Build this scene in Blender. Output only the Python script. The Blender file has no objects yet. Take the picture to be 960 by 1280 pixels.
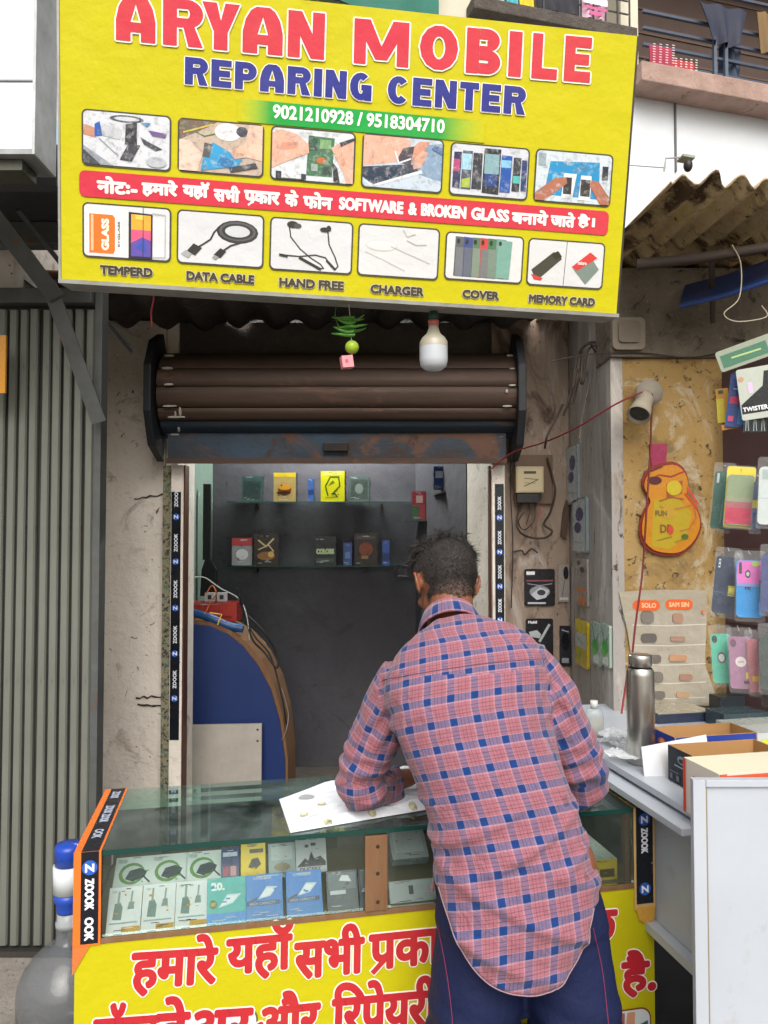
import bpy, bmesh, math, random
from mathutils import Vector as V, Matrix, noise
from mathutils.bvhtree import BVHTree
random.seed(7)
SC = bpy.context.scene
COL = SC.collection
R = math.radians
# ------------------------------------------------------------------ camera, sky, sun, exposure
F = 924.0; PITCH = R(1.86); EYE = V((0, 0, 1.6))
cam = bpy.data.cameras.new('camera'); cam.sensor_fit = 'VERTICAL'; cam.sensor_height = 24; cam.sensor_width = 18
cam.lens = F / 1280 * 24; cam.clip_start = 0.05; cam.clip_end = 500
camo = bpy.data.objects.new('camera', cam); camo.location = EYE; camo.rotation_euler = (R(90) + PITCH, 0, 0)
COL.objects.link(camo); SC.camera = camo
SUN_EL, SUN_AZ = R(44), R(175)       # high, from behind the photographer, veiled by cloud
world = bpy.data.worlds.new('World'); SC.world = world; world.use_nodes = True
wn = world.node_tree; bg = wn.nodes['Background']
sky = wn.nodes.new('ShaderNodeTexSky'); sky.sky_type = 'NISHITA'; sky.sun_disc = False
sky.sun_elevation = SUN_EL; sky.sun_rotation = SUN_AZ; sky.air_density = 1.6; sky.dust_density = 5.0; sky.ozone_density = 1.0
hs = wn.nodes.new('ShaderNodeHueSaturation'); hs.inputs['Saturation'].default_value = 0.28
wn.links.new(sky.outputs[0], hs.inputs['Color']); wn.links.new(hs.outputs[0], bg.inputs[0]); bg.inputs[1].default_value = 0.12
sl = bpy.data.lights.new('sun', 'SUN'); sl.energy = 1.3; sl.angle = R(50); sl.color = (1, .96, .9)
so = bpy.data.objects.new('sun', sl); COL.objects.link(so)
sd = V((math.sin(SUN_AZ) * math.cos(SUN_EL), math.cos(SUN_AZ) * math.cos(SUN_EL), math.sin(SUN_EL)))
so.rotation_euler = sd.to_track_quat('Z', 'Y').to_euler(); so.location = (0, -3, 8)
SC.view_settings.view_transform = 'Standard'; SC.view_settings.look = 'None'; SC.view_settings.gamma = 1
SC.view_settings.use_curve_mapping = False; SC.view_settings.exposure = 0.70
SC.cycles.max_bounces = 8; SC.cycles.transparent_max_bounces = 16; SC.cycles.use_denoising = True

# ------------------------------------------------------------------ measuring helpers (photo bearings -> real points)
CP, SP = math.cos(PITCH), math.sin(PITCH)
def ray(u, v):
    x = (u - 480) / F; z = (640 - v) / F
    return V((x, CP - z * SP, SP + z * CP))
def P(u, v, Y):
    d = ray(u, v); return EYE + d * (Y / d.y)
def PZ(u, v, z):
    d = ray(u, v); return EYE + d * ((z - EYE.z) / d.z)
class Fr:
    """plane frame: origin, right, up, normal (towards the viewer)"""
    def __init__(s, O, ex, ey):
        s.O = V(O); s.x = V(ex).normalized(); ey = V(ey); s.y = (ey - s.x * ey.dot(s.x)).normalized(); s.n = s.x.cross(s.y)
    def pt(s, a, b, c=0): return s.O + s.x * a + s.y * b + s.n * c
    def px(s, u, v, c=0):
        d = ray(u, v); t = (s.pt(0, 0, c) - EYE).dot(s.n) / d.dot(s.n); p = EYE + d * t - s.O
        return p.dot(s.x), p.dot(s.y)
    def at(s, a, b, c=0, rot=0):
        ca, sa = math.cos(rot), math.sin(rot)
        return Fr(s.pt(a, b, c), s.x * ca + s.y * sa, s.y * ca - s.x * sa)
def wall(Y): return Fr((0, Y, 0), (1, 0, 0), (0, 0, 1))

# ------------------------------------------------------------------ materials
def lin(h):
    if isinstance(h, (tuple, list)): return tuple(h[:3])
    h = h.lstrip('#'); c = [int(h[i:i + 2], 16) / 255 for i in (0, 2, 4)]
    return tuple(x / 12.92 if x <= .04045 else ((x + .055) / 1.055) ** 2.4 for x in c)
class NT:
    def __init__(s, m): s.t = m.node_tree; s.n = s.t.nodes; s.l = s.t.links
    def new(s, k, **kw):
        n = s.n.new(k)
        for a, b in kw.items(): setattr(n, a, b)
        return n
    def noise(s, co, scale, detail=4, rough=.6, dist=0):
        n = s.new('ShaderNodeTexNoise'); n.inputs['Scale'].default_value = scale; n.inputs['Detail'].default_value = detail
        n.inputs['Roughness'].default_value = rough; n.inputs['Distortion'].default_value = dist; s.l.new(co, n.inputs['Vector']); return n.outputs['Fac']
    def ramp(s, fac, stops, interp='LINEAR'):
        r = s.new('ShaderNodeValToRGB'); r.color_ramp.interpolation = interp; e = r.color_ramp.elements
        while len(e) < len(stops): e.new(.5)
        for el, (p, c) in zip(e, stops):
            el.position = p; el.color = (c, c, c, 1) if isinstance(c, (int, float)) else tuple(lin(c)) + (1,)
        s.l.new(fac, r.inputs[0]); return r.outputs[0]
    def mix(s, fac, a, b, mode='MIX'):
        m = s.new('ShaderNodeMix'); m.data_type = 'RGBA'; m.blend_type = mode
        for k, x in ((0, fac), (6, a), (7, b)):
            if hasattr(x, 'is_output') or isinstance(x, bpy.types.NodeSocket): s.l.new(x, m.inputs[k])
            elif k == 0: m.inputs[0].default_value = x
            else: m.inputs[k].default_value = tuple(lin(x)) + (1,)
        return m.outputs[2]
    def math(s, op, a, b=0):
        m = s.new('ShaderNodeMath'); m.operation = op
        for k, x in ((0, a), (1, b)):
            if isinstance(x, bpy.types.NodeSocket): s.l.new(x, m.inputs[k])
            else: m.inputs[k].default_value = x
        return m.outputs[0]
def mat(name, col=None, rough=.6, metal=0., spec=.5, var=None, spots=(), bump=(), coat=0., trans=0., ior=1.45, sss=0., stretch=(1, 1, 1), alpha=1.):
    """col None: colour comes from the printed colour attribute. var=(scale, colour, amount); spots: (scale, lo, hi, colour, dist);
    bump: (scale, strength) list"""
    m = bpy.data.materials.new(name); m.use_nodes = True; N = NT(m); b = N.n['Principled BSDF']
    tc = N.new('ShaderNodeTexCoord'); mp = N.new('ShaderNodeMapping'); mp.inputs['Scale'].default_value = stretch
    N.l.new(tc.outputs['Object'], mp.inputs[0]); co = mp.outputs[0]
    if col is None:
        a = N.new('ShaderNodeVertexColor'); a.layer_name = 'Col'; c = a.outputs[0]
    else:
        r = N.new('ShaderNodeRGB'); r.outputs[0].default_value = tuple(lin(col)) + (1,); c = r.outputs[0]
    if var:
        f = N.ramp(N.noise(co, var[0], 6, .65), [(.3, 0.), (.7, 1.)]); f = N.math('MULTIPLY', f, var[2]); c = N.mix(f, c, var[1])
    for sp in spots:
        f = N.ramp(N.noise(co, sp[0], 8, .7, sp[4] if len(sp) > 4 else .3), [(sp[1], 0.), (sp[2], 1.)]); c = N.mix(f, c, sp[3])
    N.l.new(c, b.inputs['Base Color'])
    rn = N.ramp(N.noise(co, 14, 4), [(.2, max(0, rough - .1)), (.8, min(1, rough + .1))]); N.l.new(rn, b.inputs['Roughness'])
    b.inputs['Metallic'].default_value = metal; b.inputs['Specular IOR Level'].default_value = spec
    b.inputs['Coat Weight'].default_value = coat; b.inputs['Transmission Weight'].default_value = trans; b.inputs['IOR'].default_value = ior
    if sss: b.inputs['Subsurface Weight'].default_value = sss; b.inputs['Subsurface Radius'].default_value = (.01, .004, .002)
    b.inputs['Alpha'].default_value = alpha
    h = None
    for sc_, st in bump:
        x = N.math('MULTIPLY', N.noise(co, sc_, 6, .6), st); h = x if h is None else N.math('ADD', h, x)
    if h is not None:
        bn = N.new('ShaderNodeBump'); bn.inputs['Strength'].default_value = 1; bn.inputs['Distance'].default_value = 1
        N.l.new(h, bn.inputs['Height']); N.l.new(bn.outputs[0], b.inputs['Normal'])
    return m
print_m = mat('printed_card', rough=.5, spots=((9, .66, .8, '#6b6250'),), bump=((60, .0006),))
gloss_m = mat('glossy_print', rough=.28, spec=.5, bump=((25, .0012),))
matte_m = mat('matte_paint', rough=.75, var=(7, '#5a5148', .25), bump=((40, .0015),))
metal_m = mat('painted_metal', rough=.5, metal=.35, var=(11, '#4a3c30', .45), bump=((30, .001),))
banner_m = mat('banner_flex', rough=.6, spec=.2, var=(1.6, '#a89f12', .10), bump=((2.2, .016), (7, .003)))
photo_m = mat('photo_print', rough=.5, spec=.3, spots=((45, .50, .80, '#5c5c60', .6), (60, .52, .85, '#c9c6c4', .4)), bump=((14, .0012),))
plast_m = mat('plastic', rough=.32, bump=((15, .0006),))
rubber_m = mat('cable_sheath', rough=.6)
clear_m = mat('clear_film', '#eef2f2', rough=.14, alpha=.035, spec=1., bump=((22, .012),))
frost_m = mat('cloudy_plastic', '#b9c0c4', rough=.2, alpha=.5, spec=.7, bump=((10, .004),))
steel_m = mat('brushed_steel', '#b9b6ae', rough=.3, metal=.95, stretch=(1, 1, .05), bump=((60, .0004),))
wallcream_m = mat('dirty_cream_plaster', '#ece4da', rough=.85, var=(3, '#d3c7ba', .7), spots=((26, .63, .67, '#4a3a2c', .8), (5, .58, .72, '#a08f7e', 1.4), (70, .67, .72, '#5d4b3c'), (2.2, .60, .70, '#8f8072', 2.)), bump=((35, .004), (4, .02)))
wallbrown_m = mat('stained_brown_plaster', '#9d8c7e', rough=.88, var=(2.5, '#7a6757', .7), spots=((4, .53, .66, '#54443a', 1.6), (28, .61, .67, '#2c211a', .8), (3.2, .55, .68, '#b3aaa2', 1.2), (60, .66, .71, '#d0c6bc')), bump=((30, .006), (5, .02)), stretch=(1.6, 1, .6))
wallgrey_m = mat('grey_limewash', '#a39d98', rough=.85, var=(3, '#8a8580', .7), spots=((24, .59, .64, '#473d33', .8), (5, .54, .68, '#c6beb6', .8), (2.5, .56, .68, '#7d6f60', 1.8)), bump=((30, .004), (6, .012)), stretch=(1, 1.6, .35))
wallyellow_m = mat('peeling_yellow_wall', '#a4895a', rough=.85, var=(3, '#8c6c34', .8), spots=((34, .58, .63, '#3c2d1a', .6), (6, .52, .64, '#7a6440', 1.4), (3.4, .56, .66, '#b0a48c', 1.6), (80, .64, .69, '#2f2416')), bump=((34, .004), (5, .014)))
concrete_m = mat('sooty_concrete', '#7b7163', rough=.92, var=(4, '#4c4338', .8), spots=((12, .55, .66, '#2e271f', 1.2), (40, .62, .68, '#8e8677')), bump=((30, .012), (6, .03)))
cement_m = mat('raw_cement_render', '#5d5650', rough=.95, var=(7, '#403a36', .7), bump=((25, .02), (80, .006)))
shopwall_m = mat('interior_wall_paint', '#514f55', rough=.7, var=(2, '#424148', .8), spots=((18, .66, .70, '#2b282a'), (3, .58, .72, '#37343a', 1.5), (60, .68, .72, '#7a787c')), bump=((14, .006),))
shopgreen_m = mat('interior_green_wall', '#7f9488', rough=.7, var=(3, '#667a70', .6), bump=((14, .006),))
white_m = mat('far_white_wall', '#dadee2', rough=.8, var=(1.2, '#c8ccd0', .7), spots=((3, .62, .8, '#b5afa4', .8),), bump=((12, .004),))
creamb_m = mat('far_cream_wall', '#d8d2bf', rough=.8, var=(1.5, '#c2b9a2', .6), spots=((4, .68, .8, '#8b7d68', 1.),))
pinkl_m = mat('pink_ledge', '#ad9286', rough=.85, var=(5, '#83695e', .8), spots=((8, .6, .7, '#55483f', 1.),), bump=((20, .01),))
ground_m = mat('street_concrete', '#8f8880', rough=.9, var=(5, '#5a534d', .7), spots=((60, .58, .66, '#403b36'), (90, .62, .68, '#a09890')), bump=((50, .006), (9, .01)))
sheetdark_m = mat('asbestos_sheet', '#4a443f', rough=.9, var=(4, '#2c2825', .8), spots=((9, .6, .7, '#6b6259', .6),), bump=((30, .008),))
sheetrust_m = mat('weathered_sheet', '#c2ae84', rough=.9, var=(6, '#8d7858', .9), spots=((3.5, .48, .58, '#4a3824', 1.2), (9, .57, .70, '#c4a648', .8), (26, .58, .66, '#33261a', 1.)), bump=((30, .01), (8, .015)))
slatdoor_m = mat('grey_green_slat', '#787a72', rough=.6, metal=.2, var=(2.5, '#565850', .9), spots=((24, .63, .70, '#4f4238'), (3, .60, .74, '#8f8c80'), (9, .62, .70, '#494a44', 1.)), bump=((20, .002),), stretch=(1, 1, .25))
shbrown_m = mat('rusty_shutter', '#4c3b31', rough=.6, metal=.3, var=(5, '#44352d', .8), spots=((6, .58, .70, '#6f4c3c', .6), (60, .70, .74, '#8a8078')), bump=((20, .003),), stretch=(.35, 1, 1))
shblue_m = mat('blue_shutter', '#2b4258', rough=.55, metal=.3, var=(5, '#39352f', .9), spots=((7, .60, .68, '#5a4234', .6), (60, .70, .74, '#8a8078')), bump=((20, .003),), stretch=(.35, 1, 1))
black_m = mat('black_steel', '#2b3038', rough=.5, metal=.3, var=(6, '#2d2a28', .7), bump=((20, .002),))
ironge_m = mat('grey_angle_iron', '#5a5d5c', rough=.6, metal=.3, var=(8, '#40403e', .7), spots=((14, .62, .7, '#6b4a36'),), bump=((30, .002),))
board_m = mat('white_laminate', '#b4bac3', rough=.38, var=(2, '#a2a7ae', .6), spots=((16, .66, .72, '#8f897c', .8), (2.4, .60, .78, '#99958c', 2.), (70, .70, .73, '#6f6a60')), bump=((4, .002),))
blueboard_m = mat('blue_laminate', '#1b3168', rough=.5, var=(2, '#172a58', .6), bump=((4, .002),))
wood_m = mat('raw_wood', '#7d5f44', rough=.8, var=(30, '#6d4526', .7), bump=((80, .003),), stretch=(1, 1, .2))
glass_m = bpy.data.materials.new('counter_glass'); glass_m.use_nodes = True
def _glass(glass_m, tint, sm_hi):
    N = NT(glass_m); N.n.remove(N.n['Principled BSDF']); out = N.n['Material Output']
    tr = N.new('ShaderNodeBsdfTransparent'); tr.inputs[0].default_value = tint
    gl = N.new('ShaderNodeBsdfGlossy'); gl.inputs['Roughness'].default_value = .03; gl.inputs[0].default_value = (.9, 1, .97, 1)
    di = N.new('ShaderNodeBsdfDiffuse'); di.inputs[0].default_value = (.36, .46, .43, 1)
    fr = N.new('ShaderNodeFresnel'); fr.inputs[0].default_value = 1.52
    tc = N.new('ShaderNodeTexCoord'); sm = N.ramp(N.noise(tc.outputs['Object'], 5, 8, .7, 1.), [(.35, .01), (.75, sm_hi)])
    m0 = N.new('ShaderNodeMixShader'); N.l.new(sm, m0.inputs[0]); N.l.new(tr.outputs[0], m0.inputs[1]); N.l.new(di.outputs[0], m0.inputs[2])
    m1 = N.new('ShaderNodeMixShader'); N.l.new(fr.outputs[0], m1.inputs[0]); N.l.new(m0.outputs[0], m1.inputs[1]); N.l.new(gl.outputs[0], m1.inputs[2])
    N.l.new(m1.outputs[0], out.inputs[0])
_glass(glass_m, (.84, .93, .90, 1), .30)  # counter top: smudge layer raised, its pale green diffuse imitates reflected light
fglass_m = bpy.data.materials.new('case_glass'); fglass_m.use_nodes = True; _glass(fglass_m, (.96, .985, .975, 1), .05)
glassedge_m = mat('glass_edge', '#123c36', rough=.15, spec=.8)

# ------------------------------------------------------------------ mesh collecting
WM = {}
def wm(o): return WM.get(o.name, Matrix()) if o else Matrix()
_tc = {}
def text_geo(s):
    if s in _tc: return _tc[s]
    cu = bpy.data.curves.new('t', 'FONT'); cu.body = s; cu.size = 1; cu.resolution_u = 3
    o = bpy.data.objects.new('t', cu); COL.objects.link(o); dg = bpy.context.evaluated_depsgraph_get()
    me = o.evaluated_get(dg).to_mesh(); vs = [(v.co.x, v.co.y) for v in me.vertices]; fs = [tuple(p.vertices) for p in me.polygons]
    o.evaluated_get(dg).to_mesh_clear(); bpy.data.objects.remove(o); bpy.data.curves.remove(cu)
    _tc[s] = (vs, fs); return _tc[s]
class MB:
    def __init__(s, col='#808080'): s.v = []; s.f = []; s.c = []; s.col = col; s.sm = set()
    def add(s, vs, fs, col=None, smooth=False):
        n = len(s.v); s.v += [V(p) for p in vs]; c = lin(col or s.col)
        for f in fs:
            if smooth: s.sm.add(len(s.f))
            s.f.append(tuple(i + n for i in f)); s.c.append(c)
        return s
    def box(s, fr, a0, a1, b0, b1, c0, c1, col=None, cols=None):
        p = [fr.pt(a, b, c) for c in (c0, c1) for b in (b0, b1) for a in (a0, a1)]
        fs = [(0, 2, 3, 1), (4, 5, 7, 6), (0, 1, 5, 4), (2, 6, 7, 3), (0, 4, 6, 2), (1, 3, 7, 5)]   # back, front, bottom, top, left, right
        if cols:
            for f, cc in zip(fs, cols): s.add([p[i] for i in f], [(0, 1, 2, 3)], cc)
        else: s.add(p, fs, col)
        return s
    def wbox(s, x0, x1, y0, y1, z0, z1, col=None):
        return s.box(Fr((0, 0, 0), (1, 0, 0), (0, 0, 1)), x0, x1, z0, z1, -y1, -y0, col)
    def tube(s, pts, r, n=8, col=None, cap=True, flat=1.):
        pts = [V(p) for p in pts]; m = len(pts); rs = r if isinstance(r, (list, tuple)) else [r] * m
        vs = []; up = None
        for i, p in enumerate(pts):
            d = (pts[min(i + 1, m - 1)] - pts[max(i - 1, 0)]).normalized()
            if up is None: up = d.orthogonal().normalized()
            up = (up - d * up.dot(d)); up = up.normalized() if up.length > 1e-5 else d.orthogonal().normalized()
            w = d.cross(up)
            for k in range(n):
                a = 2 * math.pi * k / n; vs.append(p + up * (math.cos(a) * rs[i]) + w * (math.sin(a) * rs[i] * flat))
        fs = [(i * n + k, i * n + (k + 1) % n, (i + 1) * n + (k + 1) % n, (i + 1) * n + k) for i in range(m - 1) for k in range(n)]
        s.add(vs, fs, col, True)
        if cap: s.add(vs[:n], [tuple(range(n))[::-1]], col); s.add(vs[-n:], [tuple(range(n))], col)
        return s
    def lathe(s, prof, O=(0, 0, 0), n=24, col=None, axis=(0, 0, 1), sx=1., sy=1.):
        O = V(O); ax = V(axis).normalized(); q = V((0, 0, 1)).rotation_difference(ax); vs = []; N = len(prof)
        for r, z in prof:
            for k in range(n):
                a = 2 * math.pi * k / n; vs.append(O + q @ V((math.cos(a) * r * sx, math.sin(a) * r * sy, z)))
        fs = [(i * n + k, i * n + (k + 1) % n, (i + 1) * n + (k + 1) % n, (i + 1) * n + k) for i in range(N - 1) for k in range(n)]
        return s.add(vs, fs, col, True)
    def ball(s, O, rx, ry=None, rz=None, n=16, m=10, col=None, q=None):
        ry = ry or rx; rz = rz or rx; vs = []; O = V(O)
        for i in range(m + 1):
            t = math.pi * i / m
            for k in range(n):
                a = 2 * math.pi * k / n; p = V((rx * math.sin(t) * math.cos(a), ry * math.sin(t) * math.sin(a), -rz * math.cos(t)))
                vs.append(O + (q @ p if q else p))
        fs = [(i * n + k, i * n + (k + 1) % n, (i + 1) * n + (k + 1) % n, (i + 1) * n + k) for i in range(m) for k in range(n)]
        return s.add(vs, fs, col, True)
    def poly(s, fr, pts, c=0, col=None): return s.add([fr.pt(a, b, c) for a, b in pts], [tuple(range(len(pts)))], col)
    def prism(s, fr, pts, c0, c1, col=None):
        n = len(pts); vs = [fr.pt(a, b, c0) for a, b in pts] + [fr.pt(a, b, c1) for a, b in pts]
        return s.add(vs, [tuple(range(n))[::-1], tuple(range(n, 2 * n))] + [(i, (i + 1) % n, n + (i + 1) % n, n + i) for i in range(n)], col)
    def line(s, fr, pts, w, c=0, col=None):
        for (a, b), (a2, b2) in zip(pts, pts[1:]):
            d = V((a2 - a, b2 - b)); L = d.length
            if L < 1e-7: continue
            n = V((-d.y, d.x)) / L * w / 2; e = d / L * w * .3
            s.poly(fr, [(a - n.x - e.x, b - n.y - e.y), (a2 - n.x + e.x, b2 - n.y + e.y), (a2 + n.x + e.x, b2 + n.y + e.y), (a + n.x - e.x, b + n.y - e.y)][::1], c, col); c += 2e-5
        return s
    def text(s, txt, fr, a0, b0, a1, b1, c=0, col=None, bold=0., rot=0, slack=0.):
        vs, fs = text_geo(txt)
        q = [(x, y) for x, y in vs]
        for _ in range(rot % 4): q = [(-y, x) for x, y in q]
        xs = [x for x, _ in q]; ys = [y for _, y in q]; x0, x1, y0, y1 = min(xs), max(xs), min(ys), max(ys)
        g = bold - slack
        kx = (a1 - a0 - 2 * g) / max(x1 - x0, 1e-6); ky = (b1 - b0 - 2 * g) / max(y1 - y0, 1e-6)
        offs = [(0, 0)]
        if bold > 0:
            k = 12; offs += [(bold * math.cos(2 * math.pi * i / k), bold * math.sin(2 * math.pi * i / k)) for i in range(k)]
            if slack: offs += [(bold * .5 * math.cos(2 * math.pi * i / 6), bold * .5 * math.sin(2 * math.pi * i / 6)) for i in range(6)]
        for i, (dx, dy) in enumerate(offs):
            s.add([fr.pt(a0 + g + (x - x0) * kx + dx, b0 + g + (y - y0) * ky + dy, c + i * 1.5e-5) for x, y in q], fs, col)
        return s
    def rrect(s, fr, a0, b0, a1, b1, r, c=0, col=None, n=5):
        return s.poly(fr, rr(a0, b0, a1, b1, r, n), c, col)
    def draw(s, fr, a0, b0, w, h, items, c=.0003, st=.00012):
        X = lambda x: a0 + x * w
        Y = lambda y: b0 + y * h
        for it in items:
            k, col = it[0], it[1]
            if k == 'r': s.poly(fr, [(X(it[2]), Y(it[3])), (X(it[4]), Y(it[3])), (X(it[4]), Y(it[5])), (X(it[2]), Y(it[5]))], c, col)
            elif k == 'e':
                n = 16; s.poly(fr, [(X(it[2] + it[4] * math.cos(2 * math.pi * i / n)), Y(it[3] + it[5] * math.sin(2 * math.pi * i / n))) for i in range(n)], c, col)
            elif k == 'p': s.poly(fr, [(X(x), Y(y)) for x, y in it[2]], c, col)
            elif k == 'l': s.line(fr, [(X(x), Y(y)) for x, y in it[3]], it[2] * h, c, col); c += 1e-4
            elif k == 't': s.text(it[2], fr, X(it[3]), Y(it[4]), X(it[5]), Y(it[6]), c, col, (it[7] if len(it) > 7 else 0) * h, it[8] if len(it) > 8 else 0); c += 2e-4
            c += st
        return s
    def build(s, name, m, parent=None, bevel=0., kind=None, smooth=False, mats=None):
        W = wm(parent).inverted(); vs = [W @ p for p in s.v]
        me = bpy.data.meshes.new(name); me.from_pydata(vs, [], s.f)
        for i in s.sm: me.polygons[i].use_smooth = True
        if smooth:
            for p in me.polygons: p.use_smooth = True
        ca = me.color_attributes.new('Col', 'FLOAT_COLOR', 'CORNER')
        for p, c in zip(me.polygons, s.c):
            for li in p.loop_indices: ca.data[li].color = (*c, 1)
        if bevel:
            bm = bmesh.new(); bm.from_mesh(me); bmesh.ops.remove_doubles(bm, verts=bm.verts, dist=1e-6)
            es = [e for e in bm.edges if len(e.link_faces) == 2 and e.calc_face_angle(0) > .5]
            bmesh.ops.bevel(bm, geom=es, offset=bevel, segments=2, affect='EDGES', profile=.6, clamp_overlap=True)
            bm.to_mesh(me); bm.free()
        me.materials.append(m)
        o = bpy.data.objects.new(name, me); COL.objects.link(o)
        if parent: o.parent = parent
        WM[o.name] = wm(parent)
        if kind: o['kind'] = kind
        return o
def rr(a0, b0, a1, b1, r, n=5):
    pts = []
    for cx, cy, st in ((a1 - r, b0 + r, -90), (a1 - r, b1 - r, 0), (a0 + r, b1 - r, 90), (a0 + r, b0 + r, 180)):
        for i in range(n + 1):
            t = R(st + 90 * i / n); pts.append((cx + r * math.cos(t), cy + r * math.sin(t)))
    return pts
def thing(name, label, cat, loc=(0, 0, 0), rz=0, group=None):
    o = bpy.data.objects.new(name, None); COL.objects.link(o); o.location = loc; o.rotation_euler = (0, 0, rz); o.empty_display_size = .1
    o['label'] = label; o['category'] = cat
    if group: o['group'] = group
    WM[o.name] = Matrix.Translation(V(loc)) @ Matrix.Rotation(rz, 4, 'Z'); return o
def tag(o, label, cat, group=None):
    o['label'] = label; o['category'] = cat
    if group: o['group'] = group
    return o
def cat_rom(pts, k=6):
    pts = [V(p) for p in pts]; out = []
    for i in range(len(pts) - 1):
        p0 = pts[max(i - 1, 0)]; p1 = pts[i]; p2 = pts[i + 1]; p3 = pts[min(i + 2, len(pts) - 1)]
        for j in range(k):
            t = j / k; out.append(.5 * ((2 * p1) + (p2 - p0) * t + (2 * p0 - 5 * p1 + 4 * p2 - p3) * t * t + (3 * p1 - p0 - 3 * p2 + p3) * t ** 3))
    return out + [pts[-1]]
#@@SETTING
YF = 3.4
# ================================================================== THE SETTING
g = MB(); g.wbox(-40, 40, -40, 60, -.2, 0); o = g.build('street_ground', ground_m, kind='structure')
g = MB(); g.wbox(-4, -.80, 1.9, 2.75, .002, .15); g.build('raised_step', ground_m, kind='structure', bevel=.008)
g = MB(); g.wbox(-1.2, .86, 2.75, 4.9, .002, .15, '#4b4642'); g.build('shop_floor', cement_m, kind='structure')

# ---- the shop building
shop = thing('shop_building', 'grimy cream-plastered shop front with an open shutter doorway', 'building', (-.2, 3.5, 0))
MB().wbox(-1.35, -1.012, YF, 3.72, .0, 2.60).build('pillar', wallcream_m, shop, bevel=.006)
MB().wbox(-1.35, -.90, YF + .02, 3.72, 2.601, 3.1).build('upper_wall', concrete_m, shop)
MB().wbox(-1.009, -.955, YF + .015, 3.72, .0, 2.599).build('door_reveal', wallcream_m, shop)
MB().wbox(-1.0, .5, YF + .03, 3.62, 2.10, 2.598).build('lintel', cement_m, shop)
MB().wbox(.50, .853, YF, 3.9, 0, 2.62).build('brown_wall', wallbrown_m, shop)
MB().wbox(-.899, .86, YF + .02, 3.72, 2.622, 3.1).build('upper_wall', concrete_m, shop)
# interior
MB().wbox(-1.3, .9, 4.70, 4.8, .151, 2.75).build('back_wall', shopwall_m, shop)
MB().wbox(-1.19, -1.09, 3.725, 4.698, .151, 2.75).build('side_wall', shopgreen_m, shop)
q = MB(); q.add([(.42, 3.78, .151), (.2, 4.70, .151), (.3, 4.72, .151), (.55, 3.78, .151), (.42, 3.78, 2.75), (.2, 4.70, 2.75), (.3, 4.72, 2.75), (.55, 3.78, 2.75)],
    [(0, 1, 5, 4), (1, 2, 6, 5), (2, 3, 7, 6), (3, 0, 4, 7), (0, 3, 2, 1), (4, 5, 6, 7)]); q.build('side_wall', shopwall_m, shop)
q = MB(); q.add([(.499, 3.42, 0), (.425, 3.779, 0), (.499, 3.779, 0), (.499, 3.42, 2.1), (.425, 3.779, 2.1), (.499, 3.779, 2.1)],
    [(0, 1, 4, 3), (1, 2, 5, 4), (0, 3, 5, 2), (0, 2, 1), (3, 4, 5)]); q.build('door_reveal', wallcream_m, shop)
MB().wbox(-1.3, .9, 3.725, 4.8, 2.752, 2.85).build('ceiling', shopwall_m, shop)
# cracks and chips knocked into the pillar
for (u0, v0, u1, v1) in ((168, 624, 207, 618), (170, 874, 208, 870), (172, 882, 205, 884)):
    f = wall(YF - .003); p0 = f.px(u0, v0); p1 = f.px(u1, v1); m = MB('#3d2f24'); pts = []
    for i in range(9):
        t = i / 8; pts.append((p0[0] + (p1[0] - p0[0]) * t, p0[1] + (p1[1] - p0[1]) * t + random.uniform(-.006, .006)))
    top = [(a, b + random.uniform(.004, .010)) for a, b in pts]
    m.prism(f, pts + top[::-1], -.01, .0015); m.build('chipped_patch', matte_m, shop)

# ---- wall that steps forward on the right: grey return, yellow face, sooty lintel
pw = thing('partition_wall', 'peeling yellow wall with a grey limewashed side, right of the doorway', 'wall', (1.3, 3.0, 0))
MB().wbox(.856, .90, 2.774, 3.9, 0, 2.60).build('grey_side', wallgrey_m, pw)
MB().wbox(.860, 2.6, 2.775, 2.95, .0, 2.27).build('yellow_face', wallyellow_m, pw)
MB().wbox(.850, 2.6, 2.752, 2.95, 2.272, 2.61).build('sooty_band', concrete_m, pw, bevel=.004)
# pale torn plaster edge along the corner
m = MB(); pts = []
for i in range(40):
    z = .3 + i * .05; pts.append((.857 + .012 + .016 * noise.noise(V((z * 3, 1, 2))) + .012 * noise.noise(V((z * 9, 5, 2))), z))
f = wall(2.7745); m.prism(f, [(.8545, .3)] + pts + [(.8545, 2.25)], 0, .003); m.build('plaster_edge', wallgrey_m, pw)

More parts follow.
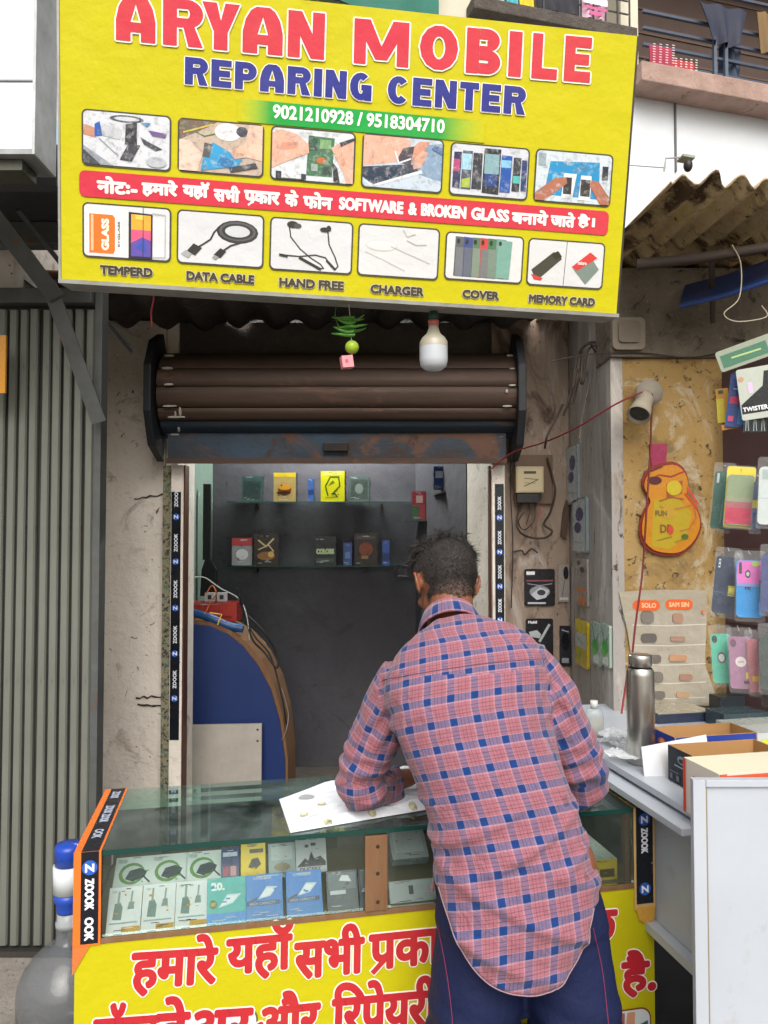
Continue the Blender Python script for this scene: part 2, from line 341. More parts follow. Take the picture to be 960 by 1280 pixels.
# ---- corrugated roofs
DR = V((-.112, .994, 0)).normalized(); DX = V((DR.y, -DR.x, 0))
def corr(o, w, L, pitch, amp, slope, m, name, parent, ph=0., sag=0.):
    q = MB(); nx = int(w / pitch * 10); ny = 8; vs = []; fs = []
    for side in (0, 1):
        for j in range(ny + 1):
            for i in range(nx + 1):
                x = w * i / nx; y = L * j / ny; z = amp / 2 * math.cos(2 * math.pi * (x / pitch) + ph) + slope * y + side * .006
                z += .006 * noise.noise(V((x * 2, y * 2, ph))) + (.006 * noise.noise(V((x * 14, 3, ph))) if j in (0, ny) else 0)
                e = (.045 * noise.noise(V((x * 9, 7 + j, ph))) + .02 * noise.noise(V((x * 31, j, ph)))) if j in (0, ny) else 0
                vs.append(o + DX * x + DR * (y + e) + V((0, 0, z)))
    K = (nx + 1) * (ny + 1)
    for j in range(ny):
        for i in range(nx):
            a = j * (nx + 1) + i; b = a + 1; c = b + nx + 1; d = a + nx + 1
            fs += [(a, d, c, b), (a + K, b + K, c + K, d + K)]
    for i in range(nx): fs += [(i, i + 1, i + 1 + K, i + K)]; t = ny * (nx + 1) + i; fs += [(t, t + K, t + 1 + K, t + 1)]
    for j in range(ny): t = j * (nx + 1); fs += [(t, t + K, t + nx + 1 + K, t + nx + 1)]; t += nx; fs += [(t, t + nx + 1, t + nx + 1 + K, t + K)]
    q.add(vs, fs, None, True); return q.build(name, m, parent)
aw = thing('corrugated_awning', 'dark corrugated awning roof over the doorway, behind the shop sign', 'awning', (-.3, 2.6, 2.5))
for k in range(3):
    corr(V((-1.385 + k * .70, 2.74 + k * .06, 2.548 + .004 * k)), .72, .66 - .05 * k, .177, .048, .055, sheetdark_m, 'roof_sheet', aw, k * .4)
for (y, z) in ((2.80, 2.60), (3.25, 2.625)):
    a = V((-1.3, y, z)); b = a + DX * 2.05; MB().tube([a, b], .018, 6).build('purlin', wood_m, aw)
ra = thing('weathered_roof', 'mouldy brown corrugated roof jutting out over the right-hand stall', 'roof', (1.5, 2.6, 2.6))
for k in range(3):
    corr(V((.845, 2.15, 2.655)) + DX * (.60 * k) + V((0, 0, .012 * k)), .63, 1.30, .088, .036, -.035, sheetrust_m, 'roof_sheet', ra, k * .3 + math.pi * .9)
bm_ = thing('wooden_beam', 'rough dark wooden beam under the mouldy brown roof', 'beam', (1.2, 2.4, 2.5))
MB().tube([P(796, 331, 2.45), P(880, 322, 2.40), P(1020, 300, 2.3)], [.020, .019, .018], 4, '#3a3028').build('timber', matte_m, bm_)
MB().tube([P(889, 318, 2.46), P(891, 402, 2.72)], .012, 4, '#3a322b').build('strut', matte_m, bm_)
tp = thing('blue_tarpaulin', 'dark blue tarpaulin folded under the roof at the right edge', 'tarpaulin', (1.4, 2.4, 2.4))
q = MB('#24345c'); A = [P(850, 383, 2.62), P(905, 370, 2.5), P(960, 352, 2.38), P(1060, 315, 2.2)]; B = [p + V((.06, .10, .10)) for p in A]
q.add(A + B + [p + V((0, 0, .012)) for p in A + B], [(i, i + 1, i + 5, i + 4) for i in range(3)] + [(i + 8, i + 12, i + 13, i + 9) for i in range(3)] + [(i, i + 8, i + 9, i + 1) for i in range(3)])
q.build('sheet', plast_m, tp); MB('#2b4684').tube(A, .008, 6).build('hem', plast_m, tp)
wv = MB('#a49a88').tube(cat_rom([P(915, 306, 2.35), P(926, 330, 2.36), P(924, 372, 2.36), P(905, 392, 2.37), P(922, 402, 2.37), P(958, 396, 2.37), P(952, 382, 2.37)]), .0022, 5).build('loose_wire', rubber_m)
tag(wv, 'thin pale wire dangling in a loop from the beam at right', 'wire')

# ---- flats behind
yb = R(15); fB = Fr(P(795, 98, 6.0), (math.cos(yb), math.sin(yb), 0), (0, 0, 1))
bl = thing('apartment_building', 'white and cream flats behind, laundry hung at the barred windows', 'building', fB.O - V((0, 0, fB.O.z)), yb)
def bpx(u, v, c=0): return fB.px(u, v, c)
zt = 3.2; zg = -fB.O.z
W1 = bpx(797, 0)[0]; aL = bpx(590, 12)[0]; aR = bpx(776, 42)[0]; bS = (bpx(590, 16)[1] + bpx(776, 46)[1]) / 2
MB().box(fB, -7, 6.5, zg, -.02, -.3, 0).build('lower_wall', white_m, bl)
MB().box(fB, -7, aL, .0, zt, -.3, 0).build('upper_wall', creamb_m, bl)
MB().box(fB, aR, W1, .0, zt, -.3, .002).build('upper_wall', creamb_m, bl)
MB().box(fB, aL, aR, .0, bS, -.3, 0).build('upper_wall', creamb_m, bl)
MB().box(fB, aL, aR, 1.9, zt, -.3, 0).build('upper_wall', creamb_m, bl)
MB().box(fB, W1, 6.5, 2.0, zt, -.3, 0).build('upper_wall', creamb_m, bl)
MB('#3a2c26').box(fB, aL, aR, bS, 1.9, -.7, -.65).build('window_recess', matte_m, bl)
MB('#4a3830').box(fB, W1, 6.5, 0, 2.0, -.9, -.85).build('balcony_back', matte_m, bl)
for k in range(8): MB('#5a463b').box(fB, W1, 6.5, .1 + k * .24, .12 + k * .24, -.849, -.84).build('cladding_board', matte_m, bl)
MB().box(fB, W1 - .12, 6.5, -.16, -.0, .001, .22).build('ledge', pinkl_m, bl, bevel=.01)
MB().box(fB, aL - .05, aR + .05, bS - .10, bS, .001, .16).build('window_sill', cement_m, bl, bevel=.008)
MB('#9cc6e0').box(fB, bpx(60, 160, .01)[0], bpx(90, 160, .01)[0], bpx(66, 260)[1], bpx(66, 152)[1], .001, .02).build('blue_panel', matte_m, bl)
MB('#6b6f72').box(fB, bpx(842, 130)[0], bpx(842, 130)[0] + .012, bpx(842, 215)[1], -.16, .001, .02).build('drain_pipe', matte_m, bl)
gr = MB('#4a5568')
for b in (.10, .24, .38, .52, .80): gr.box(fB, W1, 6.5, b * 1.0, b + .022, .05, .075)
gr.build('railing', metal_m, bl)
for k in range(12):
    for dd in (0, .11):
        a = W1 + .66 + k * .78 + dd; MB('#5c6a7c').box(fB, a, a + .03, .0, .62 if k else .55, .078, .10).build('baluster', metal_m, bl)
g2 = MB('#3d3f42')
for k in range(9): g2.box(fB, aL, aR, bS + .02 + k * .11, bS + .03 + k * .11, .10, .11)
for k in range(13): a = aL + (aR - aL) * k / 12; g2.box(fB, a, a + .012, bS, bS + 1.0, .111, .121)
g2.build('window_grille', metal_m, bl)
def cloth(name, label, u0, v0, u1, v1, col, cat='laundry', c=.12, items=(), wob=.02, taper=0.):
    a0, b1 = bpx(u0, v0, c); a1, b0 = bpx(u1, v1, c); q = MB(col); nx, ny = 14, 10; vs = []
    for s_ in (0, 1):
        for j in range(ny + 1):
            for i in range(nx + 1):
                x = i / nx; y = j / ny; a = a0 + (a1 - a0) * (x + taper * (1 - y) * (x - .5) * -1)
                vs.append(fB.pt(a, b0 + (b1 - b0) * y, c + s_ * .006 + wob * math.sin(x * 14 + y * 2 + len(label)) * (1.1 - y * .6)))
    K = (nx + 1) * (ny + 1); fs = []
    for j in range(ny):
        for i in range(nx):
            t = j * (nx + 1) + i; fs += [(t, t + nx + 1, t + nx + 2, t + 1), (t + K, t + K + 1, t + K + nx + 2, t + K + nx + 1)]
    q.add(vs, fs, None, True)
    if items: q.draw(fB.at(a0, b0, c + .03), 0, 0, a1 - a0, b1 - b0, items, st=.001)
    o = q.build(name, matte_m); tag(o, label, cat, 'washing hung at the flats'); return o
chk = lambda c, n, m_: [('r', c, (i + .25) / n, (j + .3) / m_, (i + .7) / n, (j + .62) / m_) for i in range(n) for j in range(m_)]
cloth('hung_towel', 'crimson checked towel on the balcony rail, left one', 811, 56, 840, 86, '#a8304f', items=chk('#e3c6c8', 4, 8), wob=.008)
cloth('hung_towel', 'red and white checked towel on the balcony rail, lower right one', 839, 74, 868, 98, '#b8323f', items=chk('#eadfd6', 5, 6), wob=.008)
cloth('hung_jacket', 'dark navy jacket hanging high over the balcony rail', 874, 2, 935, 62, '#232c44', wob=.03, taper=.45)
cloth('hung_trousers', 'grey-blue trousers hanging low behind the balcony rail', 899, 58, 925, 104, '#30405a', wob=.02, c=.02)
cloth('hung_shirt', 'tan brown garment hanging at the right edge of the balcony', 946, 14, 975, 70, '#7a6038', wob=.02)
cloth('hung_cloth', 'pale mint cloth in the barred window, leftmost', 603, -12, 632, 14, '#b9dcd4')
cloth('hung_cloth', 'turquoise cloth in the barred window beside the yellow one', 632, -12, 648, 15, '#53b7c4')
cloth('hung_cloth', 'yellow cloth in the barred window', 648, -12, 668, 18, '#e6c52a')
cloth('hung_cloth', 'black cloth in the middle of the barred window', 670, -14, 724, 22, '#1b1f2c')
cloth('hung_cloth', 'pink and white cloth at the right of the barred window', 727, -10, 757, 28, '#e6bcd0', items=[('r', '#c95c92', 0, .3, 1, .4), ('r', '#f2e4ea', 0, .5, 1, .75), ('e', '#c95c92', .5, .15, .3, .08)])
m = MB('#1f6f5f'); f = fB.at(*bpx(372, -60, .3), .3); a1, b1 = f.px(549, 27)[0], f.px(549, 27)[1]
nx = 24; vs = [];
for j in range(2):
    for i in range(nx + 1): vs.append(f.pt(-1.2 + (a1 + 1.2) * i / nx, b1 if j else .9, .03 * math.sin(i * 1.3)))
m.add(vs + [p + f.n * -.01 for p in vs], [(i, i + nx + 1, i + nx + 2, i + 1) for i in range(nx)] + [(i + 2 * nx + 2, i + 2 * nx + 3, i + 3 * nx + 4, i + 3 * nx + 3) for i in range(nx)], None, True)
tag(m.build('shade_cloth', matte_m), 'dark teal shade cloth stretched above the yellow shop sign', 'cloth')
ai = thing('roof_antenna', 'small pale bracket with wires where the brown roof meets the white wall', 'bracket', P(855, 200, 2.25))
MB('#a9aaa6').tube([P(830, 214, 2.3), P(832, 198, 2.3), P(862, 196, 2.3)], .003, 5).build('arm', metal_m, ai)
MB('#8f9792').box(Fr(P(850, 199, 2.3), (1, .1, -.1), (0, 0, 1)), 0, .04, 0, .008, -.02, .02).build('plate', metal_m, ai)
MB('#2c2a28').ball(P(860, 207, 2.28), .014, .014, .02).build('clamp', metal_m, ai)
tag(MB('#8f9290').tube([P(780, 206, 3.0), P(832, 210, 2.6)], .002, 5).build('service_wire', rubber_m), 'grey service wire from the sign to the brown roof bracket', 'wire')

# ---- left neighbour: slatted shutter, light box, canopy, braces
sd_ = thing('slatted_shutter', 'closed grey-green shutter of narrow upright slats, left edge', 'shutter', (-1.6, 2.6, .15))
MB('#1d1f1d').wbox(-2.6, -1.03, 2.622, 2.64, .172, 2.42).build('backing_sheet', matte_m, sd_)
mesh0 = None; k = 0
x = -1.045
while x > -2.6:
    if mesh0 is None:
        q = MB(); f = Fr((0, 0, 0), (1, 0, 0), (0, 0, 1))
        prof = [(-.0145, .0), (-.0145, .012), (-.010, .018), (.010, .018), (.0145, .012), (.0145, .0)]
        vs = [(a, -b, z) for z in (0, 2.22) for a, b in prof]; n = 6
        q.add(vs, [(i, (i + 1) % n, n + (i + 1) % n, n + i) for i in range(n)] + [tuple(range(n))[::-1], tuple(range(n, 2 * n))])
        o = q.build('slat', slatdoor_m); mesh0 = o.data
    else:
        o = bpy.data.objects.new('slat', mesh0); COL.objects.link(o)
    o.rotation_euler = (random.uniform(-.003, .003), 0, random.uniform(-.09, .09)); o.parent = sd_; o.location = V((x, 2.621 + random.uniform(-.002, .002), .185)) - V((-1.6, 2.6, .15)); x -= .0392 + random.uniform(-.001, .001)
MB('#3a3c3a').wbox(-2.6, -1.028, 2.59, 2.65, .151, .171).build('bottom_rail', metal_m, sd_)
MB().wbox(-2.6, -1.03, 2.575, 2.66, 2.421, 2.475).build('top_rail', ironge_m, sd_, bevel=.004)
MB().wbox(-1.027, -1.0, 2.60, 2.66, .151, 2.6).build('edge_channel', ironge_m, sd_, bevel=.003)
nb = thing('neighbour_wall', 'dim plaster side wall behind the slatted shutter', 'wall', (-1.5, 3, 0))
MB().wbox(-1.45, -1.352, 2.67, 3.72, 0, 3.1).build('side_wall', wallcream_m, nb)
cn = thing('neighbour_canopy', 'dark metal canopy at the upper left above the slatted shutter', 'canopy', (-1.6, 2.3, 2.7))
MB('#3c4046').wbox(-2.8, -.93, 2.12, 2.75, 2.68, 2.71).build('deck', metal_m, cn)
MB().wbox(-2.8, -1.0, 2.50, 2.56, 2.60, 2.678).build('cross_beam', ironge_m, cn, bevel=.004)
MB('#4b4f55').wbox(-2.8, -.935, 2.08, 2.118, 2.60, 2.72).build('fascia', metal_m, cn)
def flat_bar(name, a, b, w, t, m, parent=None, up=(0, 0, 1)):
    a, b = V(a), V(b); d = (b - a); n = d.cross(V((0, 1, 0))).normalized(); f = Fr(a, d, n); return MB('#6c7072').box(f, 0, d.length, -w / 2, w / 2, -t / 2, t / 2).build(name, m, parent)
br = thing('steel_brace', 'slanting grey steel brace crossing the top of the slatted shutter', 'brace', P(124, 528, 2.55))
flat_bar('bar', P(-14, 262, 2.2), P(70, 372, 2.45), .055, .008, ironge_m, br); flat_bar('bar', P(60, 352, 2.45), P(124, 528, 2.55), .050, .008, ironge_m, br)
br = thing('steel_brace', 'thin dark steel brace running behind the corner of the sign', 'brace', P(150, 425, 2.7))
flat_bar('bar', P(22, 262, 2.3), P(165, 440, 2.9), .014, .012, ironge_m, br)
flat_bar('bar', P(10, 300, 2.5), P(48, 345, 2.56), .03, .008, ironge_m, br)
ps = MB().wbox(*sorted((P(100, 400, 2.68).x, P(119, 400, 2.68).x)), 2.66, 2.70, 2.14, 2.50).build('short_post', ironge_m, None, bevel=.004)
tag(ps, 'short grey steel post between the slatted shutter and the pillar top', 'post')
lb = thing('light_box', 'blank white light box sign cut off by the top left corner', 'light box', (-1.4, 1.95, 2.6))
MB('#dfe2e6').wbox(-2.4, -.915, 1.90, 2.00, 2.605, 3.6).build('panel', plast_m, lb, bevel=.004)
MB('#b9bdc0').wbox(-.914, -.906, 1.885, 2.01, 2.59, 3.6).build('edge_trim', metal_m, lb)
MB('#9ea2a4').wbox(-2.4, -.915, 1.885, 2.01, 2.59, 2.604).build('bottom_trim', metal_m, lb)
MB('#8a8f94').wbox(-2.4, -.914, 1.896, 1.899, 2.79, 2.794).build('seam', metal_m, lb)
MB('#55594f').wbox(-1.05, -.95, 1.91, 1.99, 2.56, 2.589).build('bracket', metal_m, lb)
q = MB('#c98a1c'); f = wall(2.5); a0, b1 = f.px(-20, 420); a1, b0 = f.px(8, 492); q.box(f, a0, a1, b0, b1, 0, .01); q.box(f, a0, a1 - .02, b0 + .05, b0 + .09, .0105, .012, '#7d2a1c')
tag(q.build('hanging_packet', gloss_m), 'orange packet hanging at the left picture edge before the shutter', 'packet')

# ---- rolling shutter above the doorway
rs = thing('rolling_shutter', 'rolled-up rusty brown shutter drum above the doorway', 'shutter', (-.2, 3.4, 1.9))
xs0, xs1 = -.985, .575; cy, cz, RR = 3.375, 2.236, .195
ys = [441, 460, 482, 510, 527, 543]
def ang(v):
    d = ray(300, v); # angle on the drum where this sight line meets it
    best = min(range(0, 181), key=lambda t: abs((cz + RR * math.cos(R(t)) - EYE.z) / (cy - RR * math.sin(R(t))) - d.z / d.y)); return best
an = [ang(v) for v in ys]; an = [an[0] - 22, an[0]] + an[1:] + [an[-1] + 14]
MB('#1a1512').lathe([(0, xs0 + .01), (RR - .014, xs0 + .01), (RR - .014, xs1 - .01), (0, xs1 - .01)], (0, cy, cz), 24, axis=(1, 0, 0)).build('drum', matte_m, rs)
for i in range(len(an) - 1):
    t0, t1 = an[i] + .6, an[i + 1] - .6; q = MB(); vs = []; n = 6
    for x in [xs0 + (xs1 - xs0) * k / 24 for k in range(25)]:
        for j in range(n + 1):
            t = R(t0 + (t1 - t0) * j / n); bul = .005 * math.sin(math.pi * j / n) ** .2 if 0 < j < n else -.004
            bul += .002 * noise.noise(V((x * 3, j, i)))
            vs.append((x, cy - (RR + bul) * math.sin(t), cz + (RR + bul) * math.cos(t)))
    q.add(vs, [(a * (n + 1) + j, (a + 1) * (n + 1) + j, (a + 1) * (n + 1) + j + 1, a * (n + 1) + j + 1) for a in range(24) for j in range(n)], None, True)
    q.build('slat', shblue_m if i >= 5 else shbrown_m, rs)
# white paint dabs where the slats were daubed
q = MB('#b9b4aa')
for u, v, w, h in ((212, 447, 12, 2), (210, 462, 14, 3), (212, 481, 12, 3), (213, 507, 18, 2), (221, 520, 22, 2), (226, 514, 3, 12), (220, 516, 2, 7), (219, 541, 12, 2), (224, 535, 3, 8), (637, 447, 8, 2), (640, 463, 7, 2), (640, 482, 9, 2), (633, 489, 3, 5), (634, 507, 12, 2)):
    t = R(ang(v)); n = V((0, -math.sin(t), math.cos(t))); c = V((P(u, v, cy - RR * math.sin(t)).x, cy, cz)) + n * (RR + .012)
    f = Fr(c, (1, 0, 0), n.cross(V((1, 0, 0)))); hw, hh = w * .0017, h * .0017
    MB('#b9b4aa').prism(f, [(-hw, -hh * .6), (0, -hh), (hw, -hh * .3), (hw * .8, hh * .7), (-hw * .2, hh), (-hw * .9, hh * .4)], -.006, .0015).build('paint_daub', matte_m, rs)
f0 = wall(3.30)
MB().wbox(-.965, .545, 3.285, 3.305, 1.925, 2.075).build('bottom_plate', mat('rust_eaten_plate', '#34495c', rough=.7, metal=.2, var=(5, '#33302e', .9), spots=((4, .50, .58, '#5c4133', 1.4), (9, .55, .62, '#3f3029', 1.), (40, .64, .70, '#7a5a44')), bump=((20, .004),), stretch=(.6, 1, 1)), rs, bevel=.003)
MB('#4a3a30').wbox(-.965, .545, 3.268, 3.284, 1.922, 1.945).build('bottom_angle', shbrown_m, rs)
MB('#14161a').wbox(-.27, -.16, 3.262, 3.284, 1.975, 2.015).build('pull_handle', metal_m, rs, bevel=.004)
for xx, sgn in ((xs0 - .035, 1), (xs1 + .0, 1)):
    f = Fr((xx, cy, cz), (0, -1, 0), (0, 0, 1)); pts = [(.05, .28), (.17, .22), (.235, .10), (.235, -.10), (.17, -.24), (.03, -.30), (-.0, -.1), (-.0, .2)]
    MB().prism(f, pts, -.022 if xx < 0 else -.034, .010 if xx < 0 else .0).build('end_bracket', black_m, rs, bevel=.004)
for x0, x1, vtop in ((-1.011, -.905, 600), (.488, .545, 560)):
    MB('#8b7e6e').wbox(x0 + .05 if x0 < 0 else x0, x1, 3.33, 3.40, .151, 1.92).build('guide_channel', wallcream_m, rs, bevel=.003)
MB('#6e6557').wbox(-1.006, -.962, 3.36, 3.398, .151, 1.92).build('jamb_strip', mat('speckled_jamb', '#8f8a70', rough=.85, spots=((60, .50, .58, '#3b3a35'), (25, .56, .6, '#5d7a70')), bump=((60, .004),)), rs)
# rust bleeding along jamb edges
MB('#5a3322').wbox(-.904, -.898, 3.332, 3.40, .151, 1.92).build('rusty_edge', metal_m, rs)
MB('#5a3322').wbox(.478, .486, 3.36, 3.40, .151, 1.92).build('rusty_edge', metal_m, rs)

# ---- brand tape strips: a black self-adhesive strip with round emblem and name
def tape(mb, fr, a0, a1, b0, b1, circles, words, rot, edge=None):
    mb.box(fr, a0, a1, b0, b1, .0, .001, '#15171f')
    w = a1 - a0; cx = (a0 + a1) / 2
    for cb in circles:
        r = w * .36; mb.poly(fr, [(cx + r * math.cos(2 * math.pi * i / 20), cb + r * math.sin(2 * math.pi * i / 20)) for i in range(20)], .0014, '#2a5cb8')
        mb.text('Z', fr, cx - r * .62, cb - r * .62, cx + r * .62, cb + r * .62, .0018, '#e8ecf2', w * .02, rot)
    for (w0, w1, s) in words: mb.text(s, fr, cx - w * .2, w0, cx + w * .2, w1, .0014, '#dfe3ea', w * .02, rot)
for (u, x0, x1, Y, vs_, label) in ((223, -.957, -.915, 3.328, [646, 702, 760, 817, 873], 'black brand tape down the left door jamb'), (627, .500, .540, 3.328, [647, 690, 733, 775, 818, 860], 'black brand tape down the right door jamb')):
    f = wall(Y); q = MB(); zs = [f.px(u, v)[1] for v in vs_]; stp = zs[0] - zs[1]
    tape(q, f, x0, x1, f.px(u, 925)[1], f.px(u, 615 if u < 300 else 605)[1], zs, [(z + stp * .22, z + stp * .62, 'ZOOOK') for z in zs], 1)
    tag(q.build('brand_tape', gloss_m), label, 'tape')
#@@SHOP
# ================================================================== THE SHOP SIGN
rot = Matrix.Rotation(R(6.417), 3, 'Z') @ Matrix.Rotation(R(8.477), 3, 'X') @ Matrix.Rotation(R(1.46), 3, 'Y')
fS = Fr((-.77855, 1.7629, 2.21988), rot @ V((1, 0, 0)), rot @ V((0, 0, 1))); SW, SH = 1.4, .6859
sg = thing('shop_sign', 'big yellow shop banner reading ARYAN MOBILE REPARING CENTER', 'sign', fS.pt(.7, 0, -.05), R(6.4))
# flex skin, gently rippled
q = MB('#bfb60c'); nx, ny = 60, 30; vs = []
def rip(x, y): return .0022 * noise.noise(V((x * 3, y * 5, 1))) + .0016 * math.exp(-((x - .56) / .02) ** 2) * math.sin(y * 9) + .0018 * max(0, 1 - abs(y - .64) * 14) * math.sin(x * 40)
SKIN = 0.006
for j in range(ny + 1):
    for i in range(nx + 1):
        x, y = SW * i / nx, SH * j / ny; e = min(1, min(x, SW - x, y, SH - y) * 30); vs.append(fS.pt(x, y, -.0022 + .35 * rip(x, y) * e))
q.add(vs, [(j * (nx + 1) + i, j * (nx + 1) + i + 1, (j + 1) * (nx + 1) + i + 1, (j + 1) * (nx + 1) + i) for j in range(ny) for i in range(nx)], None, True)
q.build('banner_skin', banner_m, sg)
MB('#aaa116').box(fS, 0, SW, 0, SH, -.10, -SKIN).build('box_body', banner_m, sg)
MB('#9b9c96').box(fS, -.006, SW + .006, -.010, -.0005, -.105, .002).build('bottom_trim', metal_m, sg)
MB('#9b9c96').box(fS, -.006, -.0005, 0, SH, -.105, .000).build('side_trim', metal_m, sg)
MB('#2f2d28').box(fS, SW + .0005, SW + .006, 0, SH, -.105, -.003).build('side_trim', metal_m, sg)
def sb(u0, v0, u1, v1):   # lower-left pixel, upper-right pixel -> local box
    a0, b0 = fS.px(u0, v0); a1, b1 = fS.px(u1, v1); return a0, b0, a1, b1
def sign_text(name, s, u0, v0, u1, v1, col, bold, out=None, ow=.004, rot=0, slack=0., c=0.0):
    m = MB(); a0, b0, a1, b1 = sb(u0, v0, u1, v1)
    if out: m.text(s, fS, a0 - ow, b0 - ow, a1 + ow, b1 + ow, c, out, bold + ow, rot, slack)
    m.text(s, fS, a0, b0, a1, b1, c + .0008, col, bold, rot, slack); m.build(name, banner_m, sg); return m
RED, BLU, WHT, DRK = '#c62c47', '#232a86', '#f3efe4', '#3a3530'
def heavy(name, word, boxes, col, out, ow, thin):
    """block capitals drawn glyph by glyph: heavy stems, condensed"""
    m = MB()
    (pu0, pv0, pu1, pv1, pt0, pt1), letters = boxes
    A0 = V(fS.px(pu0, pv0)); A1 = V(fS.px(pu1, pv1)); T0 = V(fS.px(pu0, pt0)); T1 = V(fS.px(pu1, pt1)); an_ = math.atan2(A1.y - A0.y, A1.x - A0.x)
    f0 = fS.at(A0.x, A0.y, 0, an_); LL = (A1 - A0).length; h0 = T0.y - A0.y; h1 = T1.y - A1.y
    for ch, (s0, s1) in zip(word, letters):
        w = (s1 - s0) * LL; h = h0 + (h1 - h0) * (s0 + s1) / 2; t = min(w * .40, h * .31); f = f0.at(s0 * LL, 0)
        def P_(c, polys, col_):
            for p in polys: m.poly(f, p, c, col_); c += 3e-5
        arc = lambda cx, cy, rx, ry, s0, s1, n=14: [(cx + rx * math.cos(R(s0 + (s1 - s0) * i / n)), cy + ry * math.sin(R(s0 + (s1 - s0) * i / n))) for i in range(n + 1)]
        def ring(cx, cy, rx, ry, ti, s0, s1, tx=None):
            tx = tx or ti; o = arc(cx, cy, rx, ry, s0, s1); i = arc(cx, cy, max(rx - tx, .001), max(ry - ti, .001), s0, s1)
            return [[o[k], o[k + 1], i[k + 1], i[k]] for k in range(len(o) - 1)]
        rect = lambda x0, y0, x1, y1: [(x0, y0), (x1, y0), (x1, y1), (x0, y1)]
        th = h * thin
        S = []
        if ch == 'A':
            hl = [(0, 0), (.37, 0), (.37, .42), (.5, .80), (.5, 1), (.34, 1), (.20, .92), (.07, .72), (0, .45)]
            S = [[(x * w, y * h) for x, y in hl], [((1 - x) * w, y * h) for x, y in hl[::-1]], rect(w * .35, h * .20, w * .65, h * .41)]
        elif ch == 'R': S = [rect(0, 0, t, h), rect(t, h - th, w * .6, h), rect(t, h * .40, w * .6, h * .40 + th)] + ring(w * .6, h * .40 + (h * .6) / 2, w * .4, h * .3, th, -90, 90, t * .95) + [[(w * .50, h * .44), (w * .78, h * .44), (w, 0), (w - t * 1.05, 0)]]
        elif ch == 'Y': S = [rect(w / 2 - t / 2, 0, w / 2 + t / 2, h * .5), [(0, h), (w / 2 - t / 2, h * .38), (w / 2 + t * .1, h * .5), (t * 1.05, h)], [(w, h), (w - t * 1.05, h), (w / 2 - t * .1, h * .5), (w / 2 + t / 2, h * .38)]]
        elif ch == 'N': S = [rect(0, 0, t * .9, h), rect(w - t * .9, 0, w, h), [(0, h), (t, h), (w, 0), (w - t, 0)]]
        elif ch == 'M': t2 = t * .92; S = [rect(0, 0, t2, h), rect(w - t2, 0, w, h), [(0, h), (t2 * 1.35, h), (w / 2 + t2 * .5, h * .12), (w / 2 - t2 * .5, h * .12)], [(w, h), (w / 2 + t2 * .5, h * .12), (w / 2 - t2 * .5, h * .12), (w - t2 * 1.35, h)]]
        elif ch == 'O': S = ring(w / 2, h / 2, w / 2, h / 2, th, 0, 360, t)
        elif ch == 'B': S = [rect(0, 0, t, h)] + ring(w * .6, h * .75, w * .36, h * .25, th, -90, 90, t * .9) + ring(w * .6, h * .27, w * .4, h * .27, th, -90, 90, t * .95) + [rect(t, h - th, w * .6, h), rect(t, h * .5, w * .6, h * .5 + th * .5), rect(t, h * .54 - th, w * .6, h * .54), rect(t, 0, w * .6, th)]
        elif ch == 'I': S = [rect(0, 0, w, h)]
        elif ch == 'L': S = [rect(0, 0, t, h), rect(t, 0, w, th)]
        elif ch == 'E': S = [rect(0, 0, t, h), rect(t, 0, w, th), rect(t, h - th, w, h), rect(t, h / 2 - th / 2, w * .93, h / 2 + th / 2)]
        elif ch == 'P': S = [rect(0, 0, t, h), rect(t, h - th, w * .55, h), rect(t, h * .34, w * .55, h * .34 + th)] + ring(w * .55, h * .67, w * .45, h * .33, th, -90, 90, t)
        elif ch == 'G': S = ring(w / 2, h / 2, w / 2, h / 2, th, 50, 345, t) + [rect(w * .52, h * .36, w, h * .36 + th * .9), rect(w - t * .9, 0, w, h * .36 + th * .5)]
        elif ch == 'C': S = ring(w / 2, h / 2, w / 2, h / 2, th, 42, 318, t)
        elif ch == 'T': S = [rect(w / 2 - t / 2, 0, w / 2 + t / 2, h - th), rect(0, h - th, w, h)]
        for k in range(8):
            dx, dy = ow * math.cos(k * math.pi / 4), ow * math.sin(k * math.pi / 4)
            P_(k * .00004, [[(x + dx, y + dy) for x, y in p] for p in S], out)
        P_(.0012, S, col)
    m.build(name, banner_m, sg)
heavy('red_lettering', 'ARYAN', ((145, 50, 405, 75, -9, 17), [(0, .185), (.22, .41), (.405, .585), (.60, .795), (.82, 1)]), RED, WHT, .0038, .20)
heavy('red_lettering', 'MOBILE', ((442, 79, 737, 104, 23, 47), [(0, .225), (.27, .43), (.465, .61), (.645, .70), (.745, .855), (.885, 1)]), RED, WHT, .0038, .24)
def spread(ws, gap):
    tot = sum(ws) + gap * (len(ws) - 1); o_ = []; x = 0
    for w in ws: o_.append((x / tot, (x + w) / tot)); x += w + gap
    return o_
heavy('blue_lettering', 'REPARING', ((231, 105, 464, 127, 71, 92), spread([27, 24, 26, 29, 28, 10, 26, 27], 4)), BLU, WHT, .0024, .235)
heavy('blue_lettering', 'CENTER', ((484, 129, 656, 144, 94, 109), spread([27, 24, 27, 24, 24, 28], 4)), BLU, WHT, .0024, .235)
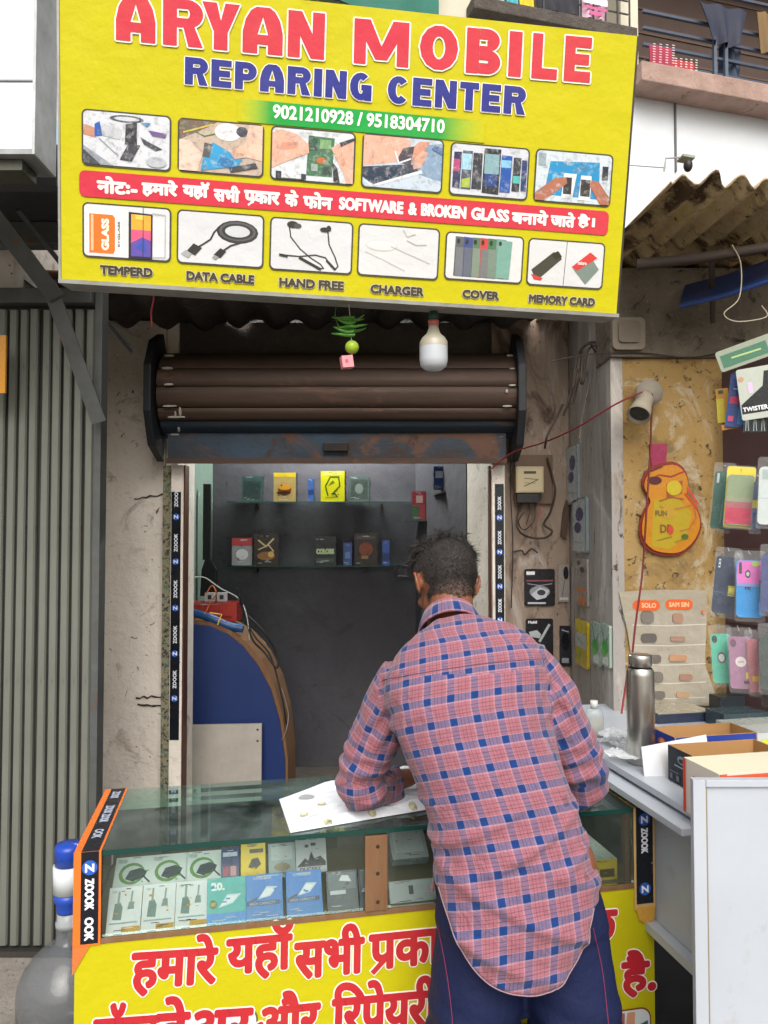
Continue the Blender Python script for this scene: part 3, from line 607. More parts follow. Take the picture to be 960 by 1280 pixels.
# green phone-number band fading at both ends (printed gradient)
a0, b0, a1, b1 = sb(297, 148, 607, 144); n = 150; m = MB(); y0, y1 = fS.px(450, 165)[1], fS.px(450, 137)[1]; yel, grn, grd = lin('#bfb60c'), lin('#0f9a44'), lin('#7fc043')
for i in range(n):
    t = (i + .5) / n; k = min(1, t / .2, (1 - t) / .28); k = max(0, k); cc = tuple(yel[j] + ((grn[j] if k > .6 else grd[j] + (grn[j] - grd[j]) * k / .6) - yel[j]) * min(1, k * 1.5) for j in range(3))
    m.poly(fS, [(a0 + (a1 - a0) * i / n, y0), (a0 + (a1 - a0) * (i + 1) / n, y0), (a0 + (a1 - a0) * (i + 1) / n, y1), (a0 + (a1 - a0) * i / n, y1)], 0, cc)
m.build('green_band', banner_m, sg)
a0 = fS.px(341, 140)[0]; a1 = fS.px(556, 155)[0]; by0 = fS.px(449, 157.5)[1]; by1 = fS.px(449, 140)[1]
MB().text('9021210928 / 9518304710', fS, a0, by0, a1, by1, .0006, '#f4f4ea', .0013).build('number_lettering', banner_m, sg)
# red note band
a0, b0 = fS.px(99, 250); a1, b1 = fS.px(762, 260); cb = fS.px(430, 254)[1]; hb = .0300
MB().rrect(fS, a0, cb - hb, a1, cb + hb, .014, 0, '#c62c47', 6).build('red_band', banner_m, sg)
def note(s, u0, u1, hgt, bold, dy=0., fs_=None):
    m = MB(); x0 = fS.px(u0, 245)[0]; x1 = fS.px(u1, 245)[0]; m.text(s, fS, x0, cb - hgt + dy, x1, cb + hgt + dy, .0006, '#f6eee6', bold); return m
Q = [('नोटः-', 121, 172, .020, .0022, .000), ('हमारे', 177, 222, .021, .0022, .001), ('यहाॅ', 228, 262, .021, .0022, .003), ('सभी', 267, 300, .020, .0020, .001), ('पकार', 305, 350, .0155, .0022, -.002), ('के', 356, 373, .020, .0020, .002), ('फोन', 379, 416, .020, .0020, .001),
     ('SOFTWARE', 424, 505, .0155, .0020, -.001), ('&', 511, 522, .0155, .0018, -.001), ('BROKEN', 527, 584, .0155, .0020, -.001), ('GLASS', 590, 638, .0155, .0020, -.001), ('बनाये', 641, 687, .019, .0020, .001), ('जाते', 690, 721, .019, .0020, .001), ('है।', 724, 746, .018, .0018, .001)]
for s_, u0, u1, h_, b_, dy in Q: 
    m = note(s_, u0, u1, h_, b_, dy)
    if s_ == 'पकार':
        x = fS.px(312, 245)[0]; m.line(fS, [(x + .012, cb - .0085), (x - .002, cb - .021)], .0045, .0009, '#f6eee6')
    m.build('note_lettering', banner_m, sg)
for s_, u0, v0, u1, v1 in (('TEMPERD', 125, 345, 191, 331), ('DATA CABLE', 233, 353, 318, 339), ('HAND FREE', 349, 361, 430, 347), ('CHARGER', 463, 369, 530, 355), ('COVER', 578, 374, 624, 361), ('MEMORY CARD', 661, 381, 744, 368)):
    a0, bm0 = fS.px(u0, (v0 + v1) / 2 - 1); a1, _ = fS.px(u1, (v0 + v1) / 2 + 1); hh = (fS.px(u0, v1)[1] - fS.px(u0, v0)[1]) / 2 * .82; bm0 = (bm0 + fS.px(u1, (v0 + v1) / 2 + 3)[1]) / 2
    m = MB(); m.text(s_, fS, a0 - .0012, bm0 - hh - .0012, a1 + .0012, bm0 + hh + .0012, 0, '#cfc6c0', .0028); m.text(s_, fS, a0, bm0 - hh, a1, bm0 + hh, .0008, DRK, .0016); m.build('caption_lettering', banner_m, sg)
# the twelve printed pictures
SK, SK2, SKD = '#d9a48c', '#c98d75', '#a5674f'
pics = [
 ((102, 138, 214, 213), [('r', '#c9ccd2', 0, 0, 1, 1), ('p', '#8d939c', [(0, 0), (.35, 0), (.0, .35)]), ('p', '#3a3c44', [(.0, .0), (.2, 0), (0, .28)]), ('e', '#4a4d55', .5, .9, .2, .07), ('e', '#c0c3c9', .5, .9, .15, .04), ('p', '#b98467', [(0, .55), (.15, .5), (.15, .68), (0, .75)]), ('p', '#2456a8', [(.13, .52), (.22, .55), (.19, .82), (.13, .76)]), ('p', '#b7bac0', [(.22, .55), (.42, .5), (.45, .68), (.24, .78)]), ('p', '#26282e', [(.48, .42), (.62, .42), (.62, .85), (.49, .8)]), ('p', '#3a3c42', [(.42, .12), (.56, .1), (.66, .42), (.52, .44)]), ('p', '#55585f', [(.48, .15), (.55, .14), (.58, .25), (.5, .26)]), ('p', '#3d4048', [(.66, .58), (.78, .48), (.92, .38), (.84, .34), (.7, .45)]), ('p', '#6a4d8a', [(.75, .72), (.97, .68), (.95, .6), (.8, .62)]), ('p', '#2f7fb5', [(.66, .85), (.78, .86), (.74, .78)]), ('l', '#8d9096', .015, [(.18, .5), (.4, .2)]), ('e', '#aeb2b8', .85, .12, .12, .1)]),
 ((222, 149, 330, 221), [('r', '#b9a594', 0, 0, 1, 1), ('p', '#6f5a4a', [(0, .6), (.3, .85), (.45, 1), (0, 1)]), ('l', '#4a6b3c', .03, [(.02, .9), (.3, .7), (.5, .8)]), ('l', '#c7b13c', .03, [(.05, .75), (.4, .95)]), ('e', '#d8d6d8', .58, .82, .16, .18), ('e', '#3c3e46', .75, .85, .07, .1), ('p', '#e0b7a0', [(.8, .35), (1, .3), (1, 1), (.84, 1), (.78, .6)]), ('p', '#e3c0ad', [(0, 0), (.22, 0), (.28, .35), (.12, .6), (0, .6)]), ('p', '#2b93c4', [(.26, .02), (.7, .15), (.76, .3), (.4, .6), (.3, .4)]), ('p', '#1f6fa5', [(.45, .15), (.62, .1), (.66, .25), (.5, .35)]), ('p', '#54524e', [(.28, .3), (.36, .28), (.4, .55), (.3, .58)]), ('p', '#d9ab90', [(.6, .45), (.78, .6), (.82, .35), (.66, .3)]), ('p', '#3b3c40', [(.62, .02), (.95, .15), (.92, .25), (.6, .12)])]),
 ((338, 159, 444, 231), [('r', '#cbd0d4', 0, 0, 1, 1), ('p', '#3d6b4b', [(.42, .1), (.74, .1), (.76, .88), (.44, .9)]), ('r', '#2b4f3c', .44, .6, .55, .88), ('r', '#6f9a62', .58, .66, .72, .84), ('e', '#b4662c', .6, .42, .06, .07), ('r', '#93a39a', .48, .2, .56, .34), ('r', '#36463f', .62, .15, .72, .3), ('p', SK, [(0, .2), (.12, .3), (.45, .55), (.44, .72), (.3, .9), (.1, .98), (0, .9)]), ('p', SK2, [(.08, .55), (.3, .62), (.32, .75), (.12, .72)]), ('p', SK, [(1, 0), (1, .9), (.82, .8), (.72, .68), (.76, .55), (.88, .2), (.92, 0)]), ('e', SK2, .87, .42, .03, .08), ('p', '#2e3238', [(.05, .0), (.42, 0), (.42, .12), (.05, .15)]), ('r', '#d4d6d8', .12, .02, .36, .2), ('p', '#26292e', [(.76, .02), (.84, 0), (.8, .3), (.74, .4)]), ('p', '#35373c', [(.84, .72), (1, .86), (1, .92), (.82, .8)])]),
 ((452, 168, 554, 241), [('r', '#b9c6d2', 0, 0, 1, 1), ('p', '#7d97b0', [(.6, .35), (1, .2), (1, .95), (.8, .9)]), ('p', SK, [(0, .4), (.35, .5), (.55, .55), (.6, .95), (.5, 1), (0, 1)]), ('p', '#263447', [(0, .18), (.15, .02), (.7, .38), (.66, .5), (.4, .46), (0, .38)]), ('p', '#d9dde0', [(.0, .14), (.12, 0), (.76, .34), (.74, .4), (.14, .05)]), ('p', SK2, [(.62, .55), (.72, .6), (.78, .8), (.84, .96), (.7, .95), (.6, .8)]), ('p', SK, [(.64, .4), (.74, .45), (.82, .75), (.74, .78), (.62, .55)]), ('p', '#4a3f45', [(.42, .55), (.6, .45), (.64, .85), (.5, .8)]), ('l', '#dfe6ec', .03, [(.4, .72), (.45, .5), (.6, .6)]), ('p', '#35659a', [(.86, .82), (1, .72), (1, .85), (.9, .9)])]),
 ((562, 179, 661, 250), [('r', '#c6c9d0', 0, 0, 1, 1), ('p', '#2c2f52', [(.02, .12), (.12, .1), (.13, .85), (.03, .84)]), ('p', '#a8456f', [(.03, .45), (.11, .45), (.11, .7), (.03, .7)]), ('p', '#46505c', [(.13, .1), (.26, .1), (.27, .88), (.14, .88)]), ('p', '#9ac7da', [(.14, .5), (.26, .5), (.26, .82), (.14, .82)]), ('p', '#9fb23c', [(.14, .14), (.25, .14), (.25, .35), (.14, .3)]), ('p', '#30323a', [(.27, .12), (.4, .12), (.4, .85), (.28, .85)]), ('p', '#26292f', [(.41, .06), (.63, .04), (.64, .96), (.42, .96)]), ('p', '#7da1a8', [(.43, .45), (.62, .45), (.62, .85), (.43, .85)]), ('r', '#23427e', .44, .2, .6, .45), ('p', '#1d4f9c', [(.64, .1), (.78, .1), (.79, .84), (.65, .85)]), ('r', '#7cb6d8', .65, .6, .78, .75), ('p', '#2d3038', [(.8, .14), (.9, .14), (.91, .82), (.81, .82)]), ('r', '#4fb0a8', .81, .3, .9, .45), ('p', '#233a6b', [(.92, .16), (.99, .16), (.99, .78), (.92, .78)])]),
 ((668, 187, 765, 258), [('r', '#c3cdd3', 0, 0, 1, 1), ('p', '#1f87b8', [(.12, .12), (.86, .1), (.84, .85), (.18, .8)]), ('p', '#5ab5d6', [(.22, .3), (.4, .3), (.4, .5), (.22, .55)]), ('r', '#2a2f35', .88, .5, .96, .78), ('r', '#8fa1a8', .02, .7, .12, .95), ('p', '#d7dadc', [(.35, .08), (.5, .08), (.54, .58), (.37, .58)]), ('r', '#32302f', .37, .16, .48, .5), ('p', '#dfe1e2', [(.58, .06), (.74, .06), (.74, .56), (.6, .56)]), ('r', '#35302e', .6, .14, .73, .48), ('p', SKD, [(.0, 0), (.12, 0), (.42, .38), (.4, .5), (.26, .48), (.0, .15)]), ('p', SKD, [(1, 0), (.88, 0), (.72, .36), (.74, .48), (.84, .46), (1, .15)])]),
 ((103, 254, 214, 327), [('r', '#cfd0d3', 0, 0, 1, 1), ('p', '#e8e6e4', [(.04, .08), (.44, .06), (.44, .92), (.04, .9)]), ('p', '#dd6e2c', [(.06, .06), (.34, .06), (.36, .12), (.36, .76), (.33, .82), (.06, .82)]), ('t', '#f0e3d4', 'GLASS', .20, .12, .29, .74, .012, 1), ('r', '#f0b48c', .08, .1, .11, .8), ('t', '#77787c', 'S+GLASS', .39, .2, .42, .7, .004, 1), ('p', '#2c2a3a', [(.52, .0), (.8, .0), (.8, .88), (.52, .9)]), ('p', '#e8a23c', [(.55, .55), (.78, .55), (.78, .85), (.55, .86)]), ('p', '#d8567c', [(.55, .3), (.78, .35), (.78, .56), (.55, .56)]), ('p', '#5c4aa0', [(.55, .04), (.78, .04), (.78, .36), (.68, .42), (.55, .3)]), ('p', '#3c4fa8', [(.6, .2), (.7, .4), (.74, .1)]), ('p', '#e9c65a', [(.6, .76), (.7, .76), (.7, .85), (.6, .85)]), ('l', '#a9adb2', .015, [(.8, .04), (.95, .05), (.95, .88), (.8, .9)]), ('l', '#303236', .012, [(.69, .02), (.69, 1)])]),
 ((221, 263, 330, 335), [('r', '#cbccd0', 0, 0, 1, 1), ('e', '#34353a', .70, .66, .25, .23), ('e', '#56575c', .70, .67, .22, .19), ('e', '#34353a', .70, .67, .19, .155), ('e', '#c4c5ca', .70, .67, .15, .115), ('l', '#34353a', .035, [(.47, .72), (.42, .62), (.38, .48), (.28, .36), (.2, .28)]), ('l', '#34353a', .035, [(.75, .46), (.62, .38), (.54, .28)]), ('p', '#2c2d31', [(.1, .22), (.2, .14), (.28, .3), (.18, .38)]), ('p', '#9da0a5', [(.03, .16), (.12, .08), (.16, .17), (.09, .24)]), ('p', '#2c2d31', [(.42, .18), (.5, .12), (.57, .26), (.5, .32)]), ('p', '#8d9095', [(.4, .12), (.45, .08), (.48, .14), (.43, .18)])]),
 ((337, 272, 441, 343), [('r', '#cbccd0', 0, 0, 1, 1), ('l', '#3d3f44', .03, [(.22, .85), (.24, .65), (.36, .42), (.5, .25), (.62, .14), (.66, .06), (.58, .04)]), ('l', '#3d3f44', .03, [(.7, .8), (.72, .55), (.8, .3), (.84, .12), (.8, .04)]), ('l', '#3d3f44', .03, [(.12, .28), (.35, .27), (.55, .32), (.68, .28), (.76, .1)]), ('l', '#2c2d31', .06, [(.36, .24), (.62, .04)]), ('l', '#2c2d31', .05, [(.7, .22), (.8, .06)]), ('e', '#2c2d31', .26, .9, .07, .07), ('e', '#4a4b50', .32, .88, .05, .05), ('e', '#2c2d31', .66, .84, .06, .05), ('e', '#2c2d31', .71, .87, .03, .06), ('l', '#2c2d31', .05, [(.11, .28), (.2, .26)])]),
 ((447, 280, 549, 350), [('r', '#cccdd0', 0, 0, 1, 1), ('e', '#bcbbb6', .28, .6, .2, .12), ('e', '#d4d4d5', .28, .61, .19, .10), ('l', '#b5b3ad', .02, [(.08, .46), (.3, .32), (.58, .12)]), ('l', '#b5b3ad', .02, [(.4, .6), (.9, .3)]), ('l', '#adaba6', .02, [(.6, .74), (.72, .66), (.85, .68)]), ('l', '#b5b3ad', .02, [(.55, .95), (.6, .82), (.7, .88)])]),
 ((556, 290, 654, 355), [('r', '#cfcfd0', 0, 0, 1, 1)] + [('p', c_, [(x, .06), (x + .13, .05), (x + .14, .93), (x + .01, .94)]) for x, c_ in ((.10, '#585c66'), (.21, '#3c4a86'), (.33, '#56705c'), (.43, '#c43a44'), (.53, '#3f6f56'), (.64, '#668d82'))] + [('p', c_, [(x, .06), (x + .1, .06), (x + .1, .70), (x, .7)]) for x, c_ in ((.12, '#6d7078'), (.23, '#5c6274'), (.34, '#77857a'), (.45, '#6d7074'), (.55, '#6f8078'))] + [('p', '#6f9c92', [(.66, .07), (.84, .06), (.86, .9), (.67, .92)])] + [('e', '#26282c', x, .84, .02, .05) for x in (.15, .26, .37, .47, .58, .70)]),
 ((659, 298, 755, 362), [('r', '#cccdd0', 0, 0, 1, 1), ('l', '#55565a', .015, [(.48, .0), (.5, 1)]), ('p', '#34343a', [(.04, .32), (.08, .18), (.16, .14), (.44, .6), (.4, .76), (.32, .74)]), ('p', '#c0303c', [(.04, .22), (.08, .1), (.17, .08), (.2, .14), (.1, .2)]), ('p', '#222226', [(.3, .68), (.36, .58), (.44, .66), (.38, .78)]), ('p', '#6f7f7c', [(.6, .4), (.78, .06), (.95, .42), (.82, .72)]), ('p', '#c8303c', [(.58, .44), (.82, .8), (.92, .68), (.66, .36)]), ('t', '#f0dcd8', 'micro', .66, .5, .78, .58, .004)]),
]
for (u0, v0, u1, v1), items in pics:
    a0, bb = fS.px(u0, (v0 + v1) / 2 - 3); a1, bb2 = fS.px(u1, (v0 + v1) / 2 + 3); bc = (bb + bb2) / 2; hh = (fS.px((u0 + u1) / 2, v0 + 3)[1] - fS.px((u0 + u1) / 2, v1 - 3)[1]) / 2 * 1.02
    m = MB(); m.rrect(fS, a0, bc - hh, a1, bc + hh, .013, 0, '#3f3f3c', 6); m.rrect(fS, a0 + .004, bc - hh + .004, a1 - .004, bc + hh - .004, .010, .0005, items[0][1], 6)
    it2 = items[1:]
    if v0 < 200 and len(it2) > 8:
        m.build('picture_frame', banner_m, sg); m = MB()
        m.poly(fS, rr(a0 + .004, bc - hh + .004, a1 - .004, bc + hh - .004, .010, 6), .0006, items[0][1])
    m.draw(fS, a0 + .004, bc - hh + .004, a1 - a0 - .008, 2 * hh - .008, it2, .0007)
    m.build('printed_picture', photo_m if v0 < 200 else banner_m, sg)
# cross-rods holding the sign off the roof, and hanging things
MB('#3b3a36').tube([fS.pt(.3, .5, -.10), V((-.45, 2.1, 2.66))], .012, 6).build('stay_rod', metal_m, sg); MB('#3b3a36').tube([fS.pt(1.1, .5, -.10), V((.30, 2.2, 2.70))], .012, 6).build('stay_rod', metal_m, sg)
tag(MB('#b8404a').tube(cat_rom([P(190, 350, 1.95), P(192, 372, 1.96), P(189, 390, 1.95), P(190, 408, 1.96)]), .0022, 6).build('string', rubber_m), 'short red cord hanging behind the bottom left of the shop sign', 'cord')
# lemon and chillies
lc = thing('lemon_chilli_charm', 'lemon and green chilli charm hanging under the sign', 'charm', P(437, 380, 1.93))
c0 = P(437, 375, 1.93)
MB('#d8d4c8').tube([fS.pt(*fS.px(437, 371), -.05), P(438, 400, 1.93), P(440, 445, 1.93)], .0008, 5).build('thread', rubber_m, lc)
chm = mat('green_chilli', '#3f7a22', rough=.3, var=(30, '#5c9a2c', .6))
for k in range(9):
    v = 397 + (k % 5) * 5.5 + (k // 5) * 2; s_ = 1 if k % 2 else -1; L = .030 + .012 * random.random(); c = P(437 + random.uniform(-3, 3), v, 1.93 + random.uniform(-.008, .008))
    dz = random.uniform(-.002, .016); pts = cat_rom([c - V((s_ * L * .45, 0, -dz * .3)), c, c + V((s_ * L * .6, random.uniform(-.01, .01), dz * .4)), c + V((s_ * L * 1.1, 0, dz * 1.2))], 4)
    MB().tube(pts, [.0014 + .0034 * math.sin(math.pi * min(1, (i + 1.5) / len(pts)) ** .8) for i in range(len(pts))], 6).build('chilli', chm, lc)
MB().tube(cat_rom([P(421, 378, 1.93), P(419, 396, 1.93), P(425, 412, 1.92), P(428, 418, 1.93)], 4), [.0012] * 13, 5).build('chilli_stalk', chm, lc)
MB().ball(P(440, 434, 1.93), .0185, .0185, .0175).build('lemon', mat('green_lemon', '#8fae28', rough=.35, var=(40, '#a8c23a', .6), bump=((120, .0008),)), lc)
q = MB('#d98a92'); f = Fr(P(434, 453, 1.93), V((1, .3, .15)), V((-.1, 0, 1))); q.box(f, -.016, .014, -.015, .016, -.012, .012); q.box(f, -.008, .0, -.004, .006, .0122, .0124, '#b8505c')
q.build('alum_piece', plast_m, lc, bevel=.003)
# bulb
bu = thing('led_bulb', 'unlit white LED bulb hanging below the sign', 'bulb', P(542, 388, 1.95)); bc = P(542, 440, 1.95)
MB('#b5babf').lathe([(0, -.050), (.022, -.048), (.0345, -.038), (.0375, -.022), (.0375, .012)], bc, 28).build('diffuser', plast_m, bu)
MB('#a8a290').lathe([(.0378, .012), (.0372, .026), (.030, .038), (.019, .048), (.0135, .062), (.0125, .070), (0, .070)], bc, 28).build('bulb_body', plast_m, bu)
MB('#b9605a').lathe([(.0, .0701), (.0135, .0702), (.0145, .078), (.0145, .084), (.0, .084)], bc, 18).build('screw_ring', plast_m, bu)
MB('#1d4a36').lathe([(.0, .0841), (.0125, .0842), (.0135, .10), (.009, .112), (0, .113)], bc, 18).build('lamp_holder', plast_m, bu)
MB('#3a3530').tube([bc + V((0, 0, .11)), bc + V((.002, 0, .15)), bc + V((0, -.01, .20))], .0025, 6).build('flex', rubber_m, bu)

# ================================================================== GLASS COUNTER
ZT = .885
FL = PZ(95, 1066, ZT); FR_ = PZ(816, 1008, ZT); ex = (FR_ - FL).normalized(); fC = Fr(FL, ex, (0, 0, 1)); CW = (FR_ - FL).length   # n points to the viewer
CD = .42; ZP = .678 - ZT; CI = -fC.n
fT = Fr(FL, ex, CI)            # top plane: a along, b back, c up
if fT.n.z < 0: fT.n = -fT.n
ct = thing('glass_counter', 'glass-topped shop counter with a yellow painted front', 'counter', V((FL.x + ex.x * CW / 2, FL.y + ex.y * CW / 2, 0)), math.atan2(ex.y, ex.x))
TS = .055                      # taped corner width
MB().box(fT, .004, CW - .004, .004, CD, -.012, -.0005).build('glass_top', glass_m, ct)
MB().box(fT, .055, CW - .055, .0005, .0035, -.012, -.0005).build('glass_edge', glassedge_m, ct)
MB().box(fC, .052, CW - .055, ZP + .012, -.0135, -.010, -.004).build('front_glass', fglass_m, ct)
for a in (.008, CW - .016): MB().box(fC, a, a + .008, ZP + .01, -.0135, -CD + .01, -.012).build('side_glass', fglass_m, ct)
MB('#a9966e').box(fC, .02, CW - .02, ZP - .012, ZP - .001, -CD, -.003).build('display_floor', matte_m, ct)
MB('#8b8473').box(fC, .02, CW - .02, ZP, -.014, -CD + .002, -CD + .010).build('back_board', matte_m, ct)
MB('#8a5a3c').box(fC, .045, CW - .03, ZP - .0, ZP + .011, -.003, .002).build('bottom_rail', wood_m, ct)
fp = MB('#b9b012').box(fC, .0, CW, -ZT + .02, ZP - .002, -.016, -.001).build('front_panel', banner_m, ct)
for a in (.0, CW - .014): MB('#c98a3c' if a else '#c98a3c').box(fC, a, a + .014, -ZT + .02, -.014, -CD, -.017).build('side_panel', wood_m, ct)
MB('#3b2c22').box(fC, .016, CW - .016, -ZT + .02, -ZT + .04, -CD, -.018).build('base_board', wood_m, ct)
MB('#a55f36').box(fC, CW - .075, CW - .06, ZP + .012, -.013, -.03, -.011).build('corner_post', wood_m, ct)
# painted words
def cb_(u0, v0, u1, v1):
    a0, b0 = fC.px(u0, v0); a1, b1 = fC.px(u1, v1); return a0, b0, a1, b1
CR = '#b51a34'
def cword(s, u0, u1, vm0, vm1, hgt, low=0., bold=.0046, extra=None):
    """word between two bearings; vm0/vm1 = where its head-line sits at each end"""
    a0, t0 = fC.px(u0, vm0); a1, t1 = fC.px(u1, vm1); ang_ = math.atan2(t1 - t0, a1 - a0); f = fC.at(a0, t0, 0, ang_); L = math.hypot(a1 - a0, t1 - t0)
    m = MB(); ow = .0032
    m.text(s, f, -ow, -hgt * low - ow, L + ow, hgt * (1 - low) + ow, .0005, '#f1e6da', bold + ow, 0, .0025)
    if extra: extra(m, f, .0005, '#f1e6da', 2 * ow)
    m.text(s, f, 0, -hgt * low, L, hgt * (1 - low), .0014, CR, bold, 0, .0025)
    if extra: extra(m, f, .0018, CR, 0)
    m.build('lettering', banner_m, fp)
cword('हमारे', 166, 272, 1195, 1188, .128, .70)
cword('यहॉ', 284, 366, 1184, 1176, .128, .62)
cword('सभी', 369, 455, 1180, 1172, .118, .70)
def ra_(L): 
    return lambda m, f, c, col, g: m.line(f, [(L[0], L[1]), (L[2], L[3])], .013 + g, c, col)
cword('पका', 462, 552, 1170, 1161, .082, .98, extra=ra_((.045, -.052, .010, -.086)))
cword('छ', 733, 771, 1141, 1138, .080, .98)
cword('है.', 777, 820, 1211, 1208, .118, .62, bold=.0050)
cword('सॉफट', 118, 200, 1276, 1270, .12, .70)
cword('वेअर', 196, 316, 1270, 1262, .128, .68)
cword('और', 322, 400, 1262, 1254, .120, .70)
cword('िरपेयरी', 416, 548, 1250, 1238, .125, .70)
# printed picture with rounded frame at the foot of the panel
a0, b1 = fC.px(772, 1263); a1 = CW - .012
m = MB(); m.rrect(fC, a0 - .35, b1 - .30, a1, b1, .03, .0004, '#7d3a20', 6); m.rrect(fC, a0 - .346, b1 - .296, a1 - .004, b1 - .004, .027, .0008, '#cfd5d8', 6)
m.draw(fC, a0, b1 - .29, a1 - a0 - .006, .284, [('p', '#c98f74', [(.15, .6), (.5, .7), (.55, .99), (.3, .99)]), ('p', '#9c5a5c', [(0, .6), (.2, .7), (.22, .99), (0, .99)]), ('p', '#2a4f7c', [(.55, .6), (.98, .55), (.95, .9), (.6, .86)])], .0012)
m.build('printed_picture', banner_m, fp)
a0, b1 = fC.px(120, 1282); m = MB(); m.rrect(fC, a0, b1 - .35, a0 + .36, b1, .03, .0004, '#5a5a3a', 6); m.rrect(fC, a0 + .004, b1 - .346, a0 + .356, b1 - .004, .027, .0008, '#cfd5d8', 6); m.build('printed_picture', banner_m, fp)
# taped corners
OR = '#e0702a'
for side, lab in ((0, 'black and orange brand tape folded over the left corner of the counter'), (1, 'black brand tape folded over the right corner of the counter')):
    A0, A1 = (-.004, TS) if side == 0 else (CW - .058, CW + .002)
    tp_ = thing('corner_tape', lab, 'tape', fC.pt((A0 + A1) / 2, 0, 0), math.atan2(ex.y, ex.x))
    q = MB(); q.box(fC, A0, A1, ZP - (0 if side == 0 else .055), .0015, .0025, .0040, OR if side == 0 else '#c9a468')
    q.box(fC, A0 + (.016 if side == 0 else .006), A1 - (.005 if side == 0 else .006), ZP + .004 - (0 if side == 0 else .045), .0015, .0042, .0046, '#161821')
    cx = (A0 + A1) / 2 + (.005 if side == 0 else 0); r = .0165; f2 = fC.at(0, 0, .0048)
    def circ(b):
        q.poly(f2, [(cx + r * math.cos(i * math.pi / 10), b + r * math.sin(i * math.pi / 10)) for i in range(20)], 0, '#2a5cb8'); q.text('Z', f2, cx - r * .6, b - r * .6, cx + r * .6, b + r * .6, .0004, '#eef0f5', .0012, 3)
    if side == 0:
        circ(-.034); q.text('ZOOOK', f2, cx - .010, -.128, cx + .010, -.058, 0, '#e6e8ee', .0012, 3); q.text('OOK', f2, cx - .010, -.196, cx + .010, -.144, 0, '#e6e8ee', .0012, 3)
        q.add([fC.pt(A0, ZP - .001, .0032), fC.pt(A0 + .036, ZP - .001, .0032), fC.pt(A0, ZP - .062, .0032)], [(0, 2, 1)], '#d8703a')
    else:
        circ(-.030); q.text('ZOOOK', f2, cx - .010, -.118, cx + .010, -.052, 0, '#e6e8ee', .0012, 3); circ(-.21)
        q.add([fC.pt(A0 + .004, ZP - .05, .0048), fC.pt(A1 - .002, ZP - .05, .0048), fC.pt(A1 - .004, ZP - .085, .0048), fC.pt(A0 + .034, ZP - .094, .0048), fC.pt(A0 + .012, ZP - .082, .0048)], [(0, 4, 3, 2, 1)], '#c9963c')
    q.build('front_strip', gloss_m, tp_)
    q = MB(); q.box(fT, A0, A1, -.003, CD, .0002, .0016, OR if side == 0 else '#c9a468'); q.box(fT, A0 + (.016 if side == 0 else .008), A1 - (.005 if side == 0 else .002), -.003, CD, .0018, .0024, '#161821')
    f3 = fT.at(0, 0, .0028)
    for y in ((.07, .17, .23, .34) if side == 0 else (.08, .2, .31)): q.text('OOK' if y in (.07,) else 'ZOOOK', f3, cx - .011, y, cx + .011, y + .055, 0, '#aeb6c8', .0010, 3)
    q.build('top_strip', gloss_m, tp_)
# wooden lath on the glass
a0, b0 = fC.px(456, 1131); a1, b1 = fC.px(484, 1050)
wl = thing('wooden_lath', 'drilled piece of brown wood propping the counter glass', 'wood', fC.pt((a0 + a1) / 2, b0, 0), math.atan2(ex.y, ex.x))
MB('#8c6038').box(fC, a0, a1, ZP + .012, -.016, -.0035, .006).build('board', wood_m, wl, bevel=.0015)
for t in (.12, .5, .86):
    c = fC.pt((a0 + a1) / 2 + .003, ZP + .012 + (-.016 - ZP - .012) * t, .006); MB('#2a1a10').lathe([(0, .0012), (.0042, .0012), (.0048, 0)], c, 12, axis=fC.n).build('screw_hole', matte_m, wl)

# ---- small cartons inside the case
def carton(name, label, cat, fr, w, h, d, front, sides, items, top=None, group=None, m=None, bevel=0.0006, topitems=()):
    """fr: origin = lower-left front corner, x right, y up, n to the viewer"""
    t = thing(name, label, cat, fr.pt(w / 2, 0, -d / 2), math.atan2(fr.x.y, fr.x.x), group)
    MB().box(fr, 0, w, 0, h, -d, 0, cols=[sides, front, sides, top or sides, sides, sides]).build('carton', m or gloss_m, t, bevel=bevel)
    rq = random.Random(label); fine = []
    base = sum(lin(front)); ink = '#20242a' if base > .9 else '#c9ccd0'
    for k in range(7 if items else 0):
        y = rq.choice([.06, .10, .14, .90, .94]) + rq.uniform(-.01, .01); x = rq.uniform(.06, .55); fine.append(('r', ink if rq.random() < .7 else front, x, y, x + rq.uniform(.08, .34), y + .014))
    for k in range(3 if items else 0):
        x = rq.uniform(.05, .8); y = rq.uniform(.2, .8); fine.append(('r', sides, x, y, x + rq.uniform(.04, .12), y + rq.uniform(.01, .05)))
    q = MB(); q.draw(fr, 0, 0, w, h, list(items) + fine, .0006)
    if topitems: q.draw(Fr(fr.pt(0, h, 0), fr.x, -fr.n), 0, 0, w, d, topitems, .0006)
    if items or topitems: q.build('print', m or gloss_m, t)
    return t
def tilted(a, b, c, deg):
    f = fC.at(a, b, c); th = R(deg); y = f.y * math.cos(th) - f.n * math.sin(th); return Fr(f.O, f.x, y)
zf = ZP + .002
chg = [('r', '#f0f3f2', .02, .16, .98, .98), ('p', '#7f958e', [(.16, .3), (.42, .28), (.44, .55), (.36, .66), (.2, .64)]), ('l', '#9aaea6', .05, [(.3, .64), (.31, .9)]), ('p', '#8fa39c', [(.58, .5), (.78, .5), (.76, .66), (.62, .66)]), ('l', '#9aaea6', .04, [(.68, .66), (.7, .88)]), ('r', '#a5b6bd', .08, .2, .9, .23), ('r', '#d9a83a', .45, .02, .98, .13), ('t', '#8a8f96', 'charger', .1, .86, .24, .93)]
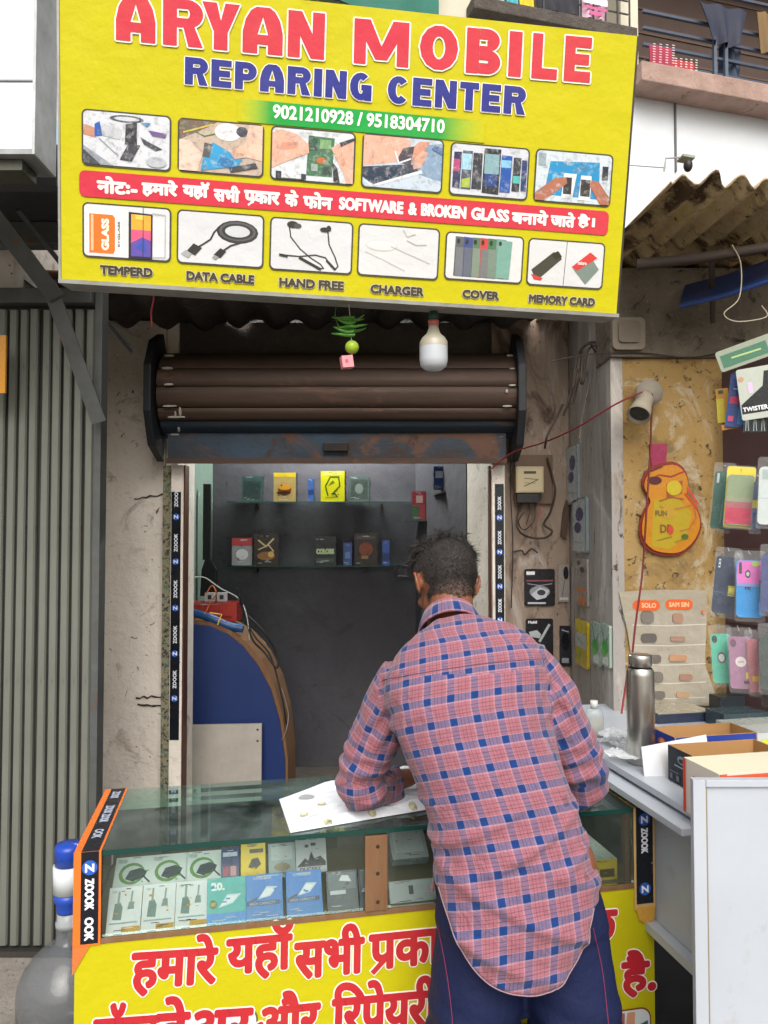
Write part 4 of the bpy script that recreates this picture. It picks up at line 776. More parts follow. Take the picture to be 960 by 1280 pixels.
for k, (u, side_) in enumerate(((129, 'leftmost'), (173, 'middle'), (216, 'right-hand'))):
    a = fC.px(u, 1150, -.02)[0]; carton('charger_box', {0: 'white and yellow charger box at the far left front of the glass case', 1: 'white and yellow charger box, middle of the three in the front row', 2: 'white and yellow charger box beside the teal 20 box'}[k], 'box', tilted(a + .003, zf, -.03, 38),   .076, .100, .03, '#f2f4f2', '#dba02c' , chg, '#d8dcd8', 'white and yellow charger boxes')
tl = [('t', '#e6f2ee', '20.', .1, .72, .45, .9, .012), ('p', '#d3e4e6', [(.3, .34), (.66, .42), (.88, .62), (.52, .62)]), ('p', '#eef4f4', [(.34, .38), (.62, .44), (.8, .58), (.54, .58)]), ('e', '#2c6a3c', .16, .42, .1, .1), ('t', '#e0c030', 'FREE', .1, .38, .22, .46, .003), ('r', '#1c8ad8', 0, 0, 1, .22)]
a = fC.px(258, 1148, -.02)[0]; carton('power_bank_box', 'teal and blue box printed 20 in the glass case', 'box', tilted(a, zf, -.03, 30), .092, .098, .034, '#2fb0a8', '#1a86d2', tl)
bl_ = [('p', '#d3dfe6', [(.32, .44), (.66, .50), (.86, .70), (.56, .72)]), ('p', '#f0f4f6', [(.37, .48), (.62, .52), (.78, .66), (.56, .68)]), ('r', '#123a6a', .02, .3, .92, .40), ('p', '#24364a', [(.05, .4), (.3, .5), (.3, .44), (.05, .36)]), ('t', '#dfe8ee', 'POWER BANK', .2, .88, .7, .94), ('t', '#c9dcec', 'HIGH CAPACITY', .1, .32, .8, .38), ('r', '#1a7cc8', 0, 0, 1, .25)]
for k, u in enumerate((308, 359)):
    a = fC.px(u, 1140, -.02)[0]; carton('power_bank_box', ('blue power bank box next to the teal box', 'blue power bank box next to the dark clear-lidded boxes')[k], 'box', tilted(a, zf, -.03, 30), .088, .098, .034, '#1c7cd0', '#1874c4', bl_, None, 'blue power bank boxes')
for k, u in enumerate((410, 440)):
    a = fC.px(u, 1130, -.03)[0]; carton('dark_box', ('dark grey earphone box left of the wooden lath', 'dark grey earphone box half behind the wooden lath')[k], 'box', tilted(a + k * .022, zf, -.035, 25), .062 if k else .078, .088, .04, '#4a545a', '#2b3236', [('r', '#69757a', .06, .52, .94, .94), ('r', '#c5ccd0', .1, .4, .6, .5), ('p', '#dfe4e6', [(.4, .74), (.8, .7), (.7, .86), (.5, .88)])])
a = fC.px(489, 1125, -.03)[0]; carton('white_box', 'flat white box right of the wooden lath, in the glass case', 'box', tilted(a, zf, -.04, 30), .12, .05, .09, '#c6cdcd', '#b9c0c0', [('r', '#70787a', .42, .35, .52, .75), ('t', '#555b60', 'ZEN', .43, .4, .51, .7)], '#aab4b6')
a = fC.px(492, 1085, -.14)[0]; carton('phone_box', 'pale grey box behind the flat white box, in the glass case', 'box', tilted(a, zf + .06, -.15, 55), .10, .09, .03, '#b7bec2', '#8a9296', [('r', '#cfd4d6', .1, .2, .9, .9)])
mse = [('r', '#eef3f0', .02, .1, .98, .96), ('e', '#7aa05a', .46, .52, .34, .3), ('e', '#dfe6e2', .48, .52, .27, .22), ('p', '#4a5254', [(.3, .38), (.5, .3), (.8, .4), (.86, .56), (.66, .66), (.4, .6)]), ('l', '#4a5254', .04, [(.78, .42), (.94, .26)]), ('t', '#7d8689', 'mouse', .08, .82, .3, .92), ('r', '#6fae3a', 0, 0, 1, .09)]
for k, u in enumerate((139, 185, 230)):
    a = fC.px(u, 1105, -.13)[0]; carton('mouse_box', ('white and green box at the back left of the glass case', 'white and green box, middle of the back row', 'white and green box beside the small navy box')[k], 'box', tilted(a, zf + .045, -.13, 58), .092, .10, .035, '#eef3ee', '#66b238', mse, '#d4dbd6', 'white and green boxes')
a = fC.px(276, 1100, -.12)[0]; carton('earphone_box', 'small navy box with red print between green and yellow boxes', 'box', tilted(a, zf + .045, -.12, 30), .045, .09, .03, '#28386c', '#1f2c58', [('r', '#a83a4c', .12, .25, .42, .5), ('r', '#c98888', .52, .25, .84, .5), ('r', '#c4cbe0', .1, .75, .9, .86)])
a = fC.px(301, 1100, -.12)[0]; carton('adapter_box', 'bright yellow box with a black adapter picture in the glass case', 'box', tilted(a, zf + .045, -.12, 22), .062, .095, .04, '#f0cc10', '#e0b80c', [('p', '#2a2a22', [(.3, .4), (.6, .34), (.82, .46), (.7, .62), (.44, .6)]), ('r', '#3a3a2a', .35, .74, .9, .84), ('r', '#b8860c', .05, .06, .95, .2)], '#e8cc30')
a = fC.px(336, 1095, -.14)[0]; carton('cable_packet', 'pale clear packet right of the yellow box in the glass case', 'packet', tilted(a, zf + .045, -.14, 40), .07, .085, .02, '#aeb9ba', '#8f9a9c', [('e', '#9a8a70', .5, .3, .3, .12), ('r', '#c9d0d0', .1, .5, .9, .9)])
a = fC.px(371, 1095, -.13)[0]; carton('skyline_box', 'black and white box with a skyline picture in the glass case', 'box', tilted(a, zf + .05, -.14, 32), .080, .085, .03, '#c8cdd0', '#9ba0a4', [('p', '#22262a', [(.04, .2), (.3, .42), (.4, .34), (.5, .6), (.6, .4), (.8, .46), (.96, .3), (.96, .18), (.04, .18)]), ('t', '#22262a', 'DUCERY', .12, .06, .8, .16, .003), ('r', '#3a3e42', .3, .72, .42, .8), ('r', '#3a3e42', .5, .76, .66, .84)], '#d4d8da')
a = fC.px(735, 1098, -.05)[0]; carton('bulb_box', 'long white and yellow box at the right end of the glass case', 'box', fC.at(a, zf, -.05), .085, .055, .26, '#dcc01e', '#c9a410', [('r', '#5a4a10', .4, .15, .9, .55)], '#d6ddd2', topitems=[('r', '#e6ebe2', .03, .05, .97, .96), ('r', '#c8b464', .2, .6, .6, .75), ('l', '#9aa59c', .02, [(.2, .3), (.7, .4)])])
# stuff glimpsed behind them
carton('red_pouch', 'dull red pouch lying at the back of the glass case', 'pouch', tilted(fC.px(497, 1060, -.3)[0], zf + .08, -.30, 60), .16, .07, .03, '#a03a3c', '#7a2c30', [])
carton('brown_carton', 'brown card box at the back left of the glass case', 'box', fC.at(.15, zf, -.40), .5, .10, .08, '#6a6454', '#585344', [])

# ---- white printed bag and clear film on the counter top
pb = thing('paper_bag', 'crumpled white paper bag with gold dots on the counter glass', 'bag', PZ(440, 1010, ZT))
pts = [(349, 999), (420, 975), (520, 958), (640, 955), (655, 985), (545, 1010), (363, 1041)]
w_ = [PZ(u, v, ZT + .002) for u, v in pts]; q = MB('#e4e6ea'); cc = sum(w_, V()) / len(w_); vs = []; K = 6; n = len(w_) * 6
for r_ in range(K + 1):
    for i in range(n):
        s_ = i / 6; a = w_[int(s_) % len(w_)]; b = w_[(int(s_) + 1) % len(w_)]; p = a + (b - a) * (s_ % 1); p = p + (cc - p) * (r_ / K)
        vs.append(p + V((0, 0, (.014 if r_ else .0) + (.014 * noise.noise(p * 10) + .006 * noise.noise(p * 28) if r_ else 0))))
fs = [(r_ * n + i, r_ * n + (i + 1) % n, (r_ + 1) * n + (i + 1) % n, (r_ + 1) * n + i) for r_ in range(K) for i in range(n)]
q.add(vs, fs, None, False); q.add([p for p in w_], [tuple(range(len(w_)))[::-1]])
q.build('bag', mat('white_paper', '#dfe2e8', rough=.6, bump=((14, .006), (40, .002))), pb)
bvh = BVHTree.FromPolygons([tuple(v) for v in vs], fs)
def onbag(m, u, v, ru, rv, col, dz=.0015):
    c = PZ(u, v, ZT + .016); P_ = []
    for i in range(14):
        p = c + ex * (ru * math.cos(i * math.pi / 7)) + CI * (rv * math.sin(i * math.pi / 7)); h = bvh.ray_cast(V((p.x, p.y, 1.2)), V((0, 0, -1)))
        P_.append((h[0] if h[0] else p) + V((0, 0, dz)))
    m.add(P_, [tuple(range(14))], col)
q = MB()
for u, v in ((380, 1016), (402, 1004), (465, 1014), (516, 1006), (410, 1024)): onbag(q, u, v, .0115, .0115, '#b9b590', .0025); onbag(q, u, v, .007, .007, '#d8d6bc', .0035)
onbag(q, 383, 996, .022, .018, '#8f9296'); q.build('gold_dot', print_m, pb, kind='stuff')
f = fT.at(0, 0, .001); A = [(fT.px(352, 1018)), fT.px(362, 1048), fT.px(590, 1003), fT.px(590, 985)]
fl = MB().add([fT.pt(a, b, .0012 + .003 * (i % 2)) for i, (a, b) in enumerate(A)], [(0, 1, 2, 3)]).build('clear_film', clear_m); tag(fl, 'clear plastic film under the white paper bag', 'film')
#@@RIGHT
# ================================================================== INSIDE THE SHOP
YB = 4.70; fW = wall(YB)
def wpx(f, u0, v0, u1, v1):
    a0, b1 = f.px(u0, v0); a1, b0 = f.px(u1, v1); return a0, b0, a1, b1
for nm, v, u0, u1, lab in (('wall_shelf', 627, 286, 520, 'upper glass shelf on the back wall inside the shop'), ('wall_shelf', 706, 286, 500, 'lower glass shelf on the back wall inside the shop')):
    z = P(400, v, 4.6).z; xa, xb = P(u0, v, 4.6).x, P(u1, v, 4.6).x
    t = thing(nm, lab, 'shelf', ((xa + xb) / 2, 4.62, z - .006))
    MB().wbox(xa, xb, 4.544, 4.698, z - .010, z - .002).build('glass_plate', fglass_m, t); MB().wbox(xa, xb, 4.538, 4.543, z - .010, z - .002).build('glass_edge', glassedge_m, t)
    for x in (xa + .16, xb - .22): MB('#2a2826').wbox(x, x + .012, 4.60, 4.698, z - .05, z - .0105).build('bracket', metal_m, t)
SB = [(302, 594, 328, 626, '#38504e', 'grey-green box on the upper shelf, leftmost', [('r', '#2a3c3a', .1, .1, .9, .8)]),
 (342, 590, 370, 626, '#a8905a', 'yellow and brown box with a burger-like picture on the upper shelf', [('r', '#d0b428', 0, .85, 1, 1), ('e', '#6b3a1c', .5, .4, .3, .2), ('e', '#c9902c', .5, .5, .28, .1), ('e', '#3a2414', .45, .3, .32, .06)]),
 (385, 597, 392, 626, '#3d5f9c', 'slim blue bottle-like box on the upper shelf', [('r', '#24407c', 0, .3, 1, .5)]),
 (401, 588, 431, 626, '#c9c41c', 'bright yellow box with a dark swirl on the upper shelf', [('l', '#3c5a22', .05, [(.3, .2), (.2, .5), (.4, .8), (.75, .8), (.8, .5), (.55, .3), (.7, .15)]), ('r', '#eeea70', .1, .86, .9, .97), ('p', '#5a7a2c', [(.3, .5), (.6, .62), (.5, .7)])]),
 (436, 594, 462, 626, '#5c6a66', 'dull grey-green box on the upper shelf, rightmost', [('r', '#48544f', .1, .1, .9, .85), ('e', '#7c8a84', .5, .5, .2, .2)]),
 (290, 671, 315, 705, '#8d8f94', 'red-topped pale box on the lower shelf, leftmost', [('r', '#a8383c', 0, .72, 1, 1), ('l', '#a8585a', .05, [(.3, .2), (.6, .5)]), ('e', '#c9cacd', .5, .4, .3, .2)]),
 (317, 666, 348, 705, '#2c2420', 'black box with golden curls on the lower shelf', [('l', '#c9b48c', .05, [(.2, .8), (.5, .6), (.8, .85)]), ('e', '#8a6236', .5, .3, .36, .14), ('l', '#c9b48c', .04, [(.2, .5), (.6, .65), (.8, .45)]), ('e', '#d0a860', .7, .35, .12, .1)]),
 (393, 669, 420, 705, '#23272a', 'black box lettered COLORS on the lower shelf', [('t', '#a8b88a', 'COLORS', .08, .38, .92, .58, .02), ('r', '#3c4a3c', .1, .1, .9, .25)]),
 (429, 677, 440, 705, '#30487c', 'small navy box between two black boxes on the lower shelf', [('r', '#5a74a8', .2, .3, .8, .6)]),
 (443, 665, 472, 705, '#2b2320', 'black box with a dark red picture on the lower shelf', [('e', '#7a3a24', .5, .5, .3, .22), ('r', '#8d6a4c', .3, .2, .6, .3), ('r', '#4a4440', .1, .82, .9, .92)]),
 (478, 674, 487, 705, '#33549c', 'slim blue box at the right end of the lower shelf', [('r', '#1e3a70', 0, .2, 1, .5)])]
for u0, v0, u1, v1, c_, lab, it in SB:
    f = wall(4.56); a0, b0, a1, b1 = wpx(f, u0, v0, u1, v1); z = P(400, 627 if v1 < 650 else 706, 4.6).z - .0015; d = .05 + .03 * random.random()
    carton('shelf_box', lab, 'box', Fr((a0, 4.56, z), (1, random.uniform(-.12, .12), 0), (0, 0, 1)), a1 - a0, b1 - b0, d, c_, '#2d2b2a', it)
# corner shelf on the slanting wall with small packs
cs = thing('corner_shelf', 'two small glass corner shelves high on the right inside the shop', 'shelf', (.28, 4.3, 1.8))
for (u0, v0, u1, v1, Y) in ((506, 651, 552, 649, 4.45), (544, 617, 586, 606, 4.1)):
    a, b = P(u0, v0, Y), P(u1, v1, Y); MB('#3d4a48').add([a, b, b + V((.0, .16, 0)), a + V((.0, .2, 0)), a - V((0, 0, .008)), b - V((0, 0, .008)), b + V((0, .16, -.008)), a + V((0, .2, -.008))], [(0, 1, 2, 3), (4, 7, 6, 5), (0, 4, 5, 1), (3, 2, 6, 7), (0, 3, 7, 4), (1, 5, 6, 2)]).build('glass_plate', glassedge_m, cs)
for (u0, v0, u1, v1, Y, c_, lab, it, nm) in ((515, 614, 532, 650, 4.47, '#a83a44', 'red and green packet leaning on the lower corner shelf', [('r', '#3f6a48', 0, 0, .5, .5), ('r', '#d4b4b0', .3, .6, .8, .85)], 'packet'), (533, 612, 540, 650, 4.48, '#1e2226', 'thin black box beside the red and green packet', [], 'box'),
    (542, 583, 557, 612, 4.15, '#2a4a84', 'blue box on the higher corner shelf, left one', [('r', '#b8c4d4', .15, .5, .85, .8)], 'box'), (558, 581, 571, 610, 4.15, '#355a9c', 'blue box on the higher corner shelf, right one', [('r', '#c4ccd8', .2, .4, .8, .7)], 'box'), (492, 706, 520, 722, 4.55, '#1e1e22', 'black box on the wall just left of the head', [('r', '#33353a', .2, .2, .6, .7)], 'box')):
    f = wall(Y); a0, b0, a1, b1 = wpx(f, u0, v0, u1, v1); carton('shelf_' + nm, lab, nm, f.at(a0, b0), a1 - a0, b1 - b0, .04, c_, '#24262a', it)
# cable trunking
bt = thing('cable_trunking', 'black cable trunking running down the left inside wall', 'trunking', P(257, 700, 4.3))
f = wall(4.3); a0, b0, a1, b1 = wpx(f, 254, 605, 262, 700); MB('#121316').box(f, a0, a1, b0, b1, -.03, 0).build('duct', plast_m, bt)
a0, b0 = f.px(250, 745); pts = [f.px(u, v) for u, v in ((250, 745), (252, 712), (256, 700), (263, 700), (270, 712), (271, 745))]; MB('#15161a').prism(f, pts[::-1], -.04, 0).build('junction', plast_m, bt)
# blue workbench end panel
fb_ = wall(3.86); db = thing('work_desk', 'blue quarter-round desk end with a beige edge inside the doorway', 'desk', P(300, 975, 3.86) * 1)
arcp = [fb_.px(u, v) for u, v in ((241, 780), (262, 783), (284, 793), (303, 808), (322, 832), (338, 862), (349, 900), (356, 950), (357, 1120), (241, 1120))]
MB().prism(fb_, arcp[::-1], -.018, 0).build('blue_panel', blueboard_m, db)
arc2 = [fb_.px(u, v) for u, v in ((238, 776), (262, 778), (286, 788), (306, 802), (326, 826), (342, 857), (353, 897), (359, 950), (360, 1120), (340, 1120), (340, 870), (300, 815), (241, 785))]
MB('#7c5a44').prism(fb_, arc2[::-1], -.35, -.019).build('edge_band', wood_m, db)
arc3 = [(a + .035, b + .012) for a, b in arc2[3:8]] + [(a - .03, b - .03) for a, b in arc2[3:8]][::-1]; MB('#b09a6a').prism(wall(4.15), [fb2 for fb2 in [wall(4.15).px(u, v) for u, v in ((305, 790), (325, 810), (343, 842), (355, 885), (358, 920), (345, 890), (325, 845), (300, 806))]][::-1], -.2, 0).build('desk_top', matte_m, db)
wb = thing('white_offcut', 'off-white board leaning against the blue desk end', 'board', P(283, 975, 3.80)); f = wall(3.80); a0, b0, a1, b1 = wpx(f, 238, 905, 326, 1090)
MB('#b3ada4').prism(f, [(a0, b0), (a1, b0), (a1, b1), (a0, b1 - .006)], -.018, 0).build('board', matte_m, wb, bevel=.001)
for v in (912, 926): c = f.px(322, v); MB('#4a3a30').ball(f.pt(*c, .001), .006, .003, .006, 8, 6).build('screw', metal_m, wb)
carton('red_box', 'flat red box on the blue desk among the cables', 'box', wall(4.0).at(P(240, 0, 4.0).x, P(0, 777, 4.0).z), .27, .10, .15, '#a83428', '#8a2a22', [('r', '#7a241c', .3, .2, .9, .3)])
q = MB('#1c4a7c'); q.tube(cat_rom([P(238, 765, 3.92), P(262, 772, 3.9), P(285, 782, 3.9), P(304, 786, 3.9)]), .022, 8); f = wall(3.875); 
tag(q.build('blue_adapter_bundle', plast_m), 'blue wrapped bundle taped with yellow on the blue desk', 'bundle')
q = MB('#d0a83c').tube([P(262, 766, 3.87), P(277, 768, 3.87), P(272, 781, 3.86)], .0045, 5); tag(q.build('yellow_tie', plast_m), 'yellow tie round the blue bundle on the desk', 'tie')
ss = thing('socket_board', 'white twin socket above the red box inside the doorway', 'socket', P(268, 745, 4.05)); f = wall(4.05)
for u in (256, 271): a0, b0, a1, b1 = wpx(f, u, 741, u + 12, 752); MB('#b9bcc0').box(f, a0, a1, b0, b1, -.03, 0).build('socket', plast_m, ss, bevel=.002); MB('#2a2a2e').box(f, a0 + .016, a1 - .016, b0 + .012, b1 - .012, .0005, .002).build('socket_hole', plast_m, ss)
for lab, pts, r, c_ in (('thick black cable looping over the beige desk edge', [(300, 745), (308, 775), (316, 800), (330, 815), (346, 835), (345, 815), (330, 790), (310, 770)], .006, '#16171a'),
    ('black cable draped down the beige desk edge', [(296, 735), (304, 765), (318, 795), (338, 820), (352, 870), (358, 905)], .005, '#1a1b1e'),
    ('thin white cable arching over the socket', [(240, 722), (256, 722), (275, 735), (298, 748), (308, 768), (312, 800)], .003, '#b8bcb8'),
    ('orange cable plugged in the twin socket', [(258, 742), (265, 732), (270, 742), (262, 755), (256, 768)], .0035, '#b8602c'),
    ('thin pale cable hanging at the bottom of the desk edge', [(352, 860), (360, 890), (358, 912), (352, 925)], .002, '#8d8e8a')):
    tag(MB(c_).tube(cat_rom([P(u, v, 3.84 + .02 * (i % 2)) for i, (u, v) in enumerate(pts)]), r, 6).build('cable', rubber_m), lab, 'cable')
# the tube lamp that lights the shop's back wall from behind the lintel
tl_ = thing('tube_lamp', 'white tube lamp under the shop ceiling, its glow on the upper shelf', 'lamp', (-.35, 4.40, 2.50))
for x in (-.7, 0): MB('#8a8c88').tube([(x, 4.40, 2.54), (x, 4.40, 2.751)], .003, 5).build('hanger', metal_m, tl_)
MB('#dfe3e0').wbox(-.80, .10, 4.38, 4.42, 2.50, 2.54).build('batten', plast_m, tl_)
lm = bpy.data.materials.new('lit_tube'); lm.use_nodes = True; bb = lm.node_tree.nodes['Principled BSDF']; bb.inputs['Emission Color'].default_value = (.97, 1, .96, 1); bb.inputs['Emission Strength'].default_value = 160.0
MB().tube([(-.77, 4.40, 2.48), (.07, 4.40, 2.48)], .014, 12).build('tube', lm, tl_)

# ================================================================== BROWN AND GREY WALL FITTINGS
def card(name, label, cat, f, u0, v0, u1, v1, col, items, d=.012, group=None, m=None, pts=None, bevel=.001, film=False):
    a0, b0, a1, b1 = wpx(f, u0, v0, u1, v1)
    if a1 < a0: a0, a1 = a1, a0
    t = thing(name, label, cat, f.pt((a0 + a1) / 2, (b0 + b1) / 2, 0), math.atan2(f.x.y, f.x.x), group); r = min(a1 - a0, b1 - b0) * .06
    MB(col).prism(f, rr(a0, b0, a1, b1, r, 2), .001, d).build('card', m or gloss_m, t)
    q = MB(); q.draw(f, a0, b0, a1 - a0, b1 - b0, items, d + .0006)
    if items: q.build('print', m or gloss_m, t)
    if film: MB().prism(f, rr(a0 - .006, b0 - .008, a1 + .006, b1 + .03, .008, 2), d + .003, d + .005).build('bag', clear_m, t)
    return t
fF = wall(YF); fR = Fr((.855, 2.8, 0), (0, -1, 0), (0, 0, 1))
mt = thing('electric_meter', 'old cream electric meter on a board with loose wires', 'meter', P(662, 600, 3.35))
a0, b0, a1, b1 = wpx(fF, 642, 569, 690, 622); MB('#6b5848').box(fF, a0, a1, b0 - .03, b1, .001, .02).build('back_board', matte_m, mt, bevel=.002)
f = wall(3.33); a0, b0, a1, b1 = wpx(f, 645, 583, 680, 616); MB('#a8997a').box(f, a0, a1, b0, b1, -.045, 0).build('meter_case', plast_m, mt, bevel=.004)
q = MB('#c2b493'); w, h = a1 - a0, b1 - b0; q.draw(f, a0, b0, w, h, [('r', '#b5a786', .06, .06, .94, .92), ('r', '#3d3a34', .28, .72, .72, .82), ('l', '#5c5240', .03, [(.3, .55), (.8, .5)]), ('l', '#5c5240', .04, [(.3, .25), (.75, .48)]), ('l', '#6c6250', .02, [(.3, .38), (.7, .36)])], .001); q.build('dial_plate', print_m, mt)
a0, b0, a1, b1 = wpx(f, 647, 617, 674, 628); MB('#1c1a1a').box(f, a0, a1, b0, b1, -.04, -.004).build('terminal_block', plast_m, mt)
for pts, c_, r in (([(652, 628), (646, 650), (650, 665), (664, 672), (682, 672), (690, 664), (680, 655), (688, 640), (694, 615), (690, 595), (684, 572)], '#3a2c26', .005),
        ([(668, 628), (669, 645), (664, 656), (654, 662), (648, 652), (655, 640)], '#4a342c', .003), ([(660, 628), (662, 640), (658, 655)], '#3a2c26', .003), ([(671, 628), (676, 640), (672, 652)], '#9c5048', .003)):
    MB(c_).tube(cat_rom([P(u, v, 3.37 - .01 * (i % 3)) for i, (u, v) in enumerate(pts)]), r, 6).build('wire', rubber_m, mt)
q = MB('#4a3528'); pts = [fF.px(u, v) for u, v in ((700, 670), (703, 640), (707, 625), (712, 632), (709, 655), (706, 674))]; tag(q.prism(fF, pts[::-1], .001, .02).build('hanging_rag', matte_m), 'rolled brown rag hanging beside the electric meter', 'rag')
q = MB('#3a2c22').tube(cat_rom([P(642, 690, 3.385), P(652, 688, 3.38), P(656, 693, 3.38), P(664, 686, 3.38), P(672, 691, 3.385)]), .004, 5); tag(q.build('loose_wire', rubber_m), 'short bent wire on the brown wall under the meter', 'wire')
bk = [('r', '#e0e0e4', .06, .84, .34, .93), ('r', '#8a4a52', .06, .66, .94, .7), ('e', '#8a8c92', .5, .38, .34, .16), ('p', '#bcbec4', [(.2, .3), (.5, .5), (.8, .42), (.7, .22), (.4, .16)]), ('e', '#3a3c42', .55, .36, .14, .08), ('r', '#b8b9c0', .1, .05, .7, .1), ('l', '#9a9ca4', .02, [(.1, .6), (.5, .55), (.9, .6)])]
card('blister_pack', 'wide black blister pack of earphones on the wall above the other', 'packet', fF, 655, 711, 693, 757, '#1c1b20', bk, group=None)
card('blister_pack', 'black pack with a white phone-holder picture just right of the shoulder', 'packet', fF, 657, 773, 691, 824, '#16171e', [('t', '#d6d8dc', 'Mobil', .08, .88, .4, .95, .005), ('p', '#a9adaf', [(.1, .68), (.4, .72), (.55, .62), (.5, .52), (.15, .56)]), ('l', '#a9adaf', .06, [(.5, .45), (.85, .85)]), ('p', '#a9adaf', [(.4, .4), (.66, .36), (.76, .2), (.5, .24)]), ('t', '#d6d8dc', 'YOGIX', .5, .06, .9, .12, .004)])
card('blister_pack', 'narrow black packet at the wall corner, lower one', 'packet', fF, 699, 782, 713, 832, '#24242a', [('e', '#0c0c10', .5, .6, .36, .22), ('r', '#8a8c90', .15, .08, .8, .2), ('l', '#b8bac0', .02, [(.2, .9), (.8, .85)])], m=gloss_m)
card('blister_pack', 'narrow clear packet with a black plug at the wall corner, upper one', 'packet', fF, 697, 706, 711, 752, '#8a847e', [('e', '#1a1a1e', .7, .78, .24, .18), ('l', '#5a5652', .02, [(.3, .1), (.6, .6)]), ('r', '#b5b0aa', .1, .05, .9, .12)])
st = [('r', '#a9b4b8', .04, .03, .96, .97), ('e', '#1f2f68', .55, .70, .28, .13), ('e', '#1f2f68', .42, .46, .26, .10), ('l', '#7d8a90', .02, [(.2, .2), (.8, .18)])]
for k, (u0, v0, u1, v1) in enumerate(((712, 560, 726, 629), (719, 624, 737, 692))):
    card('switch_strip', ('pale strip card with two blue dots on the grey wall, upper', 'pale strip card with two blue dots on the grey wall, lower')[k], 'card', fR, u0, v0, u1, v1, '#7b868a', st, .014)
card('hanging_packet', 'clear packet with an orange label on the grey wall', 'packet', fR, 722, 697, 737, 760, '#918b86', [('e', '#2a2624', .3, .9, .16, .05), ('e', '#2a2624', .6, .76, .2, .06), ('r', '#c06a34', .05, .30, .95, .38), ('p', '#b87848', [(.1, .02), (.9, .02), (.9, .2), (.4, .26)])], .01)
card('hanging_packet', 'tall yellow and white packet on the grey wall', 'packet', fR, 722, 772, 738, 838, '#b5a02a', [('r', '#aab4b0', .05, .4, .9, .72), ('r', '#c9b82c', .05, .74, .95, .98), ('l', '#8a9a70', .03, [(.2, .6), (.7, .5)]), ('p', '#8aa04c', [(.1, .2), (.5, .35), (.4, .1)])], .012)
for k, (u0, v0, u1, v1) in enumerate(((742, 776, 754, 834), (754, 778, 766, 836))):
    card('hanging_packet', ('green and white packet on the grey wall beside the yellow one', 'green and white packet on the grey wall nearest the corner')[k], 'packet', fR, u0, v0, u1, v1, '#93a59a', [('e', '#3f9a3c', .5, .45, .36, .16), ('l', '#2f7a4c', .05, [(.2, .9), (.5, .5), (.8, .7)]), ('r', '#c4cac6', .3, .05, .9, .25), ('e', '#6ab04c', .4, .3, .2, .1)], .012)
card('hanging_packet', 'small blue packet low on the grey wall behind the right arm', 'packet', fR, 712, 858, 722, 890, '#2a4f8c', [('r', '#4a74b0', .2, .2, .8, .6)], .01)
# round junction plate and spot lamp
jb = thing('junction_plate', 'grimy round-cornered plate on the sooty band', 'plate', P(784, 414, 2.74)); f = wall(2.751); a0, b0, a1, b1 = wpx(f, 764, 398, 805, 438)
MB('#857b6c').prism(f, rr(a0, b0, a1, b1, .02), .001, .016).build('plate', matte_m, jb); MB('#786e60').prism(f, rr(a0 + .02, b0 + .025, a1 - .02, b1 - .015, .015), .0165, .026).build('cover', matte_m, jb)
sp_ = thing('spot_lamp', 'dusty white spot lamp with wires on the yellow wall', 'lamp', P(800, 495, 2.72)); c = P(801, 495, 2.72)
MB('#8d8577').lathe([(0, 0), (.040, 0), (.047, -.012), (.049, -.035), (0, -.035)], P(808, 493, 2.735), 20, axis=(0, 1, 0)).build('mount', matte_m, sp_)
ax = (P(793, 532, 2.60) - P(808, 494, 2.69)).normalized(); MB('#9a917f').lathe([(0, 0), (.020, .0), (.030, .02), (.033, .06), (.036, .075), (.042, .115), (.039, .116), (.032, .10), (0, .09)], P(808, 494, 2.69), 24, axis=ax).build('lamp_head', matte_m, sp_)
MB('#3a362f').lathe([(0, 0), (.036, 0)], P(808, 494, 2.69) + ax * .104, 20, axis=ax).build('lens', gloss_m, sp_)
rd = MB('#7c2228').tube(cat_rom([P(612, 588, 3.28), P(640, 566, 3.2), P(680, 553, 3.0), P(720, 535, 2.8), P(770, 505, 2.66), P(803, 490, 2.64)]), .0032, 6); tag(rd.build('red_cable', rubber_m), 'long red cable rising from the door frame to the spot lamp', 'cable')
rd = MB('#6e1f26').tube(cat_rom([P(815, 492, 2.70), P(813, 560, 2.72), P(808, 640, 2.69), P(803, 715, 2.68), P(795, 775, 2.5), P(790, 822, 2.32)]), .0034, 6); tag(rd.build('red_cable', rubber_m), 'red and black twisted cable hanging down to the steel flask', 'cable')
rd = MB('#8a2c34').tube(cat_rom([P(786, 832, 2.5), P(780, 870, 2.5), P(777, 892, 2.48)]), .0034, 6); tag(rd.build('red_cable', rubber_m), 'short end of red cable behind the steel flask', 'cable')
hw = thing('wire_tangle', 'dusty tangle of old wires hanging from the top of the grey wall', 'wires', P(735, 440, 2.9))
for pts in ([(760, 432), (738, 428), (722, 445), (714, 490), (704, 520)], [(758, 436), (730, 432), (724, 470), (716, 505)], [(762, 430), (736, 436), (728, 480), (722, 460), (716, 485)], [(704, 505), (694, 525), (684, 545), (681, 560)], [(738, 430), (748, 446), (757, 458)]):
    MB('#3c2f27').tube(cat_rom([P(u, v, 2.95 + random.uniform(-.04, .04)) for u, v in pts]), random.uniform(.003, .006), 5).build('wire', rubber_m, hw)

for lab, pts, c_, rr_ in (('thin black wire sagging along the bottom of the sooty band', [(690, 452), (735, 443), (800, 441), (860, 447), (905, 440)], '#2a2522', .0022),
    ('pale wire looping down the grey wall from the tangle', [(742, 446), (736, 480), (728, 520), (724, 548)], '#8d857a', .002),
    ('thin dark wire running down beside the right door tape', [(640, 560), (638, 610), (641, 680), (639, 760)], '#2c2420', .0028)):
    tag(MB(c_).tube(cat_rom([P(u, v, (2.745 if 'sooty' in lab else 3.05 if 'grey' in lab else 3.37)) for u, v in pts]), rr_, 5).build('loose_wire', rubber_m), lab, 'wire')
